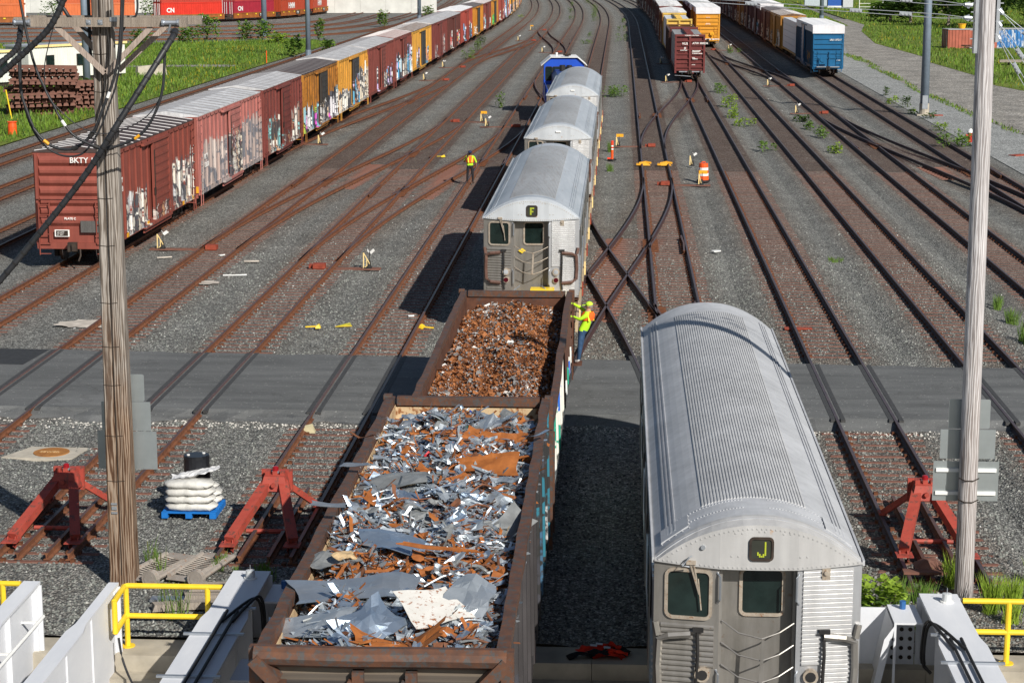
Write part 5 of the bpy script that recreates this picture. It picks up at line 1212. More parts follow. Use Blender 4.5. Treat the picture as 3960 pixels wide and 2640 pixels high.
for k in range(420):
    x, y = random.uniform(-1.2, 1.2), random.uniform(-hl+.2, hl-.2); z = scrap_z(x, y)+random.uniform(-.02, .10); a = random.gauss(0, .9); L = random.uniform(.25, .9); c, q = math.cos(a)*L/2, math.sin(a)*L/2; b = random.uniform(.0, .18)*L
    mb.tube(smooth_pts([(x-c, y-q, z), (x-b*q, y+b*c, z+random.uniform(-.02, .14)), (x+c*.95, y+q, z+random.uniform(-.05, .05))], 3), random.uniform(.005, .022), 5, random.choice((0, 0, 1, 3, 4, 4, 5)))
for k in range(160):
    x, y = random.uniform(-1.25, 1.25), random.uniform(-hl+.2, hl-.2); z = scrap_z(x, y)+random.uniform(.0, .08); r0 = random.uniform(.05, .16); w_ = random.uniform(.02, .07); a0 = random.random()*6.28; T = xf(x, y, z, random.gauss(0, .5), random.gauss(0, .5), random.random()*6.28); n_ = 7; mi = random.choice((0, 1, 1, 3, 4)); i0 = len(mb.v)
    for i in range(n_+1):
        t = a0+i/n_*random.uniform(2.5, 5.0)
        for s in (0, w_): mb.v.append(tuple(T @ Vector((r0*math.cos(t), s, r0*math.sin(t)))))
    for i in range(n_): q = i0+2*i; mb.f.append((q, q+2, q+3, q+1)); mb.m.append(mi)
o = mb.build('small_scrap', S, loc=(gx, yc, 0)); tag(o, 'mass of shredded silver and rusty strips filling the near gondola', 'scrap metal', kind='stuff')
def big_sheet(x, y, L, W, mi, label, group=None, rz=None, lift=.05, tilt=.22, curl=None, crump=None, n=7, m=5):
    mb = MB(); z = max(scrap_z(x+dx, y+dy) for dx in (-.2, 0, .2) for dy in (-.2, 0, .2))+lift
    add_sheet(mb, sheet_pts(L, W, random.uniform(-.28, .28) if curl is None else curl, random.uniform(.012, .05) if crump is None else crump, n, m), Euler((random.gauss(.20, tilt), random.gauss(0, tilt), 0)).to_matrix().to_4x4(), 0)
    i0 = len(mb.f); nv = len(mb.v)
    for (vx, vy, vz) in list(mb.v): mb.v.append((vx, vy, vz-.006))
    for f in list(mb.f): mb.f.append(tuple(nv+i for i in reversed(f))); mb.m.append(0)
    o = mb.build('scrap_sheet', S[mi], loc=(gx+x, yc+y, z), rz=random.gauss(0, .55) if rz is None else rz)
    tag(o, label, 'scrap sheet', group)
    return o
GS = 'galvanized sheets on the near scrap heap'; GR = 'rusty sheets on the near scrap heap'
ZN = ('at the very front', 'in the front third', 'just before the middle', 'around the middle', 'just past the middle', 'in the far third', 'at the far end')
def zone(x, y): return ZN[max(0, min(6, int((y+hl)/(2*hl)*7)))] + (' by the left wall' if x < -.62 else ' left of centre' if x < 0 else ' right of centre' if x < .62 else ' by the right wall')
TONE = {0: 'dull galvanized', 1: 'bright silver', 2: 'blue-grey', 5: 'dark tarred grey', 3: 'orange rusted'}
USED = set(); k = 0
while k < 112:
    y = -hl+.3+(2*hl-.6)*random.random(); x = random.uniform(-1.1, 1.1); rusty = k >= 76
    if rusty and rust_band(y) < .25 and random.random() < .6: y = max(-hl+.3, min(hl-.3, random.choice((4.3, 4.6, 1.6, 2.0, -.6, -3.2, -6.2)) + random.gauss(0, .3)))
    s = random.uniform(.16, .50 if rusty else .55); mi = 3 if rusty else random.choice((0,0,1,2,5,0,1)); L = s*random.uniform(.9, 1.9)
    lb = f'{"large" if L > .62 else "mid-sized" if L > .36 else "small"} {TONE[mi]} sheet {zone(x, y)} of the heap'
    if abs(x) + L*.42 > 1.38: x = math.copysign(max(0.0, 1.38-L*.42), x); lb = lb.rsplit(' sheet ', 1)[0] + f' sheet {zone(x, y)} of the heap'
    if lb in USED: continue
    USED.add(lb); k += 1
    big_sheet(x, y, L, s*random.uniform(.4, .8), mi, lb, GR if rusty else GS, crump=random.uniform(.012, .05))
big_sheet(-.62, -4.7, 1.75, .75, 1, 'long dented shiny sheet spread across the left front of the scrap heap', rz=.25, lift=.14, tilt=.06, curl=.05, crump=.02)
big_sheet(.52, -5.9, .80, .80, 6, 'white enamel panel with rust holes at the front of the scrap heap', rz=.55, lift=.26, tilt=.05, curl=.02, crump=.004)
big_sheet(.15, -6.75, 1.15, .35, 3, 'wide curled rusty sheet at the very front edge of the heap', rz=.05, lift=.14, tilt=.1, curl=.4)
big_sheet(-.25, -6.35, .85, .6, 2, 'shiny crumpled blue-silver sheet beside the white rusted panel', rz=.8, lift=.16, tilt=.15, crump=.05)
big_sheet(-1.1, -6.1, 1.2, .5, 0, 'ribbed silver offcut in the front left corner of the heap', rz=-.35, lift=.12)
big_sheet(.95, -5.7, 1.0, .55, 0, 'upright grey sheet leaning by the right wall at the front', rz=1.3, lift=.2, tilt=.4)
big_sheet(-1.15, -3.35, .7, .5, 5, 'brownish tar-coated sheet near the left wall', rz=.4, lift=.12)
big_sheet(-.95, -3.4, .4, .22, 8, 'tan folded box piece beside the tar-coated sheet', rz=.9, lift=.16)
big_sheet(.75, 1.7, 1.0, .55, 3, 'large bright orange rusted plate at the right of the heap', rz=.1, lift=.14, tilt=.2)
big_sheet(.9, 3.0, .9, .3, 3, 'arched rusty plate right of the heap middle', rz=-.2, lift=.12, curl=.4)
big_sheet(.7, 4.4, 1.1, .4, 3, 'broad flat rusty plate near the far end of the heap', rz=.05, lift=.1)
big_sheet(.35, 5.4, 1.9, .55, 0, 'wide grey sheet draped across the far end of the heap', rz=.1, lift=.12, curl=.15)
big_sheet(-.75, 1.0, 1.5, .7, 5, 'big dull folded sheet at the left middle of the heap', rz=.5, lift=.12)
big_sheet(1.28, -1.0, .8, .45, 5, 'flat grey plate against the right wall of the gondola', rz=1.1, lift=.15)
big_sheet(-.35, -2.5, 1.0, .6, 2, 'blue-tinted sheet sticking up at the left of the heap', rz=.2, lift=.2, tilt=.4)
big_sheet(.35, -3.0, 1.2, .07, 3, 'long red-orange strip lying across the heap', rz=-.18, lift=.2, crump=.01, curl=.05)
big_sheet(-1.5, 2.6, .55, .05, 4, 'rusty strip poking out over the left side wall', rz=-.6, lift=.5, curl=.1, crump=.005)
big_sheet(-1.45, 1.3, .5, .10, 1, 'bright strip poking out over the left side wall', rz=-.4, lift=.42, curl=.1, crump=.005)
big_sheet(-1.45, -1.6, .6, .10, 1, 'silver offcut overhanging the left side wall', rz=-.3, lift=.42, curl=.1, crump=.005)
big_sheet(1.5, 3.4, .7, .12, 2, 'blue-grey strip hanging over the right side wall', rz=.9, lift=.48, curl=.3, crump=.005)
# shredded load of the second gondola
m_sh = [m_rust('shredded rust', (.20,.072,.026), (.40,.155,.055), .8, 7), m_rust('dark shredded rust', (.07,.028,.014), (.15,.055,.025), .8, 7), m_flat('pale shredded metal', (.48,.46,.44), .5, .3, .4, .3), m_flat('grey shredded metal', (.24,.235,.23), .5, .3, .4, .3)]
def fill_z(x, y): return HH-.40+.15*hn(x*1.8, y*.7)+.08*hn(x*4, y*3)-.14*max(0, (abs(x)-1.0)/.4)
mb = MB(); h2 = (HY1-HY0)/2-.15; N = 60
for i in range(N+1):
    for j in range(17): x, y = -1.39+2.78*j/16, -h2+2*h2*i/N; mb.v.append((x, y, fill_z(x, y)))
for i in range(N):
    for j in range(16): a = i*17+j; mb.f.append((a, a+1, a+18, a+17)); mb.m.append(1)
for k in range(26000):
    x, y = random.uniform(-1.37, 1.37), random.uniform(-h2, h2); z = fill_z(x, y)+random.uniform(-.01, .07)
    q = random.random(); pz = .22+.28*max(0, hn(x*2+4, y*1.3)); mi = 2 if q < pz*.45 else 3 if q < pz else 1 if q > .9 else 0
    s = random.uniform(.014, .048)*(1+1.6*(random.random() < .03)); T = xf(x, y, z, random.gauss(0, .6), random.gauss(0, .6), random.random()*6.28)
    i0 = len(mb.v); b4 = [(-s, -s*.6, 0), (s*.3, -s*.8, random.uniform(-.3,.6)*s), (s, s*.4, 0), (-s*.4, s*.7, random.uniform(-.3,.6)*s)]
    for p in b4: mb.v.append(tuple(T @ Vector(p)))
    mb.f.append((i0, i0+1, i0+2, i0+3)); mb.m.append(mi)
tag(mb.build('shredded_scrap', m_sh, loc=(gx, (HY0+HY1)/2, 0)), 'shredded rusty and grey metal filling the lower gondola', 'scrap metal', kind='stuff')

# ================================================================ BRIDGE GIRDERS, RAILINGS, BUMPERS
def girder(x, w, y0, y1, zt, label, side, detail='conduit', depth=2.0):
    r = thing('bridge_girder', (x, 0, 0), label, 'bridge girder', 'white plate girders at the street edge')
    mb = MB(); hw = w/2
    mb.face([(-hw, y0, zt), (hw, y0, zt), (hw, y1-2.6, zt), (hw-.06, y1-2.2, zt+.0), (hw-.06, y1, zt), (-hw+.06, y1, zt), (-hw+.06, y1-2.2, zt), (-hw, y1-2.6, zt)])
    P = [(-hw, y0), (hw, y0), (hw, y1-2.6), (hw-.06, y1-2.2), (hw-.06, y1), (-hw+.06, y1), (-hw+.06, y1-2.2), (-hw, y1-2.6)]
    for a, b in zip(P, P[1:]+P[:1]): mb.face([(a[0], a[1], zt-.05), (b[0], b[1], zt-.05), (b[0], b[1], zt), (a[0], a[1], zt)])
    mb.face([(px, py, zt-.05) for px, py in reversed(P)])
    mb.build('top_flange', M['girder'], r)
    mb = MB(); mb.box(-.025, .025, y0, y1-.1, zt-depth, zt-.051)
    n = 6
    for k in range(n): y = y1-.12-k*1.55; mb.box(-hw+.1, -.026, y-.02, y, zt-depth, zt-.052); mb.box(.026, hw-.1, y-.02, y, zt-depth, zt-.052)
    mb.box(-hw+.02, hw-.02, y1-.1, y1-.06, zt-depth, zt-.052)
    mb.build('web', M['girder'], r)
    mb = MB(); mb.box(-hw, hw, y0, y1, zt-depth-.05, zt-depth-.001); mb.build('bottom_flange', M['girder'], r)
    return r
gC = girder(-6.55, .80, 16, 34.2, 1.2, 'white plate girder left of the scrap gondola with black conduits', 1)
gD = girder(5.62, .78, 16, 33.55, 1.2, 'white plate girder right of the near subway car with black conduits', -1)
gA = girder(-10.35, .42, 16, 33.4, 1.2, 'white parapet girder with a handrail at the far left', 1)
gB = girder(-8.88, .30, 16, 33.4, 1.2, 'slim white parapet girder beside the yellow railing', -1)
def warning_lamp(x, y, z, label, mat, rr=.085):
    r = thing('beacon_lamp', (x, y, z), label, 'beacon lamp', None); mb = MB(); mb.tube([(0,0,0),(0,0,.025)], rr*1.35, 14); mb.build('base', M['white'], r)
    mb = MB(); mb.tube([(0,0,.026),(0,0,.075),(0,0,.15),(0,0,.158)], [rr, rr, rr*.94, rr*.5], 14); mb.build('lens', mat, r); mb = MB(); mb.tube([(0,0,.158),(0,0,.25)], .007, 5); mb.build('pin', M['steel'], r)
m_clear = m_flat('clear beacon plastic', (.55,.57,.58), .15, 0, .6, .1)
warning_lamp(-6.5, 33.75, 1.203, 'clear beacon lamp on the left white girder', m_clear); warning_lamp(5.7, 33.1, 1.203, 'clear beacon lamp on the right white girder', m_clear)
def strut_post(x, s, y, zt, label, lamp):
    """tapered knee post with bolt holes next to the girder end"""
    r = thing('girder_knee', (x, y, 0), label, 'girder bracket', 'white knee brackets of the girders')
    mb = MB(); mb.box(-.24, .24, -.95, .02, zt-.035, zt); mb.build('cap_plate', M['girder'], r)
    mb = MB(); mb.hexa([(s*.20,-.9,zt-2.6),(s*.24,-.9,zt-2.6),(s*.24,-.95,zt-2.6),(s*.2,-.95,zt-2.6),(s*.20,-.9,zt-.036),(s*.24,-.9,zt-.036),(s*.24,-.95,zt-.036),(s*.2,-.95,zt-.036)])
    mb.face([(s*.22, 0, zt-.036), (s*.22, -.95, zt-.036), (s*.75, -1.0, zt-2.6), (s*.75, 0, zt-2.6)]); mb.face([(s*.26, 0, zt-.036), (s*.79, 0, zt-2.6), (s*.79, -1.0, zt-2.6), (s*.26, -.95, zt-.036)])
    mb.face([(s*.22, -.95, zt-.036), (s*.40, -.96, zt-.30), (s*.86, -1.01, zt-2.6), (s*.75, -1.0, zt-2.6)])
    mb.box(*sorted((-s*.24, s*.7)), -.06, -.03, zt-2.6, zt-.036); mb.build('web_plate', M['girder'], r)
    mb = MB()
    for k in range(12):
        for q in range(3): mb.tube([(-s*.17+s*q*.15, -.075, zt-.25-k*.17), (-s*.17+s*q*.15, -.058, zt-.25-k*.17)], .038, 8)
    tag(mb.build('bolts', M['under'], r), kind='stuff')
    if lamp: warning = MB(); warning.tube([(0,-.2,zt),(0,-.2,zt+.14)], .055, 10); warning.build('blue_knob', m_flat('blue cap', (.03,.12,.32), .5), r)
strut_post(-5.92, 1, 34.1, .98, 'white bolted knee bracket in shade between girder and gondola', True)
strut_post(4.98, -1, 33.5, 1.0, 'white bolted knee bracket between subway car and right girder', True)
strut_post(-5.85, 1, 30.6, .85, 'second white knee bracket lower down beside the gondola', False)
strut_post(5.0, -1, 29.9, .85, 'second white knee bracket at the bottom right corner', False)
def conduits(gx0, s, y1, z, label):
    r = thing('conduit_pair', (gx0, 0, z), label, 'conduit', 'black conduits clipped to the girders')
    for q in (0, .2):
        mb = MB(); xo = s*(.05+q*.85)
        pts = [(xo-s*.06, 17, .05), (xo-s*.04, y1-3.4, .05), (xo-s*.02, y1-2.9, .05), (s*.28+s*q*.4, y1-1.9+q*.6, .07), (s*.42+s*q*.2, y1-1.7+q*.4, .02), (s*.47+s*q*.15, y1-1.65+q*.3, -.3), (s*.47+s*q*.15, y1-1.7+q*.3, -.65), (s*.36, y1-1.75+q*.2, -.8)]
        mb.tube(smooth_pts(pts, 4), .027, 7); mb.build('pipe', M['black'], r)
    for y in (y1-5.4, y1-3.45, y1-2.15):
        mb = MB(); w = .5 if y < y1-3 else .16; cx = 0 if y < y1-3 else s*.3; mb.box(cx-w, cx+w, y-.03, y+.03, .003, .04); mb.build('strut_channel', M['steel'], r)
    return r
conduits(-6.55, 1, 34.2, 1.2, 'pair of black conduits bending off the left girder'); conduits(5.62, -1, 33.5, 1.2, 'pair of black conduits bending off the right girder')
# walkway grating between the far-left girders and a handrail
mb = MB(); mb.box(-10.1, -9.05, 16, 33.2, -.55, -.5)
for k in range(56): y = 16.1+k*.305; mb.box(-10.1, -9.05, y, y+.03, -.499, -.485)
w = tag(mb.build('walkway_grating', m_flat('grey grating', (.22,.25,.27), .7, .2, .4, .2)), 'grey steel grating walkway between two white parapets', 'walkway')
r = thing('pipe_handrail', (-10.02, 0, 0), 'thin white pipe handrail on the inner face of the far left girder', 'handrail'); mb = MB(); mb.tube([(0, 16, .72), (0, 32.9, .72)], .03, 8)
mb.build('rail_pipe', M['white'], r)
for y in (32.6, 31.0, 29.4): mb = MB(); mb.bar((0, y, .72), (-.32, y, .70), .04, .03); mb.build('bracket', M['white'], r)
mb = MB(); mb.tube(smooth_pts([(-8.70, 32.9, .35), (-8.62, 32.8, .0), (-8.4, 32.5, -.3), (-8.0, 32.0, -.6)], 4), .022, 6)
tag(mb.build('ground_cable', M['wire']), 'black bonding cable curling off the slim parapet girder', 'cable')
def railing(pts_posts, x0, x1, y, ret, label):
    r = thing('safety_railing', ((x0+x1)/2, y, 0), label, 'railing', 'yellow pipe railings along the street edge'); c = (x0+x1)/2
    for z in (1.08, .52):
        mb = MB(); p = [(x0-c, 0, z), (x1-c, 0, z)]
        if ret: p = [(x0-c+.04, -.9, z), (x0-c, -.06, z), (x0-c+.06, 0, z), (x1-c, 0, z)]
        mb.tube(p, .05, 9); mb.build('rail', M['yellow'], r)
    for px in pts_posts: mb = MB(); mb.tube([(px-c, .0, -.06), (px-c, 0, 1.08)], .05, 9); mb.tube([(px-c, 0, -.055), (px-c, 0, -.035)], .13, 14); mb.build('post', M['yellow'], r)
    if ret: mb = MB(); mb.tube([(x0-c+.04, -.9, .50), (x0-c+.04, -.9, 1.10)], .05, 9); mb.build('end_post', M['yellow'], r)
railing([-8.72, -7.25], -8.74, -6.98, 33.6, True, 'yellow pipe railing between the slim parapet and the left girder')
railing([-10.95, -12.6], -14.5, -10.62, 33.6, False, 'yellow pipe railing at the far left edge'); railing([6.85, 8.6], 6.05, 10.5, 33.55, False, 'yellow pipe railing right of the right girder')

def bumper(x, label, dark=False):
    r = thing('bumping_post', (x, 39.9, 0), label, 'bumping post', 'red bumping posts at the track ends')
    m = m_rust('bumper red', (.31,.048,.034), (.41,.075,.05), .6, 3.0, (.17,.06,.045), 0, .35, .58) if 'bump' not in M else M['bump']; M['bump'] = m
    for s in (-1, 1):
        a = Vector((s*.17, 1.05, .98)); b = Vector((s*.66, -.72, .24)); mb = MB(); mb.bar(a, b, .21, .18); mb.build('main_leg', m, r)
        mb = MB(); mb.bar(b+Vector((-.08,.02,-.02)), b+Vector((-.09,-.12,-.2)), .02, .16); mb.bar(b+Vector((.08,.02,-.02)), b+Vector((.07,-.12,-.2)), .02, .16); mb.box(b.x-.17, b.x+.17, b.y-.28, b.y+.1, .185, .205); mb.build('foot', m, r)
        mb = MB(); mb.bar((s*.2, 1.2, .96), (s*.72, 2.15, .22), .07, .13); mb.box(s*.72-.08, s*.72+.08, 2.05, 2.35, .19, .24); mb.build('tension_strut', m, r)
    mb = MB(); mb.hexa([(-.30,.85,.86),(.30,.85,.86),(.30,1.3,.80),(-.30,1.3,.80),(-.22,.95,1.16),(.22,.95,1.16),(.22,1.3,1.2),(-.22,1.3,1.2)]); mb.box(-.33, .33, 1.302, 1.4, .72, 1.22)
    for q in (-.16, 0, .16): mb.box(q-.05, q+.05, 1.05, 1.18, 1.17, 1.25)
    mb.tube([(0, .86, 1.0), (0, .80, 1.0)], .05, 8); mb.build('head', m, r)
    mb = MB(); mb.tube([(-.5, .3, .15), (.5, .3, .15)], .05, 6); mb.build('tie_rod', m, r)
    mb = MB(); mb.tube([(0,1.15,1.2),(0,1.15,1.245)], .085, 12); mb.build('lamp_base', M['steel'], r)
    mb = MB(); mb.tube([(0,1.15,1.246),(0,1.15,1.325),(0,1.15,1.345)], [.068,.064,.03], 12); mb.build('lamp', m_flat('red lamp plastic', (.26,.01,.016), .15, 0, .6, .1), r)
bumper(TRK['C'], 'red bumping post at the left behind the wooden pole'); bumper(TRK['D'], 'red bumping post left of the scrap gondola'); bumper(TRK['G'], 'red bumping post at the right beside the grey pole')
mb = MB(); mb.box(-.55, .55, -.12, .12, .19, .24); mb.hexa([(-.3,.1,.24),(.3,.1,.24),(.3,.5,.24),(-.3,.5,.24),(-.1,.2,.40),(.12,.2,.38),(.12,.4,.40),(-.1,.4,.38)])
tag(mb.build('rail_chair', M['tie'], loc=(TRK['G']-.3, 37.9, 0)), 'rusty plate lying across the rail ends by the right bumper', 'steel plate')
# ================================================================ UTILITY POLES, CABLES, SIGNS
M['polewood'] = m_pole('laminated pole wood')
M['polegrey'] = m_pole('grey bleached pole', ((.25,.215,.20),(.42,.385,.375),(.52,.49,.48)), ((.33,.30,.295),(.50,.475,.475),(.60,.575,.575)))
M['armwood'] = m_wood('weathered crossarm', (.17,.135,.105), (.36,.31,.26), 16, 1.0, .9, 3)
M['bracewood'] = m_wood('weathered brace', (.26,.20,.165), (.46,.385,.33), 12, .3, .9, 9)
lx, ly = -9.64, 37.1
r = thing('wooden_pole', (lx, ly, 0), 'tall brown laminated wooden pole with crossarm at the left', 'utility pole')
mb = MB(); HT = 13.5
def psec(z): 
    t = z/11.3; w = .51-.155*t; d = .40-.10*t; return w/2, d/2
rings = []
for z in [-.6, 0] + [1.35*i for i in range(1, 11)]:
    w, d = psec(max(z, 0)); rings.append(len(mb.v)); c = .025
    for (x, y) in ((-w+c,-d),(w*.50,-d),(w*.52,-d+.035),(w-c,-d+.05),(w,-d+.075),(w,d-c),(w-c,d),(-w+c,d),(-w,d-c),(-w,-d+c)): mb.v.append((x, y, z))
for a, b in zip(rings, rings[1:]):
    for k in range(10): mb.f.append((a+k, a+(k+1)%10, b+(k+1)%10, b+k)); mb.m.append(0)
mb.f.append(tuple(rings[-1]+k for k in range(10))); mb.m.append(0)
mb.build('shaft', M['polewood'], r)
for z in (2.1, 3.0, 4.0, 4.75, 5.6, 6.7, 7.6, 8.8, 9.6, 10.3):
    w, d = psec(z); mb = MB(); mb.tube([(-w-.004, -d-.006, z), (-w*.2, -d-.007, z-.015), (w*.5, -d-.006, z)], .006, 4); mb.build('band', M['under'], r)
w, d = psec(5); mb = MB(); mb.box(-.012, .002, -d-.03, -d-.012, .2, 11.5); mb.build('seam', M['under'], r)
mb = MB(); mb.box(-.16, -.04, -.215, -.20, 1.62, 1.66); mb.box(-.15, -.05, -.215, -.20, 1.52, 1.59); mb.box(-.16, -.04, -.215, -.20, 1.44, 1.48); mb.build('number_plates', M['steel'], r)
mb = MB(); mb.hexa([(-1.58,-.36,10.80),(1.64,-.36,10.80),(1.64,-.22,10.80),(-1.58,-.22,10.80),(-1.58,-.36,10.97),(1.64,-.36,10.97),(1.64,-.22,10.97),(-1.58,-.22,10.97)]); mb.build('crossarm', M['armwood'], r)
mb = MB(); mb.box(-1.45, 1.80, .19, .33, 10.83, 10.99); mb.build('crossarm', M['armwood'], r)
for (xa, za, xb, zb_, yy) in ((-.80,10.80,.08,9.95,-.30),(.98,10.80,.10,9.95,-.30),(-.62,10.82,.02,10.05,.24),(1.16,10.82,.2,9.97,.24)):
    mb = MB(); mb.bar((xa, yy, za), (xb, yy, zb_), .05, .10); mb.build('brace', M['bracewood'], r)
mb = MB()
for x in (-.18, .04): mb.box(x-.045, x+.045, -.372, -.361, 10.84, 10.93); mb.tube([(x, -.40, 10.885), (x, -.37, 10.885)], .022, 8)
mb.box(.22, .36, -.37, -.361, 10.90, 10.98); mb.build('bolt_plates', M['steel'], r)
for x in (-1.42, 1.36):
    mb = MB(); mb.tube([(x-.13, -.38, 10.88), (x+.13, -.38, 10.88)], [.045, .045], 8); mb.tube([(x-.16, -.38, 10.88), (x-.12, -.38, 10.88)], .07, 10); mb.tube([(x+.12, -.38, 10.88), (x+.16, -.38, 10.88)], .07, 10); mb.tube([(x, -.4, 10.86), (x-.05*(1 if x > 0 else -.3), -.4, 10.68)], .018, 5); mb.build('deadend_clamp', M['steel'], r)
CB = [
 ('thick taped cable sloping from the top edge down to the left picture edge', .068, [(-9.75,35.0,11.4),(-10.04,35,10.87),(-10.49,35,10.44),(-10.98,35,10.03),(-11.6,35,9.5)], True),
 ('taped cable running left from the left end of the crossarm', .062, [(-11.05,36.6,10.8),(-10.96,36.0,10.45),(-11.13,35.5,10.19),(-11.5,35,9.7)], True),
 ('long taped cable crossing in front of the wooden pole to the lower left', .070, [(-8.22,36.65,10.72),(-8.04,35.6,10.61),(-8.86,35,9.23),(-9.47,35,8.33),(-10.24,35,7.39),(-11.17,35,6.33),(-11.8,35,5.7)], True),
 ('black loop hanging from the right crossarm end up to the top left', .032, [(-8.28,36.2,10.52),(-8.35,36.2,9.72),(-8.53,36.2,9.22),(-8.76,36.2,8.9),(-9.06,36.2,8.72),(-9.42,36.2,8.61),(-9.62,36.2,8.64),(-9.98,36.2,8.81),(-10.18,36.2,9.02),(-10.4,36.2,9.42),(-10.73,36.2,10.22),(-10.97,36.2,11.6)], False),
 ('black loop from the left crossarm end sagging to the pole top', .034, [(-11.03,36.35,10.7),(-11.03,36.35,9.71),(-10.94,36.35,9.31),(-10.78,36.35,8.9),(-10.48,36.35,8.63),(-10.15,36.35,8.58),(-9.9,36.35,8.7),(-9.68,36.35,8.94),(-9.52,36.35,9.31),(-9.37,36.35,9.65),(-9.22,36.35,10.12),(-9.12,36.35,10.81),(-9.07,36.35,11.6)], False),
 ('lowest black loop sagging below the taped cables', .022, [(-11.0,36.4,10.65),(-11.03,36.4,9.7),(-10.92,36.4,9.09),(-10.7,36.4,8.69),(-10.42,36.4,8.49),(-10.15,36.4,8.44),(-9.92,36.4,8.51),(-9.72,36.4,8.74),(-9.57,36.4,9.0),(-9.44,36.4,9.31),(-9.25,36.4,9.81),(-9.13,36.4,10.51),(-9.04,36.4,11.6)], False),
 ('thin grey service wire drooping behind the loops', .012, [(-10.23,36.3,11.19),(-10.51,36.3,10.31),(-10.56,36.3,9.91),(-10.53,36.3,9.61),(-10.35,36.3,9.35),(-9.99,36.3,9.03),(-9.59,36.3,8.88),(-9.18,36.3,8.93),(-8.76,36.3,9.14),(-8.51,36.3,9.4),(-8.35,36.3,9.73)], False),
 ('black riser cable hanging beside the pole left of centre', .04, [(-9.98,37.4,11.7),(-9.98,37.4,10.9),(-9.97,37.4,10.2),(-9.8,37.35,9.9)], False),
 ('black cable coil right of the pole top', .026, [(-8.95,36.9,11.5),(-8.93,36.9,11.2),(-8.97,36.9,11.0),(-9.1,36.9,10.92),(-9.3,36.9,10.6)], False),
 ('black cable dropping from the upper left behind the crossarm', .045, [(-10.62,36.9,11.6),(-10.3,36.9,11.1),(-10.2,36.95,10.95),(-9.9,37.3,10.66),(-9.6,37.35,10.62)], False)]
for lb, rad, pts, taped in CB:
    e = thing('utility_cable', pts[0], lb, 'cable', 'cables on the wooden pole'); o0 = Vector(pts[0]); P = smooth_pts([tuple(Vector(p)-o0) for p in pts], 6)
    rad *= .80; mb = MB(); mb.tube(P, rad, 8); mb.build('sheath', M['wire'], e, smooth=True)
    if taped:
        mb = MB(); acc = 0
        for a, b in zip(P, P[1:]):
            a, b = Vector(a), Vector(b); n = max(1, int((b-a).length/.16)); dd = (b-a).normalized()
            for k in range(n):
                c = a+(b-a)*(k/n); mb.tube([c-dd*.014, c+dd*.014], rad*1.16, 8)
        tag(mb.build('tape_rings', M['black'], e), kind='stuff')
    elif rad > .02 and 'loop' in lb:
        for t, mm in ((.30, M['yellowdark']), (.74, M['white'])):
            i = int(t*(len(P)-2)); a, b = Vector(P[i]), Vector(P[i+1]); mb = MB(); mb.tube([a, a+(b-a).normalized()*.12], rad*1.12, 8); mb.build('phase_sleeve', mm, e)
        for t in (.45, .56): 
            i = int(t*(len(P)-3)); mb = MB(); mb.tube([P[i], P[i+1], P[i+2]], rad*1.7, 8); mb.build('splice', M['black'], e)
# round grey pole
rx_, ry_ = 6.69, 37.04
r = thing('grey_pole', (rx_, ry_, 0), 'tall bleached grey round pole at the right with guy wires', 'utility pole')
mb = MB(); mb.tube([(0,0,-.6),(0,0,0),(-.02,0,4),(-.045,0,8),(-.07,0,11.3),(-.08,0,13.5)], [.185,.18,.175,.170,.166,.16], 20); mb.build('shaft', M['polegrey'], r, smooth=True)
for s in (-1, 1):
    mb = MB(); mb.box(-.06+s*.19-.03, -.06+s*.19+.03, -.10, .10, 10.35 if s < 0 else 10.55, 11.9); 
    for k in range(9): mb.bar((-.06+s*.2, -.05, 10.45+k*.16), (-.06+s*.29, -.05, 10.45+k*.16), .02, .02)
    mb.build('guy_plate', M['steel'], r)
mb = MB()
for (z0, z1) in ((2.35, 2.35), (1.93, 1.93)): 
    mb.tube([(-.19, -.05, z0+.02), (-.1, -.18, z0), (.05, -.19, z0), (.18, -.06, z0+.02)], .012, 5)
mb.build('sign_strap', M['under'], r)
def guy(a, b, label, clamps, grp):
    e = thing('guy_wire', a, label, 'guy wire', grp); d = Vector(b)-Vector(a); u = d.normalized(); L = d.length
    up = Vector((0,0,1)); pr = u.cross(up).cross(u).normalized()
    for s in (-1, 1): mb = MB(); mb.tube([pr*(s*.006)+u*.12, pr*(s*.035)+u*.55, pr*s*.03+u*min(2.5, L*.5), d+pr*s*.03], .0065, 5); mb.build('strand', M['steel'], e)
    for t in clamps:
        mb = MB(); c = u*t; mb.bar(c-u*.11, c+u*.11, .04, .055); 
        for k in (-.07, 0, .07): q = c+u*k; mb.tube([q*1+Vector((0,-.035,0)), q+Vector((0,-.01,0))], .018, 7)
        mb.build('clamp', M['steel'], e)
    mb = MB(); mb.tube([Vector((0,0,0)), u*.14], .04, 8); mb.tube([pr*.05+u*.05, u*.2, -pr*.05+u*.05], .018, 5); mb.build('eye', M['steel'], e)
GL = 'guy wires between the two poles'; GRR = 'guy wires anchored right of the grey pole'
guy((6.36,36.98,11.21), (-9.4,37.0,12.42), 'upper pair of span wires leaving the grey pole to the left', (1.2, 2.1, 5.2), GL)
guy((6.36,36.98,10.98), (-9.4,37.0,12.0), 'lower pair of span wires leaving the grey pole to the left', (1.2, 2.1, 4.0), GL)
for z, ex, lb in ((11.16, 9.4, 'highest guy wire slanting down right of the grey pole'), (10.95, 8.9, 'middle guy wire slanting down right of the grey pole'), (10.72, 8.55, 'lowest guy wire slanting down right of the grey pole')):
    guy((6.80,36.98,z), (ex, 36.9, z-(ex-6.8)*(.87 if z > 11.1 else 1.35 if z > 10.8 else 1.62)), lb, (.75, 1.35), GRR)
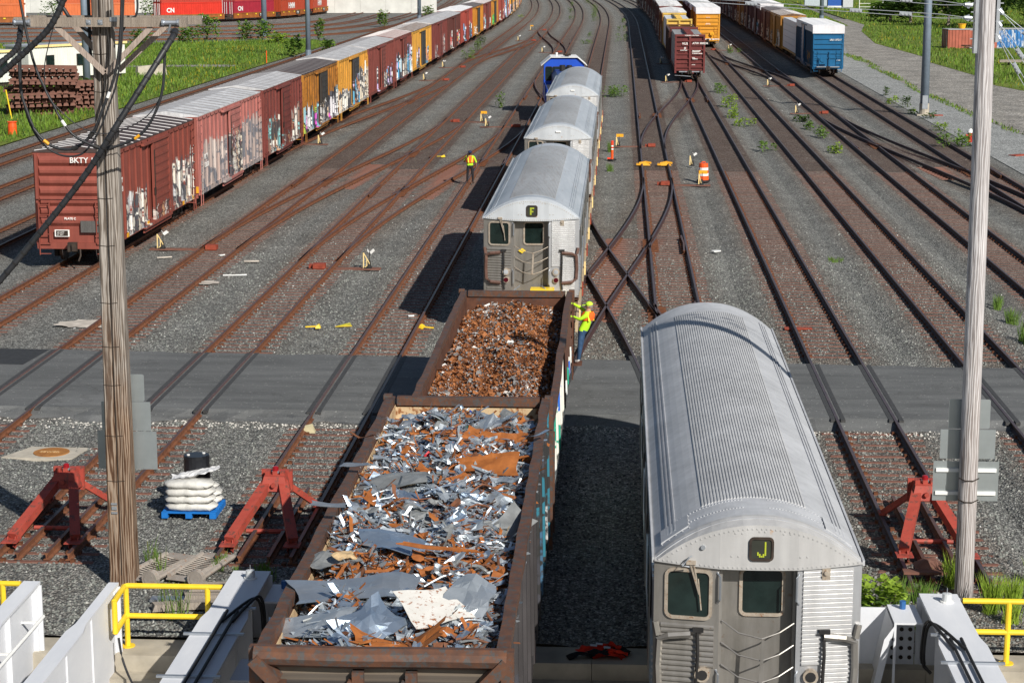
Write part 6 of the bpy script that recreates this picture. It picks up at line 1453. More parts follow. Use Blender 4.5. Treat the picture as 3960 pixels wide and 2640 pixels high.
# backs of the warning signs behind the poles
def signs(px, py, rows, base_lb, cross):
    for (x0, x1, z0, z1, lb) in rows:
        e = thing('sign_board', ((x0+x1)/2, py, z0), lb, 'sign', 'sign backs on the two poles'); w = (x1-x0)/2; h = z1-z0
        mb = MB(); plate(mb, 2*w, h, .04 if z0 > 3.2 else .008, 0, .004, 0, h/2); mb.build('panel', m_sign, e)
        if cross and z0 < 2.0:
            for zz in (.2*h, .78*h): mb = MB(); mb.box(-w+.05, w-.05, -.035, -.002, zz-.035, zz+.035); mb.box(-w+.05, w-.05, -.038, -.0352, zz-.008, zz+.008); mb.build('mounting_rail', M['white'], e)
m_sign = m_flat('bare aluminium sign back', (.40,.44,.45), .38, .65, .5, .10, 2)
signs(lx, 37.36, [(-9.96,-9.18,3.58,4.12,'narrow top aluminium sign back behind the wooden pole'),(-10.04,-9.07,2.99,3.57,'middle aluminium sign back behind the wooden pole'),(-10.14,-8.97,2.22,2.98,'large bottom aluminium sign back behind the wooden pole')], '', False)
signs(rx_, 37.26, [(6.3,7.08,3.27,3.84,'rounded top aluminium sign back behind the grey pole'),(6.16,7.2,2.68,3.25,'middle aluminium sign back behind the grey pole'),(6.05,7.29,1.85,2.63,'bottom aluminium sign back with two white rails behind the grey pole')], '', True)

# ================================================================ LAMP POSTS
def lamp_post(x, y, rad, label, h=16, plate_=False):
    r = thing('light_pole', (x, y, 0), label, 'light pole', 'blue-grey light poles of the yard'); mb = MB(); mb.tube([(0,0,0),(0,0,h)], [rad, rad*.72], 12); mb.build('shaft', M['lampgrey'], r, smooth=True)
    mb = MB(); mb.box(-rad*1.8, rad*1.8, -rad*1.8, rad*1.8, 0, .1); mb.tube([(0,0,.1),(0,0,.9)], rad*1.12, 12); mb.build('base', M['lampgrey'] if not plate_ else M['concrete'], r)
    if plate_: mb = MB(); mb.box(-.2, .2, -rad-.04, -rad+.02, .5, 1.5); mb.build('access_cover', M['steel'], r)
lamp_post(-50.8, 285, .42, 'light pole on the grass, left of two in front of the red containers'); lamp_post(-35.9, 229.7, .30, 'light pole on the grass just behind the left boxcar row'); lamp_post(-44.0, 163.4, .33, 'light pole by the white trailer behind the wooden pole')
lamp_post(-35.3, 352, .35, 'thin light pole far behind the left boxcars'); lamp_post(35, 355, .38, 'light pole beyond the blue boxcar'); lamp_post(22.8, 151.5, .33, 'light pole on the pale gravel at the right', 16, True); lamp_post(-24.6, 420, .33, 'most distant light pole behind the left boxcars')

# ================================================================ SWITCH STANDS AND SMALL YARD THINGS
GSS = 'switch stands beside the tracks'
def switch_stand(x, y, label, sign='white', side=-1, flag=None, tri=False, rod=True, ang=.3):
    r = thing('switch_stand', (x, y, 0), label, 'switch stand', GSS); K = .64
    if rod:
        mb = MB()
        for q in (-.14, .14): mb.box(-.5 if side > 0 else -2.2, 2.2 if side > 0 else .5, q-.07, q+.07, -.02, .03)
        mb.build('head_tie', M['tie'], r)
        mb = MB(); mb.box(side*2.0-.3, side*2.0+.3, -.15, .18, .03, .16); mb.box(side*2.0-.12, side*2.0+.35, -.3, .1, .03, .22); mb.build('switch_machine', M['red_rust'], r)
    mb = MB(); mb.box(-.22, .22, -.2, .2, .03, .12); mb.tube([(.05,0,.12),(.05,0,.5)], [.17,.11], 10); mb.build('stand_body', M['black'], r)
    if tri:
        mb = MB(); mb.bar((-.25,-.1,.05), (-.25,-.1,1.0), .06, .05); mb.bar((-.25,-.1,1.0), (.12,-.1,.35), .06, .05); mb.bar((.12,-.1,.35), (-.25,-.1,.05), .06, .05); mb.bar((-.05,-.1,.2),(-.05,-.1,.68), .05, .05); mb.build('yellow_lever', M['cream'], r)
    else:
        mb = MB(); mb.bar((-.18,-.12,.03), (-.16,-.12,.95), .09, .07); mb.bar((-.16,-.12,.95), (.02,-.12,.2), .06, .05); mb.build('lever', M['cream'], r)
    mb = MB(); mb.bar((.1,0,.5), (.1,0,1.05), .04, .04); mb.build('mast', M['black'], r)
    if sign in ('white', 'both'):
        for k, (aa, dx) in enumerate(((ang, .18), (-ang*1.6, -.06))):
            mb = MB(); mb.hexa([(-.24,-.008,-.02),(-.06,-.008,-.17),(.24,-.008,.02),(.06,-.008,.17),(-.24,.008,-.02),(-.06,.008,-.17),(.24,.008,.02),(.06,.008,.17)]); t = mb.build('target', M['white'], r, loc=(.1+dx, -.02, 1.08)); t.rotation_euler = (.25, 0, aa*2)
    if sign in ('yellow', 'both'):
        mb = MB(); mb.box(-.38, .32, -.01, .01, .95, 1.25); mb.box(-.05, .0, -.02, -.011, .95, 1.25); t = mb.build('flag', M['yellowdark'], r, loc=(.2, 0, 0))
    for c in r.children:
        if c.name.split('.')[0] not in ('head_tie', 'switch_machine'): c.scale = (K, K, K); c.location = tuple(q*K for q in c.location)
    return r
switch_stand(-18.95, 81.0, 'switch stand with yellow triangle and white target beside the second left track', 'white', 1, None, True)
switch_stand(-9.75, 76.3, 'switch stand with two white targets left of the F subway car', 'white', -1, None, True, ang=.5)
switch_stand(-19.1, 126.4, 'white switch stand between the maroon boxcar and the second track', 'white', -1)
switch_stand(-18.6, 190, 'white switch stand beside the yellow boxcars', 'white', 1); switch_stand(-18.65, 211, 'white switch stand farther up beside the left boxcars', 'white', 1, ang=.6)
switch_stand(-9.3, 139.7, 'switch stand with white target near the worker in the track fan', 'white', 1); switch_stand(-9.9, 143.6, 'switch stand with orange-yellow flag next to a white one', 'yellow', -1)
switch_stand(-13.8, 310, 'distant switch stand with yellow flag between curving tracks', 'yellow', 1); switch_stand(-13.9, 274, 'distant white switch stand below the yellow-flagged one', 'white', 1); switch_stand(-9.4, 243, 'white switch stand just beyond the blue locomotive', 'white', 1)
switch_stand(-.1, 126, 'switch stand with yellow flag right of the middle subway car', 'yellow', 1); switch_stand(13.4, 249.5, 'white switch stand in weeds beside the golden boxcar', 'white', -1); switch_stand(13.5, 183.7, 'white switch stand between the two rows at the right', 'white', 1)
switch_stand(13.4, 152.6, 'white switch stand above a weed clump on the right', 'white', 1); switch_stand(4.35, 188.7, 'shaded switch stand left of the red flatcar', 'white', 1); switch_stand(4.4, 219, 'shaded switch stand beside the open hopper car', 'white', 1)
switch_stand(4.15, 114.6, 'switch stand with white disc just beyond the traffic drum', 'white', -1, rod=False)
switch_stand(4.3, 105.1, 'switch stand with yellow flag in front of the traffic drum', 'yellow', -1)
def drum(x, y, label):
    r = thing('traffic_drum', (x, y, 0), label, 'traffic drum'); mb = MB(); mb.tube([(0,0,0),(0,0,.10)], .36, 16); mb.build('rubber_base', M['black'], r)
    for k, (z0, z1, ra, rb, m) in enumerate(((.1,.32,.285,.28,'orange'),(.32,.46,.275,.272,'white'),(.46,.62,.268,.262,'orange'),(.62,.76,.258,.254,'white'),(.76,.98,.25,.235,'orange'))):
        mb = MB(); mb.tube([(0,0,z0),(0,0,z1)], [ra, rb], 16); mb.build('stripe' if m == 'white' else 'body', M[m], r)
    mb = MB(); mb.tube([(-.1,0,.98),(-.08,0,1.06),(.08,0,1.06),(.1,0,.98)], .025, 6); mb.build('handle', M['orange'], r)
drum(4.5, 106.9, 'orange and white striped traffic drum beside the switch stand')
r = thing('delineator_post', (-.44, 117.7, 0), 'orange-red delineator post standing right of the F subway car', 'delineator'); mb = MB(); mb.tube([(0,0,0),(0,0,.07)], .26, 12); mb.build('base', M['black'], r)
for z0, z1, m in ((.07,.62,'orange'),(.62,.70,'white'),(.70,.80,'redcone'),(.80,.88,'white'),(.88,1.15,'redcone')): mb = MB(); mb.tube([(0,0,z0),(0,0,z1)], .075, 10); mb.build('reflective_band' if m == 'white' else 'tube', M[m], r)
mb = MB(); mb.box(-.28, -.1, -.05, .05, .06, .16); mb.build('red_tag', M['redcone'], r)
r = thing('fire_hydrant', (22.6, 130.1, 0), 'red fire hydrant with white bonnet beside a weed bush', 'fire hydrant'); hr = m_flat('hydrant red', (.5,.02,.02), .4, 0, .5)
mb = MB(); mb.tube([(0,0,0),(0,0,.08),(0,0,.1),(0,0,.62)], [.24,.24,.17,.17], 12); mb.tube([(-.3,0,.45),(.3,0,.45)], .09, 8); mb.tube([(0,-.3,.42),(0,0,.42)], .11, 8); mb.build('barrel', hr, r); mb = MB(); mb.tube([(0,0,.62),(0,0,.66),(0,0,.78),(0,0,.88)], [.21,.21,.16,.05], 12); mb.build('bonnet', M['white'], r)
# derail shoes lying on the rails ahead of the scissors crossing
for x in (1.42, 2.62):
    r = thing('rail_skate', (x, 114.3, .12), 'yellow rail skate on the ' + ('left' if x < 2 else 'right') + ' rail before the scissors crossing', 'rail skate', 'yellow rail skates'); mb = MB(); mb.hexa([(-.35,-.16,-.05),(.35,-.16,-.05),(.35,.16,-.05),(-.35,.16,-.05),(-.3,-.1,.12),(.1,-.12,.2),(.1,.12,.2),(-.3,.1,.12)]); mb.build('shoe', M['yellowdark'], r); mb = MB(); mb.bar((.1,-.1,.15),(.4,-.15,.1), .07, .1); mb.box(-.45, -.25, -.22, .2, -.03, .06); mb.build('arm', M['yellowdark'], r)
# yellow plastic chock scoops dropped on the ballast
def paddle(x, y, a, label, L=.34):
    r = thing('yellow_chock', (x, y, .03), label, 'chock', 'yellow wheel chocks dropped on the ballast', a); mb = MB(); mb.bar((-L, 0, .03), (0, 0, .05), .05, .04); mb.build('handle', M['yellow'], r); mb = MB(); mb.hexa([(0,-.16,0),(.16,-.13,0),(.16,.13,0),(0,.16,0),(.01,-.14,.07),(.10,-.1,.13),(.10,.1,.13),(.01,.14,.07)]); mb.build('wedge', M['yellow'], r)
paddle(-9.9, 63.8, 0.05, 'yellow chock with handle, left of the three on the ballast'); paddle(-6.35, 63.9, 2.9, 'yellow chock nearest the rails beside the F car shadow'); paddle(-10.6, 118.7, -.3, 'yellow chock lying near the standing worker')
r = thing('yellow_scraps', (-9.0, 64.2, .0), 'thin yellow strips bundled on the ballast between two chocks', 'scrap'); 
for k in range(4): mb = MB(); mb.bar((-.30+k*.04, -.1+k*.07, .02), (.26-k*.03, -.14+k*.08, .05+.02*k), .04, .02); mb.build('strip', m_flat('dirty yellow', (.55,.50,.04), .6) if k else M['yellow'], r)
# concrete slab with manhole
r = thing('manhole', (-14.0, 47.1, .0), 'rusty round manhole cover set in a pale concrete slab', 'manhole'); mb = MB(); mb.hexa([(-1.05,-.52,-.1),(.72,-.58,-.1),(.85,.52,-.1),(-.6,.58,-.1),(-1.05,-.52,.012),(.72,-.58,.012),(.85,.52,.012),(-.6,.58,.012)]); mb.build('slab', m_flat('pale concrete slab', (.45,.41,.34), .85, 0, .2, .15, 3), r)
mb = MB(); mb.tube([(0.05,0,.0),(0.05,0,.03)], .44, 28); c = mb.build('cover', m_rust('orange manhole rust', (.26,.10,.025), (.42,.19,.05), .7, 6), r); text('SEWER', .16, m_rust('pale worn rust', (.5,.3,.12), (.62,.42,.22), .7, 8), c, (-.24, -.06, .031), rot=(0,0,0), bold=.005, name='cast_letters')
# pallet with bags and a black drum
r = thing('blue_pallet', (-9.33, 42.1, 0), 'blue pallet carrying white sacks beside the wooden pole', 'pallet', None, .0); pb = m_flat('blue pallet paint', (.01,.16,.52), .55, 0, .4, .15)
for k in range(7): mb = MB(); mb.box(-.6, .6, -.55+k*.165, -.43+k*.165, .11, .135); mb.build('board', pb, r)
for k in range(3): mb = MB(); mb.box(-.6+k*.53, -.46+k*.53, -.55, .56, .0, .108); mb.build('stringer', pb, r)
m_sack = m_paint('dirty white sack', (.68,.67,.63), .22, .6, .35, False, (.34,.32,.28))
def sack(mb, L, W, H, wr=.018):
    n, m = 10, 8; idx = []
    for j in range(m):
        t = 2*math.pi*j/m
        for i in range(n+1):
            u = i/n*2-1; k = (1-abs(u)**5)**.5*.92+.08 if abs(u) < 1 else .10
            mb.v.append((u*L/2+random.uniform(-wr, wr), math.copysign(abs(math.cos(t))**.6, math.cos(t))*W/2*min(1, k+.25)+random.uniform(-wr, wr), H/2+math.copysign(abs(math.sin(t))**.7, math.sin(t))*H/2*k+random.uniform(-wr, wr)))
    for j in range(m):
        for i in range(n): a = j*(n+1)+i; b = ((j+1) % m)*(n+1)+i; mb.f.append((a, b, b+1, a+1)); mb.m.append(0)
lay = ['bottom', 'second', 'third', 'fourth']
for k in range(4):
    for q, (sx, sy, lbp) in enumerate(((0, -.27, 'front'), (.02, .27, 'rear'))):
        
        if k == 3 and q == 1: continue
        mb = MB(); sack(mb, 1.14-.02*k, .54 if q == 0 or k < 2 else .36, .19); o = mb.build('sack', m_sack, smooth=True, loc=(-9.33+sx+random.uniform(-.02,.02), 42.1+sy-(.12 if q and k > 1 else 0), .137+k*.165)); o.rotation_euler = (random.uniform(-.03,.03), random.uniform(-.02,.02), random.uniform(-.03,.03))
        tag(o, f'white sack in the {lay[k]} layer of the pallet, {lbp} one', 'sack', 'white sacks stacked on the blue pallet')
mb = MB(); g = sheet_pts(.95, .62, -.12, .06, 12, 9); add_sheet(mb, g, Matrix.Translation((0,0,0)), 0)
tag(mb.build('plastic_wrap', m_flat('translucent white plastic', (.62,.62,.62), .25, 0, .6, .12), loc=(-9.25, 42.15, .83)), 'crumpled white plastic wrap on top of the sacks', 'plastic wrap')
r = thing('black_drum', (-9.34, 42.58, .15), 'black plastic drum standing behind the sacks on the pallet', 'drum'); blk = m_flat('black plastic', (.013,.014,.017), .35, 0, .5, .15)
mb = MB(); mb.tube([(0,0,0),(0,0,.08),(0,0,.3),(0,0,.33),(0,0,.6),(0,0,.63),(0,0,.9),(0,0,.97),(0,0,1.02)], [.26,.285,.29,.295,.295,.29,.285,.29,.285], 22); mb.build('body', blk, r, smooth=False); mb = MB(); mb.tube([(0,0,1.021),(0,0,1.028)], .265, 22); mb.build('lid', blk, r)
for dx, dy in ((-.17, -.06), (.14, .12)): mb = MB(); mb.tube([(dx,dy,1.028),(dx,dy,1.05)], .035, 10); mb.build('bung', M['white'], r)
# old expanded-metal steps and timbers
def old_step(x, y, a, label):
    r = thing('metal_step', (x, y, .04), label, 'metal step', 'old metal steps lying by the wooden pole', a); g = m_rust('grey rusting steel', (.24,.21,.18), (.38,.34,.30), .7, 5, (.30,.16,.09))
    for s in (-1, 1): mb = MB(); mb.tube([(s*.34,-.75,.08),(s*.34,.7,.10)], .055, 7); mb.build('side_tube', g, r)
    mb = MB(); mb.tube([(.3,-.78,.12),(.3,-.92,.12)], .17, 14); mb.tube([(.3,-.925,.12),(.3,-.93,.12)], .11, 12); mb.build('end_ring', g, r)
    for k in range(12): mb = MB(); mb.tube([(-.30,-.55+k*.1,.10),(-.1,-.50+k*.1,.05),(.1,-.56+k*.1,.06),(.30,-.52+k*.1,.10)], .018, 5); mb.build('slat', g, r)
    mb = MB(); mb.box(-.36, .36, .62, .92, .04, .07); mb.build('end_plate', g, r); mb = MB(); mb.box(-.36, .36, -.85, -.6, .03, .06); mb.build('end_plate', g, r)
old_step(-9.05, 37.75, -.35, 'left of two old metal steps lying right of the wooden pole'); old_step(-8.25, 37.8, -.25, 'right of two old metal steps with weeds growing through')
tw = m_wood('grey split timber', (.20,.17,.14), (.40,.35,.30), 14, .6, .9, 12)
for k, (x, y, a, L, z) in enumerate(((-7.95, 35.5, .25, 1.5, .03), (-7.6, 35.9, .08, 1.2, .05), (-7.55, 36.1, .1, 1.15, .2), (-7.6, 35.55, .15, 1.2, .03))):
    mb = MB(); mb.hexa([(-L/2,-.1,0),(L/2,-.1,0),(L/2,.1,0),(-L/2,.1,0),(-L/2+.05,-.09,.13),(L/2,-.1,.14),(L/2-.04,.1,.13),(-L/2,.09,.14)]); tag(mb.build('timber', tw, loc=(x, y, z), rz=a), ['long split grey timber pointing left behind the yellow railing', 'thick grey timber under another behind the yellow railing', 'short grey timber lying on top of the others', 'front grey timber of the pile by the left girder'][k], 'timber', 'grey timbers behind the yellow railing')
mb = MB(); mb.box(-.5, .5, -.12, .12, 0, .05); tag(mb.build('steel_plate', M['steel'], loc=(-8.35, 35.95, .02), rz=.02), 'flat galvanized plate on the ballast behind the yellow railing', 'steel plate')
tw2 = m_wood('dark bleached timber', (.16,.15,.14), (.34,.32,.30), 14, .6, .9, 15)
for k in range(3): mb = MB(); mb.box(-.9, .9, -.09, .09, 0, .14); tag(mb.build('timber', tw2, loc=(4.75+.1*k, 34.05+.22*k, -.04 if k != 1 else .1), rz=.03*k), ['weathered beam under the leafy bush, front of three', 'weathered beam resting on two others under the leafy bush', 'weathered beam under the leafy bush, rear of three'][k], 'timber', 'weathered beams below the leafy bush')
# orange and black safety vests dropped on the abutment
m_vo = m_flat('orange red fabric', (.62,.03,.012), .8, 0, .2, .25, 9); m_refl = m_flat('reflective tape', (.5,.5,.52), .4, .2, .4, .1)
r = thing('safety_vests', (-.25, 33.55, -.055), 'heap of orange and black safety vests on the concrete ledge', 'safety vest')
for k, (x, y, L, W, mm, zz) in enumerate(((.15,-.05,.55,.28,m_vo,.05),(-.15,.18,.5,.25,m_vo,.06),(.3,.12,.45,.25,M['cloth_black'],.07),(-.35,-.12,.45,.2,M['cloth_black'],.05),(.0,-.1,.35,.25,M['cloth_black'],.11),(.28,-.12,.4,.12,m_vo,.12),(.18,.2,.35,.14,m_vo,.12))):
    mb = MB(); add_sheet(mb, sheet_pts(L, W, -.35, .035, 7, 5), xf(x, y, zz, 0, 0, random.uniform(-.4, .4)), 0); mb.build('vest', mm, r)
for x, y in ((-.12, .12), (.12, .02), (-.02, .2)): mb = MB(); mb.hexa([(x-.06,y-.03,.15),(x+.06,y-.03,.14),(x+.06,y+.03,.15),(x-.06,y+.03,.16),(x-.06,y-.03,.157),(x+.06,y-.03,.147),(x+.06,y+.03,.157),(x-.06,y+.03,.167)]); mb.build('reflective_tape', m_refl, r)
# pale spilled patches and litter on the ballast
def patch(x, y, rx, ry, label, mat, z=.015):
    mb = MB(); n = 34; pts = [(x+rx*math.cos(2*math.pi*k/n)*(.65+.35*random.random()), y+ry*math.sin(2*math.pi*k/n)*(.65+.35*random.random()), z) for k in range(n)]
    mb.face(pts); tag(mb.build('powder_spill', mat), label, 'spill')
m_spill = m_flat('pale sand spill', (.50,.45,.39), .95, 0, .1, .3, 3)
patch(-17.6, 64.2, 1.15, .9, 'pale powder spill beside the second left track', m_spill); patch(-15.3, 72.6, .55, .5, 'small pale spill against the right rail of the second track', m_spill, .03)
G_LIT = 'litter scattered on the ballast'
for (x, y, a, L, W, lb) in ((-18.3,78.6,.4,.6,.14,'two bleached splinters below the triangular switch stand'),(-14.6,77.8,.1,.6,.25,'pale broken board between the second and third tracks'),(-14.6,74.3,.15,.9,.03,'thin white stick on the ballast between the left tracks'),(-16.1,79.3,.8,.25,.15,'white paper scrap inside the second track'),(4.0,81.5,.5,.35,.3,'white rag beside the scissors crossing rails'),(-7.0,66.1,.3,.2,.12,'white cup near the F car shadow'),(5.9,64.5,0,.9,.4,'flat rusty plate behind the near subway car')):
    mb = MB(); mb.hexa([(-L/2,-W/2,0),(L/2,-W/2*.7,0),(L/2,W/2,0),(-L/2,W/2*.8,0),(-L/2,-W/2,.03),(L/2,-W/2*.7,.05),(L/2,W/2,.03),(-L/2,W/2*.8,.04)]); o = mb.build('litter', M['white'] if 'white' in lb else M['red_rust'] if 'rusty' in lb else m_spill, loc=(x, y, .02), rz=a); tag(o, lb, 'litter', G_LIT)
mb = MB(); mb.hexa([(-.2,-.15,0),(.2,-.12,0),(.18,.15,0),(-.18,.12,0),(-.12,-.1,.18),(.1,-.08,.15),(.1,.1,.2),(-.1,.08,.16)]); tag(mb.build('rock', m_flat('yellowish rock', (.45,.40,.25), .9), loc=(-7.95, 49.6, 0)), 'yellowish rock at the edge of the paved crossing', 'rock')

# ================================================================ LEFT AND RIGHT BACKGROUND
def trailer(x, y, L, W, H, a, label, wins, roofm):
    r = thing('site_trailer', (x, y, .5), label, 'trailer', 'white site trailers on the grass', a); m = m_paint('white corrugated wall', (.74,.74,.68), .06, .6, .1, True)
    for s in (-1, 1):
        mb = MB(); mb.box(-L/2, L/2, *sorted((s*W/2, s*(W/2-.06))), 0, H)
        for k in range(int(L/.3)): q = -L/2+.1+k*.3; mb.box(q, q+.12, *sorted((s*(W/2+.001), s*(W/2+.03))), .05, H-.05)
        mb.build('wall', m, r)
        mb = MB(); mb.box(*sorted((s*L/2, s*(L/2-.06))), -W/2+.07, W/2-.07, 0, H); mb.build('end_wall', m, r)
    mb = MB(); mb.box(-L/2-.15, L/2+.15, -W/2-.15, W/2+.15, H+.005, H+.16); mb.build('roof', roofm, r)
    mb = MB(); mb.box(-L/2-.17, L/2+.17, -W/2-.18, -W/2-.151, H-.05, H+.17); mb.build('fascia', M['cream'], r)
    for q in wins:
        mb = MB(); mb.box(q-.45, q+.45, -W/2-.06, -W/2-.031, 1.05, 2.05); w_ = mb.build('window', M['glass'], r); mb = MB(); frame_ring(mb, 1.0, 1.1, .03, .06, -W/2-.075, .03, q, 1.55); mb.build('frame', M['under'], w_)
    mb = MB(); mb.box(-L/2+.3, L/2-.3, -W/2+.2, W/2-.2, -.5, -.01); mb.build('skirt', M['under'], r)
trailer(-52.4, 187.7, 11.8, 3.2, 2.9, .982, 'long white site trailer with three dark windows behind the wooden pole', (-3.4, .3, 3.9), m_paint('flaking grey roof', (.40,.43,.47), .30, .6, .3, False, (.16,.11,.09)))
trailer(-57.2, 177.5, 4.5, 3, 2.7, .98, 'second white trailer partly out of the picture at the left', (1.0,), m_paint('pale roof sheet', (.6,.6,.58), .05, .6, .2, False))
r = thing('air_unit', (-54.2, 179.2, .2), 'grey boxy air conditioner between the two white trailers', 'air conditioner'); mb = MB(); mb.box(-.8, .8, -.6, .6, 0, 1.3); mb.build('casing', m_flat('grey casing', (.5,.55,.6), .5), r); mb = MB(); mb.box(-.5, .5, -.63, -.601, .3, 1.1); mb.build('grille', M['lampgrey'], r)
# heaps of rusty track panels
def panel_stack(x, y, n, L, a, label):
    for k in range(n):
        r = thing('track_panel', (x+random.uniform(-.5,.5), y+random.uniform(-.4,.4), .05+k*.33), f'rusty track panel in the {label}, layer {["one from the ground","two","three","four","five","six","seven","eight","nine","ten","eleven"][k]}', 'track panel', 'rusty track panels piled by the trailer', a+random.uniform(-.16,.16)); r.rotation_euler = (random.uniform(-.02,.02), random.uniform(-.03,.03), r.rotation_euler[2])
        mb = MB()
        for q in (-.72, .72): mb.box(-L/2, L/2, q-.08, q+.08, .14, .30)
        mb.build('rail', M['tie'], r)
        for t in range(int(L/.5)): mb = MB(); mb.hexa([(-L/2+.05+t*.5,-1.3,-.06),(-L/2+.45+t*.5,-1.3,-.06),(-L/2+.45+t*.5,1.3,-.06),(-L/2+.05+t*.5,1.3,-.06),(-L/2+.1+t*.5,-1.25,.138),(-L/2+.40+t*.5,-1.25,.138),(-L/2+.40+t*.5,1.25,.138),(-L/2+.1+t*.5,1.25,.138)]); mb.build('tie', M['tie'], r)
panel_stack(-43.7, 149.0, 11, 5.0, .25, 'big pile'); panel_stack(-41.4, 152.5, 7, 3.2, .3, 'lower pile')
r = thing('orange_barrel', (-40.6, 131.5, .6), 'small orange barrel top showing in the grass at the far left', 'barrel'); mb = MB(); mb.tube([(0,0,-.6),(0,0,.0),(0,0,.28)], [.3,.3,.27], 14); mb.build('body', M['orange'], r); mb = MB(); mb.tube([(0,0,.28),(0,0,.34)], .33, 14); mb.build('lid', M['orange'], r)
mb = MB(); mb.hexa([(-1.6,-.4,0),(1.6,-.3,0),(1.6,.4,0),(-1.6,.4,0),(-1.5,-.2,.9),(1.5,-.15,1.1),(1.5,.2,1.1),(-1.5,.2,.9)]); tag(mb.build('concrete_barrier', M['concrete'], loc=(-46.2, 195.5, .05), rz=.7), 'pale concrete barrier on the grass right of the trailer', 'barrier')
mb = MB(); mb.tube([(0,0,0),(-.35,0,2.2)], .05, 6); tag(mb.build('marker_stake', M['yellow'], loc=(-44.3, 143.5, 0)), 'thin yellow stake leaning in front of the rusty track panels', 'stake')
mb = MB(); mb.tube([(0,0,0),(0,0,1.4)], .05, 6); tag(mb.build('marker_stake', M['orange'], loc=(-38.6, 217.5, 0)), 'short orange stake in the grass behind the brown boxcar roof', 'stake')
# white wall and machinery behind the containers
r = thing('perimeter_wall', (-90, 392, 0), 'long white perimeter wall behind the container train', 'wall', None, .03)
for k in range(24): mb = MB(); mb.box(-66+k*5, -61.03+k*5, 0, .3, 0, 2.6); mb.build('panel', m_flat('whitewashed panel', (.62,.62,.58), .8, 0, .2, .12, .5) if k == 0 else bpy.data.materials['whitewashed panel'], r)
for k, (x, cl, lb) in enumerate(((-104,(.02,.10,.30),'blue machine parked beyond the white wall'),(-96,(.02,.22,.06),'green machine parked beyond the white wall'),(-84,(.03,.2,.12),'dark green machine right of the other green one'),(-72,(.05,.12,.28),'navy machine beyond the white wall'))):
    r = thing('parked_machine', (x, 401, 0), lb, 'machine', 'machines parked behind the wall'); m = m_flat('machine '+lb[:12], cl, .5); mb = MB(); mb.box(-2.6, 2.6, -1, 1, .8, 2.6); mb.build('body', m, r); mb = MB(); mb.box(.4, 2.0, -.9, .9, 2.601, 4.0); mb.build('cabin', M['glass'], r)
    for q in (-1.7, 1.7): mb = MB(); mb.tube([(q,-1.15,.8),(q,1.15,.8)], .8, 14); mb.build('wheel', M['black'], r)
# right side: old containers, bucket, cabinet, timbers
def old_box(x, y, L, a, col, rust, label, rc, H=2.6, wear=None):
    r = thing('old_container', (x, y, -.15), label, 'container', 'old containers in the right-hand grass', a); m = m_paint('old paint '+label[:12], col, rust, .65, .25, True, rc); mb = MB(); mb.box(-L/2, L/2, -1.15, 1.15, .1, H-.1)
    for k in range(int(L/.42)): q = -L/2+.15+k*.42; mb.box(q, q+.2, -1.2, -1.151, .2, H-.15)
    mb.build('body', m, r); mb = MB(); mb.box(-L/2-.03, L/2+.03, -1.23, 1.23, H-.099, H); mb.build('roof', m_flat('dull roof '+label[:8], (.36,.36,.38), .6), r)
    mb = MB(); 
    for q in (-.9, -.3, .3, .9): mb.bar((-L/2-.06, q, .15), (-L/2-.06, q, H-.2), .07, .07)
    mb.box(-L/2-.05, -L/2-.002, -1.2, 1.2, .1, .25); mb.build('door_bars', M['steel'], r)
old_box(43.9, 256.5, 6.4, .18, (.42,.115,.07), .3, 'faded red container with white roof edge in the right grass', (.2,.07,.04)); old_box(51.0, 258.3, 7.5, .05, (.03,.19,.50), .7, 'blue and white weathered container right of the red one', (.75,.76,.78))
r = thing('yellow_bucket', (42.9, 256.4, 2.46), 'yellow bucket standing on the red container roof', 'bucket'); mb = MB(); mb.tube([(0,0,0),(0,0,.55)], [.38,.5], 14); mb.build('body', m_flat('bucket yellow', (.75,.42,.015), .5), r); mb = MB(); mb.tube([(0,0,.55),(0,0,.60)], .54, 14); mb.build('rim', M['yellowdark'], r)
r = thing('blue_cabin', (46.4, 432, 0), 'small blue and white cabin with grey boxes beyond the road', 'cabin'); mb = MB(); mb.box(-2.6, 1.6, -1, 1, .5, 3.4); mb.build('wall', m_flat('cabin blue', (.02,.09,.36), .5), r); mb = MB(); mb.box(-2.7, 1.7, -1.1, 1.1, 0, .499); mb.build('base', M['white'], r); mb = MB(); mb.box(.5, 2.6, -1.5, -1.01, .2, 2.6); mb.build('cabinet', m_flat('cabinet grey', (.5,.52,.54), .5), r); mb = MB(); mb.box(-7.5, -2.8, -.8, .8, .5, 3.3); mb.build('annex', m_flat('pale annex', (.42,.48,.52), .6), r); mb = MB(); mb.box(-2.8, 1.8, -1.2, 1.2, 3.401, 3.6); mb.build('roof', M['lampgrey'], r)
r = thing('gate_frame', (51.5, 420, 0), 'white pipe gate beside the blue cabin', 'gate')
for z in (.6, 1.3): mb = MB(); mb.tube([(-2.4,0,z),(2.4,0,z)], .06, 6); mb.build('rail', M['white'], r)
for x in (-2.4, 2.4): mb = MB(); mb.tube([(x,0,0),(x,0,2.6)], .08, 6); mb.build('post', M['white'], r)
r = thing('rusty_junk', (44.2, 252.5, 0), 'tangle of rusty pipes in front of the red container', 'scrap heap')
for k in range(9): mb = MB(); mb.tube(smooth_pts([(random.uniform(-2,2), random.uniform(-.6,.6), random.uniform(.2,.8)) for _ in range(3)], 4), .08, 5); mb.build('pipe', M['tie'], r)
r = thing('timber_rack', (43.2, 218.5, .1), 'low stack of grey timbers in the right-hand grass', 'timber stack')
for k in range(5): mb = MB(); mb.box(-2.4+random.uniform(-.2,.2), 2.6, -.6+k*.25, -.4+k*.25, .25+.04*(k % 2), .45+.04*(k % 2)); mb.build('beam', tw, r)
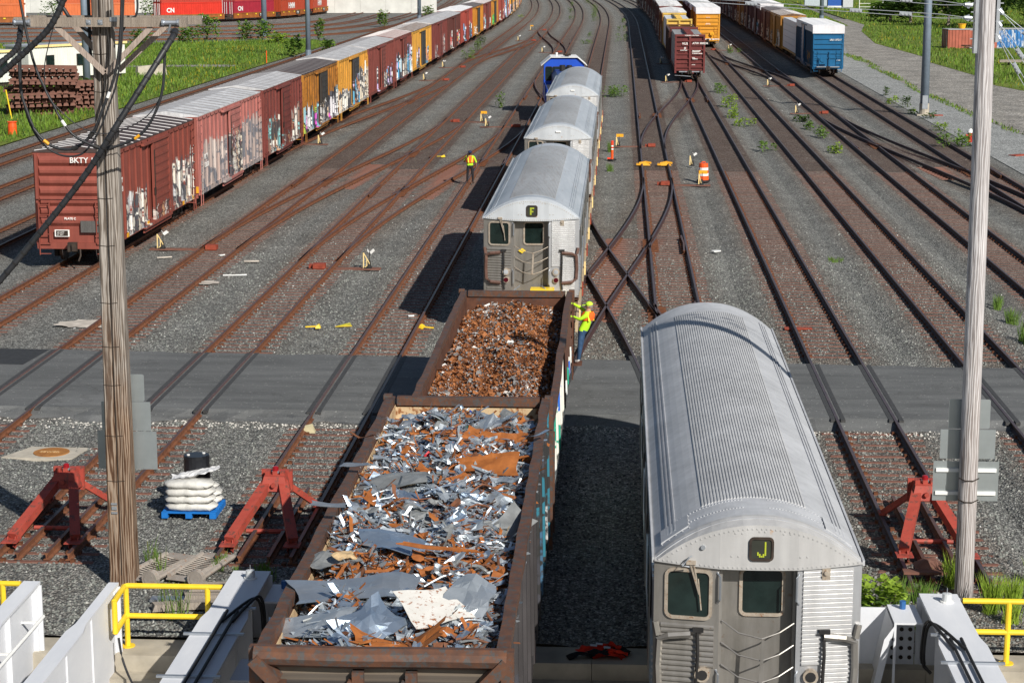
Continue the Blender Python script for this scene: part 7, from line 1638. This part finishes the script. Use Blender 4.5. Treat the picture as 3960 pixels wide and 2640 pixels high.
for q in (-1.4, 1.4): mb = MB(); mb.box(q-.1, q+.1, -.7, .7, 0, .24); mb.build('bearer', tw, r)
for k, (x, y, lb) in enumerate(((23.6,151.0,'rusty plate beside the right light pole'),(25.2,118.5,'rusty plate at the far right edge'),(24.0,121.5,'small rusty plate near the right edge'))): mb = MB(); mb.hexa([(-.5,-.3,0),(.5,-.3,0),(.5,.3,0),(-.5,.3,0),(-.48,-.28,.06),(.5,-.3,.09),(.48,.28,.06),(-.5,.3,.05)]); tag(mb.build('rusty_plate', M['red_rust'], loc=(x, y, .02), rz=.3*k), lb, 'steel plate', 'rusty plates on the right gravel')

# ================================================================ PEOPLE
def person(name, loc, label, J, E, RAD, mats, pick, rz=0):
    """J joints, E edges, RAD radii -> one continuous skinned body"""
    r = thing('person', loc, label, 'person', None, rz); me = bpy.data.meshes.new('body'); keys = list(J); me.from_pydata([J[k] for k in keys], [(keys.index(a), keys.index(b)) for a, b in E], [])
    o = put('body', me); md = o.modifiers.new('s', 'SKIN'); o.modifiers.new('d', 'SUBSURF').levels = 2; o.modifiers['d'].render_levels = 2
    sv = me.skin_vertices[0].data
    for i, k in enumerate(keys): q = RAD[k]; sv[i].radius = q if isinstance(q, tuple) else (q, q); sv[i].use_root = (k == 'pelvis')
    dg = bpy.context.evaluated_depsgraph_get(); nm = bpy.data.meshes.new_from_object(o.evaluated_get(dg)); bpy.data.objects.remove(o)
    nm.materials.clear()
    for m in mats: nm.materials.append(m)
    for p in nm.polygons: p.material_index = pick(p.center); p.use_smooth = True
    b = put('body', nm, r); return r
SKIN = m_flat('brown skin', (.17,.075,.045), .55, 0, .3, .08); SKIN2 = m_flat('light skin', (.48,.24,.16), .55, 0, .3, .08)
LIME = m_flat('lime shirt', (.46,.80,.03), .8, 0, .2, .10, 5); VEST = m_flat('orange vest', (.82,.13,.02), .8, 0, .2, .1); VYEL = m_flat('yellow vest tape', (.80,.82,.05), .6, 0, .3, .05); TROU = m_flat('dark trousers', (.022,.022,.026), .85, 0, .2, .2); JEAN = m_flat('blue jeans', (.035,.075,.15), .85, 0, .2, .3, 7); BOOT = m_flat('work boots', (.05,.028,.02), .7); NAVY = m_flat('navy cap', (.012,.02,.07), .7); LCAP = m_flat('lime cap', (.55,.85,.05), .7)
def hand(r, wrist, d, up, mat, curl=.5):
    d = Vector(d).normalized(); up = Vector(up); s = d.cross(up).normalized(); up = s.cross(d); w = Vector(wrist); mb = MB(); mb.bar(w-d*.01, w+d*.09, .08, .03, up=up)
    for k in range(4):
        b = w+d*.085+s*(-.03+.02*k); L = (.065,.078,.073,.055)[k]; k1 = b+d*L*.5-up*.01*curl; k2 = k1+d*L*.35-up*L*.45*curl; mb.tube([b, k1, k2], [.0095,.009,.0075], 5)
    t = w+d*.03+s*.04; mb.tube([t, t+s*.03+d*.03, t+s*.035+d*.065-up*.02], [.012,.011,.009], 5); return mb.build('hand', mat, r)
def headbits(r, c, f, mat, cap, hair):
    c = Vector(c); f = Vector(f).normalized(); s = f.cross(Vector((0,0,1))).normalized(); mb = MB(); mb.tube([c+f*.095, c+f*.125-Vector((0,0,.025))], [.008,.018], 6); mb.build('nose', mat, r)
    for q in (-1, 1):
        mb = MB(); p = c+f*.092+s*q*.034+Vector((0,0,.02)); mb.tube([p, p+f*.008], .011, 6); mb.build('eye', M['cloth_black'], r); mb = MB(); p = c+s*q*.083; mb.tube([p, p+s*q*.015], [.03,.02], 6); mb.build('ear', mat, r)
    mb = MB(); p = c+f*.09-Vector((0,0,.055)); mb.bar(p-s*.025, p+s*.025, .012, .012); mb.build('mouth', VEST if False else SKIN, r)
    mb = MB(); up = Vector((0,0,1)); mb.tube([c-f*.01+up*.015, c-f*.01+up*.05, c-f*.01+up*.10, c-f*.01+up*.125], [.098,.107,.085,.03], 12); hexs = c+f*.085+up*.045; mb.bar(hexs, hexs+f*.10-up*.015, .15, .014); mb.build('cap', cap, r)
    mb = MB(); mb.tube([c-f*.03-up*.05, c-f*.025+up*.03], [.085,.094], 12); mb.build('hair', hair, r)
# standing worker, hand raised to his face, facing the camera
J = dict(pelvis=(0,0,.93), belly=(0,.01,1.10), chest=(0,0,1.30), neckb=(0,.01,1.46), neck=(0,0,1.53), head=(0,-.02,1.63), top=(0,-.01,1.72), hl=(-.10,0,.88), kl=(-.13,-.01,.49), al=(-.16,.03,.10), tl=(-.18,-.12,.05), hr=(.10,0,.88), kr=(.14,-.02,.49), ar=(.15,.02,.10), tr=(.17,-.14,.05), sl=(-.20,.0,1.41), el=(-.31,-.08,1.17), wl=(-.17,-.24,1.42), sr=(.20,0,1.41), er=(.33,.05,1.14), wr=(.34,-.08,.92))
Ed = [('pelvis','belly'),('belly','chest'),('chest','neckb'),('neckb','neck'),('neck','head'),('head','top'),('pelvis','hl'),('hl','kl'),('kl','al'),('al','tl'),('pelvis','hr'),('hr','kr'),('kr','ar'),('ar','tr'),('neckb','sl'),('sl','el'),('el','wl'),('neckb','sr'),('sr','er'),('er','wr')]
RD = dict(pelvis=(.16,.12), belly=(.165,.12), chest=(.175,.125), neckb=(.12,.09), neck=.055, head=.095, top=.075, hl=.095, kl=.068, al=.05, tl=.045, hr=.095, kr=.068, ar=.05, tr=.045, sl=.075, el=.05, wl=.034, sr=.075, er=.05, wr=.034)
def pick1(c):
    if c.z < .13: return 3
    if abs(c.x) < .24 and c.z < .98: return 2
    if c.z > 1.49 and abs(c.x) < .13: return 0
    if (c.x < -.12 and c.y < -.13) or (c.x > .27 and c.z < 1.12): return 0
    if c.x < -.23 and c.z < 1.25: return 0
    return 1
w1 = person('person', (-7.89, 104.8, .05), 'worker in lime shirt, orange vest and dark trousers standing on the rail', J, Ed, RD, [SKIN, LIME, TROU, BOOT], pick1, .15)
headbits(w1, (0,-.02,1.63), (.1,-1,-.05), SKIN, NAVY, M['cloth_black']); hand(w1, (-.17,-.24,1.42), (.35,.25,1), (0,-1,.2), SKIN); hand(w1, (.34,-.08,.92), (.05,-.35,-1), (1,0,0), SKIN)
def vest(r, sx, sy, z0, z1, shift=(0,0), lean=(0,0)):
    mb = MB(); n = 16; R0 = []
    for j, t in enumerate((0, .35, .7, 1.0)):
        z = z0+(z1-z0)*t; k = (1.0, 1.04, 1.02, .70)[j]; R0.append(len(mb.v))
        for i in range(n): a = 2*math.pi*i/n; mb.v.append((sx*k*math.cos(a)+lean[0]*t+shift[0], sy*k*math.sin(a)+lean[1]*t+shift[1], z))
    for a, b in zip(R0, R0[1:]):
        for i in range(n): mb.f.append((a+i, a+(i+1)%n, b+(i+1)%n, b+i)); mb.m.append(0)
    return mb.build('vest', VEST, r, smooth=True)
vest(w1, .205, .155, 1.12, 1.47); mb = MB()
for s in (-1, 1): mb.bar((s*.09, -.165, 1.13), (s*.12, -.12, 1.46), .05, .012)
mb.build('vest_tape', VYEL, w1); mb = MB(); mb.box(-.17, -.09, -.33, -.31, 1.50, 1.64); mb.build('phone', M['black'], w1)
# worker leaning out from the gondola ladder, seen from behind
J = dict(pelvis=(.16,-.02,.92), belly=(.22,-.02,1.08), chest=(.28,-.0,1.30), neckb=(.30,.01,1.47), neck=(.31,.01,1.54), head=(.31,.02,1.65), top=(.32,.02,1.74), hl=(.10,-.09,.88), kl=(.07,-.10,.50), al=(.03,-.06,.10), tl=(-.07,.02,.05), hr=(.14,.09,.88), kr=(.09,.13,.50), ar=(.03,.12,.10), tr=(-.08,.16,.05), sl=(.24,-.19,1.41), el=(.06,-.20,1.30), wl=(-.14,-.05,1.36), sr=(.28,.20,1.42), er=(.06,.24,1.56), wr=(-.15,.14,1.70))
RD2 = dict(RD); RD2['belly'] = (.175,.14); RD2['chest'] = (.18,.135)
def pick2(c):
    if c.z < .13: return 3
    if c.z < .97 and c.x < .36: return 2
    if c.z > 1.51 and c.x > .2: return 0
    if c.x < -.11 and c.z > 1.2: return 4
    return 1
w2 = person('person', (-1.13, 55.2, .72), 'worker in lime hoodie, orange vest and jeans leaning off the gondola ladder', J, Ed, RD2, [SKIN2, LIME, JEAN, M['white'], LIME], pick2, 0)
headbits(w2, (.31,.02,1.65), (-1,.25,-.1), SKIN2, LCAP, m_flat('short grey hair', (.25,.2,.17), .8)); hand(w2, (-.14,-.05,1.36), (-1,.2,.05), (0,0,1), LCAP, 1.2); hand(w2, (-.15,.14,1.70), (-1,.1,.1), (0,0,1), LCAP, 1.2)
vest(w2, .19, .19, 1.26, 1.50, (.265, 0), (.035, 0)); mb = MB(); mb.bar((.33, -.20, 1.24), (.29, -.165, 1.49), .07, .02); mb.bar((.455, 0, 1.24), (.43, 0, 1.49), .02, .09); mb.build('vest_tape', VYEL, w2)
mb = MB()
for k in range(7): mb.bar((-1.26, 54.95, .42+k*.36), (-1.26, 55.55, .42+k*.36), .03, .03)
for q in (54.95, 55.55): mb.bar((-1.26, q, .3), (-1.26, q, 2.75), .035, .035)
mb.box(-1.3, -1.0, 54.95, 55.55, .70, .73)
gl = mb.build('ladder', M['gond']); gl.parent = [o for o in bpy.data.objects if o.get('category') == 'gondola car' and 'lower' in o['label']][0]; gl.matrix_parent_inverse = Matrix.Translation((-TRK['E']+.22, -(HY0+HY1)/2, 0))

# ================================================================ PLANTS
LF = [m_leaf('weed leaf', (.095,.19,.028), (.20,.32,.055)), m_leaf('yellow green leaf', (.19,.31,.03), (.34,.46,.06)), m_leaf('dark bush leaf', (.04,.085,.018), (.095,.16,.03))]
m_stem = m_flat('plant stem', (.12,.13,.05), .8)
def leafblob(mb, n, rx, ry, h, ls, mi=0, base=0.0, x0=0, y0=0):
    for k in range(n):
        a = random.random()*6.28; t = random.random()**.7; rr = math.sqrt(random.random()); z = base+h*t; w = (1-.55*t)*(.35+.65*min(1, t*4))
        x, y = x0+rx*rr*w*math.cos(a), y0+ry*rr*w*math.sin(a); l = ls*random.uniform(.6, 1.4); d = Vector((math.cos(a)+random.gauss(0,.5), math.sin(a)+random.gauss(0,.5), random.uniform(-.3,.7))).normalized()
        s = d.cross(Vector((random.gauss(0,.4), random.gauss(0,.4), 1))).normalized()*l*.38; p = Vector((x, y, z)); mb.face([p, p+d*l*.5+s, p+d*l, p+d*l*.5-s], mi)
def weed(x, y, w, h, n, label, mi=0, ls=.16, grassy=False, d=None, grp='weeds growing in the ballast'):
    r = thing('weed', (x, y, min(0, ground_z(x, y)) if abs(x) < 30 and y < 500 else 0), label, 'weed', grp); mb = MB()
    n = int(n*1.15); cl = [(random.gauss(0, w*.34), random.gauss(0, (d or w)*.5), random.uniform(.6, 1.15)) for _ in range(max(4, int(n/70)))]
    for (cx_, cy_, q) in cl:
        if grassy:
            for k in range(int(n*2.2/len(cl))): a = random.random()*6.28; l = h*q*random.uniform(.5, 1.1); dx, dy = math.cos(a)*l*.3, math.sin(a)*l*.3; bx, by = cx_+random.gauss(0,.06), cy_+random.gauss(0,.06); mb.face([(bx-.005,by,0),(bx+.005,by,0),(bx+dx*.6+.005,by+dy*.6,l*.7),(bx+dx,by+dy,l),(bx+dx*.6-.004,by+dy*.6,l*.7)])
        else: leafblob(mb, int(n/len(cl)), w*.35, (d or w)*.35, h*q, ls, 0, 0, cx_, cy_)
    mb.build('foliage', LF[mi], r); mb = MB()
    for (cx_, cy_, q) in cl: mb.tube([(cx_*.8, cy_*.8, 0), (cx_, cy_, h*q*.8)], .012, 4)
    mb.build('stem', m_stem, r)
for (x, y, w, h, n, lb, mi) in (
 (-.24,169.8,1.5,.95,520,'broad leafy weed right of the farthest subway car',0),(.1,345,.9,.9,120,'far weed in the strip right of the curving tracks, uppermost',0),(.05,308,.9,.9,120,'far weed in the strip right of the curving tracks, second from the top',0),(0,274,.9,1.0,140,'far weed in the strip right of the curving tracks, lowest',0),
 (-4.5,266,1.1,.5,130,'low weed right of the blue locomotive roof',0),(-4.45,290,.6,.6,60,'small weed above the low one beside the locomotive',0),(-10.9,443,1.2,1.4,120,'distant weed patch between curving tracks, topmost',0),(-9.9,397,1.2,1.2,120,'distant weed patch between curving tracks, middle',0),(-9.2,360,1.0,.8,90,'distant weed patch between curving tracks, lowest',0),
 (-7.7,469,2.2,1.8,200,'long distant weed bed, farthest clump',0),(-5.6,410,2.0,1.8,220,'long distant weed bed, second clump',0),(-5.2,375,1.5,1.6,200,'long distant weed bed, third clump',0),(-4.5,349,1.3,1.5,160,'long distant weed bed, nearest clump',0),
 (8.7,176,1.1,.9,240,'uppermost weed between the red flatcar track and the next track',0),(8.6,159,1.1,1.0,320,'bright weed second in the chain below the red flatcar',1),(8.7,149.6,1.0,.8,260,'feathery weed third in the chain below the red flatcar',1),(8.8,142,.8,.7,180,'lowest weed of the chain below the red flatcar',1),(9.2,124.3,.7,.6,120,'lone weed tuft between two right-hand tracks',0),
 (13.2,146,.9,.7,220,'dark weed beside the right-hand switch stand',2),(13.4,139.5,.7,.7,160,'tall thin weed below the right-hand switch stand',0),(13.5,134.2,.8,.8,200,'weed beside the diverging rails on the right',0),(13.2,123.7,.7,.7,160,'pale weed lowest in the right-hand chain',1),
 (22.6,172,.5,.8,90,'slender weed at the gravel edge, highest one',2),(22.1,163.2,.6,.6,140,'bright shrub-like weed at the gravel edge',1),(22.3,159.1,.7,.8,160,'dark upright weed left of the right light pole',2),(22.1,152.7,.6,.4,100,'low weed at the foot of the right light pole, left side',1),(22.9,148.4,.6,.5,110,'low dark weed at the foot of the right light pole, right side',2),(22.1,138.6,.7,.5,120,'pale grassy weed on the gravel shoulder',1),(21.6,127.7,1.6,.9,520,'large bushy weed beside the fire hydrant',0),
 (-9.4,157.8,.6,1.1,150,'weed standing in front of the subway car shadow',0),(-17.4,227,1.0,1.1,240,'weed patch beside the left boxcars, nearest',0),(-17.5,247,1.2,1.3,260,'weed patch beside the left boxcars, middle',0),(-17.9,263,1.1,1.2,240,'dark weed patch beside the left boxcars, farthest',2),(-18.8,371,1.0,.5,80,'distant green tuft beside the curving left tracks',1),(13.2,245,1.2,.8,200,'weed clump around the white switch stand by the golden boxcar',0)):
    weed(x, y, w, h, n, lb, mi)
for (x, y, w, h, n, lb) in ((13.15,69.5,.5,.5,60,'thin grass tuft at the right edge beside the grey pole'),(13.1,66.6,.4,.6,60,'upright grass tuft right of the grey pole'),(13.0,63,.7,.7,90,'grass tuft at the right picture edge'),(8.7,80,.4,.25,40,'tiny pale grass tuft between the right-hand tracks'),(7.2,36.1,1.1,.7,260,'tall bright grass clump behind the right yellow railing'),(8.0,37.0,1.1,.7,170,'second tall grass clump at the right edge'),(6.65,37.9,.35,.6,80,'slender grass at the foot of the grey pole'),(5.9,36.9,.4,.4,60,'grass tuft left of the grey pole foot'),(5.5,36.5,.35,.5,90,'dark grass sprig between bush and grey pole'),(-9.2,38.1,.5,.6,22,'wispy weed beside the wooden pole foot'),(-7.95,37.9,.35,.3,40,'grassy weed growing through the right metal step'),(-8.1,35.4,.5,.7,18,'reddish wispy weed behind the yellow railing'),(-6.9,37.6,.4,.3,60,'green grass patch beside the left girder end'),(-5.9,39.5,.3,.5,70,'grass between bumper and gondola'),(-.6,123,.3,.8,60,'thin grass beside the delineator post'),(-.5,112,.25,.5,40,'small sprig below the delineator post')):
    weed(x, y, w, h, n, lb, 1 if x > 6 and y < 40 else 0, grassy=True)
r = thing('leafy_bush', (4.75, 34.75, -.05), 'bright yellow-green leafy bush between subway car and right girder', 'bush'); mb = MB(); leafblob(mb, 420, .75, .42, 1.1, .15, 0); mb.build('foliage', LF[1], r); mb = MB(); leafblob(mb, 240, .8, .45, .8, .16, 0); mb.build('under_foliage', LF[0], r); mb = MB()
for k in range(7): a = random.random()*6.28; mb.tube([(0,0,0),(.5*math.cos(a),.25*math.sin(a),.9)], .015, 4)
mb.build('stem', m_stem, r)
def bush(x, y, w, h, n, label, mi=0, ls=.5, name='bush', cat='bush', grp='bushes on the left grass'):
    r = thing(name, (x, y, 0), label, cat, grp); mb = MB(); 
    for k in range(4): leafblob(mb, n//4, w*.45, w*.45, h*random.uniform(.7, 1), ls, 0, .05*h, random.gauss(0, w*.22), random.gauss(0, w*.22))
    mb.build('foliage', LF[mi], r); mb = MB()
    for k in range(5): a = random.random()*6.28; mb.tube([(0,0,0),(w*.3*math.cos(a),w*.3*math.sin(a),h*.7)], [.07,.03], 5)
    mb.build('stem', m_stem, r)
for (x, y, w, h, n, lb, mi) in ((-57,275,2.6,3.4,420,'tall green bush in front of the red container',0),(-52.1,277.9,2.2,2.4,300,'bush left of the left-hand light pole',0),(-49.3,275,2.4,2.6,320,'bush right of the left-hand light pole',0),(-45.4,265,2.6,1.5,260,'yellowish bush on the grass near the light poles',1),(-41.5,275,1.4,2.8,200,'slim bush behind the near light pole',0),(-37.9,232,1.4,2.4,240,'bush at the foot of the near light pole, left',0),(-34.8,237.5,1.4,1.8,200,'bush at the foot of the near light pole, right',0),(-42.6,158.8,2.4,2.0,420,'dark bush beside the rusty track panels',2),(-60.5,252,2.8,2.2,340,'bush behind the white trailer roof',0),(-57.5,264,3.0,2.2,360,'wide bush right of the crossarm',0),(-38,323,1.8,2.6,240,'bush behind the maroon boxcar roof',0),(-34,352,1.8,2.8,240,'bush beside the thin far light pole',0),(-100,352,4,4,400,'bush behind the orange containers',0),(-82.5,352,4.5,4.4,420,'round bush in the gap of the container train',0)):
    bush(x, y, w, h, n, lb, mi, .42)
def tree(x, y, w, h, n, label, mi=2):
    r = thing('tree', (x, y, 0), label, 'tree', 'trees at the top right edge'); mb = MB(); mb.tube([(0,0,0),(.1,0,h*.4),(0,.1,h*.8)], [.28,.2,.06], 8)
    for k in range(7): a = random.random()*6.28; z = h*random.uniform(.25,.6); mb.tube([(0,0,z),(w*.35*math.cos(a),w*.35*math.sin(a),z+h*.2)], [.1,.03], 5)
    mb.build('trunk', M['bracewood'], r); mb = MB()
    for k in range(12): leafblob(mb, n//12, w*.26, w*.26, h*.38, .55, 0, h*random.uniform(.08,.60), random.gauss(0, w*.26), random.gauss(0, w*.26))
    mb.build('crown', LF[mi], r)
for k, (x, y, w, h, mi) in enumerate(((53,330,8,7,2),(60,325,9,9,2),(67,330,9,8,0),(49,345,6,5,2),(73,322,9,9,2),(56,316,6,5,0),(64,312,7,6,2),(46.5,352,5,4,0))):
    tree(x, y, w, h, 2600, ['dark tree right of the grey pole top','tall dense tree at the top right corner','lighter green tree in the top right corner group','low dark tree left of the grey pole top','far right dense tree behind the corner group','small green tree in front of the corner trees','dark tree in front of the tall corner tree','smallest green tree nearest the blue cabin'][k], mi)
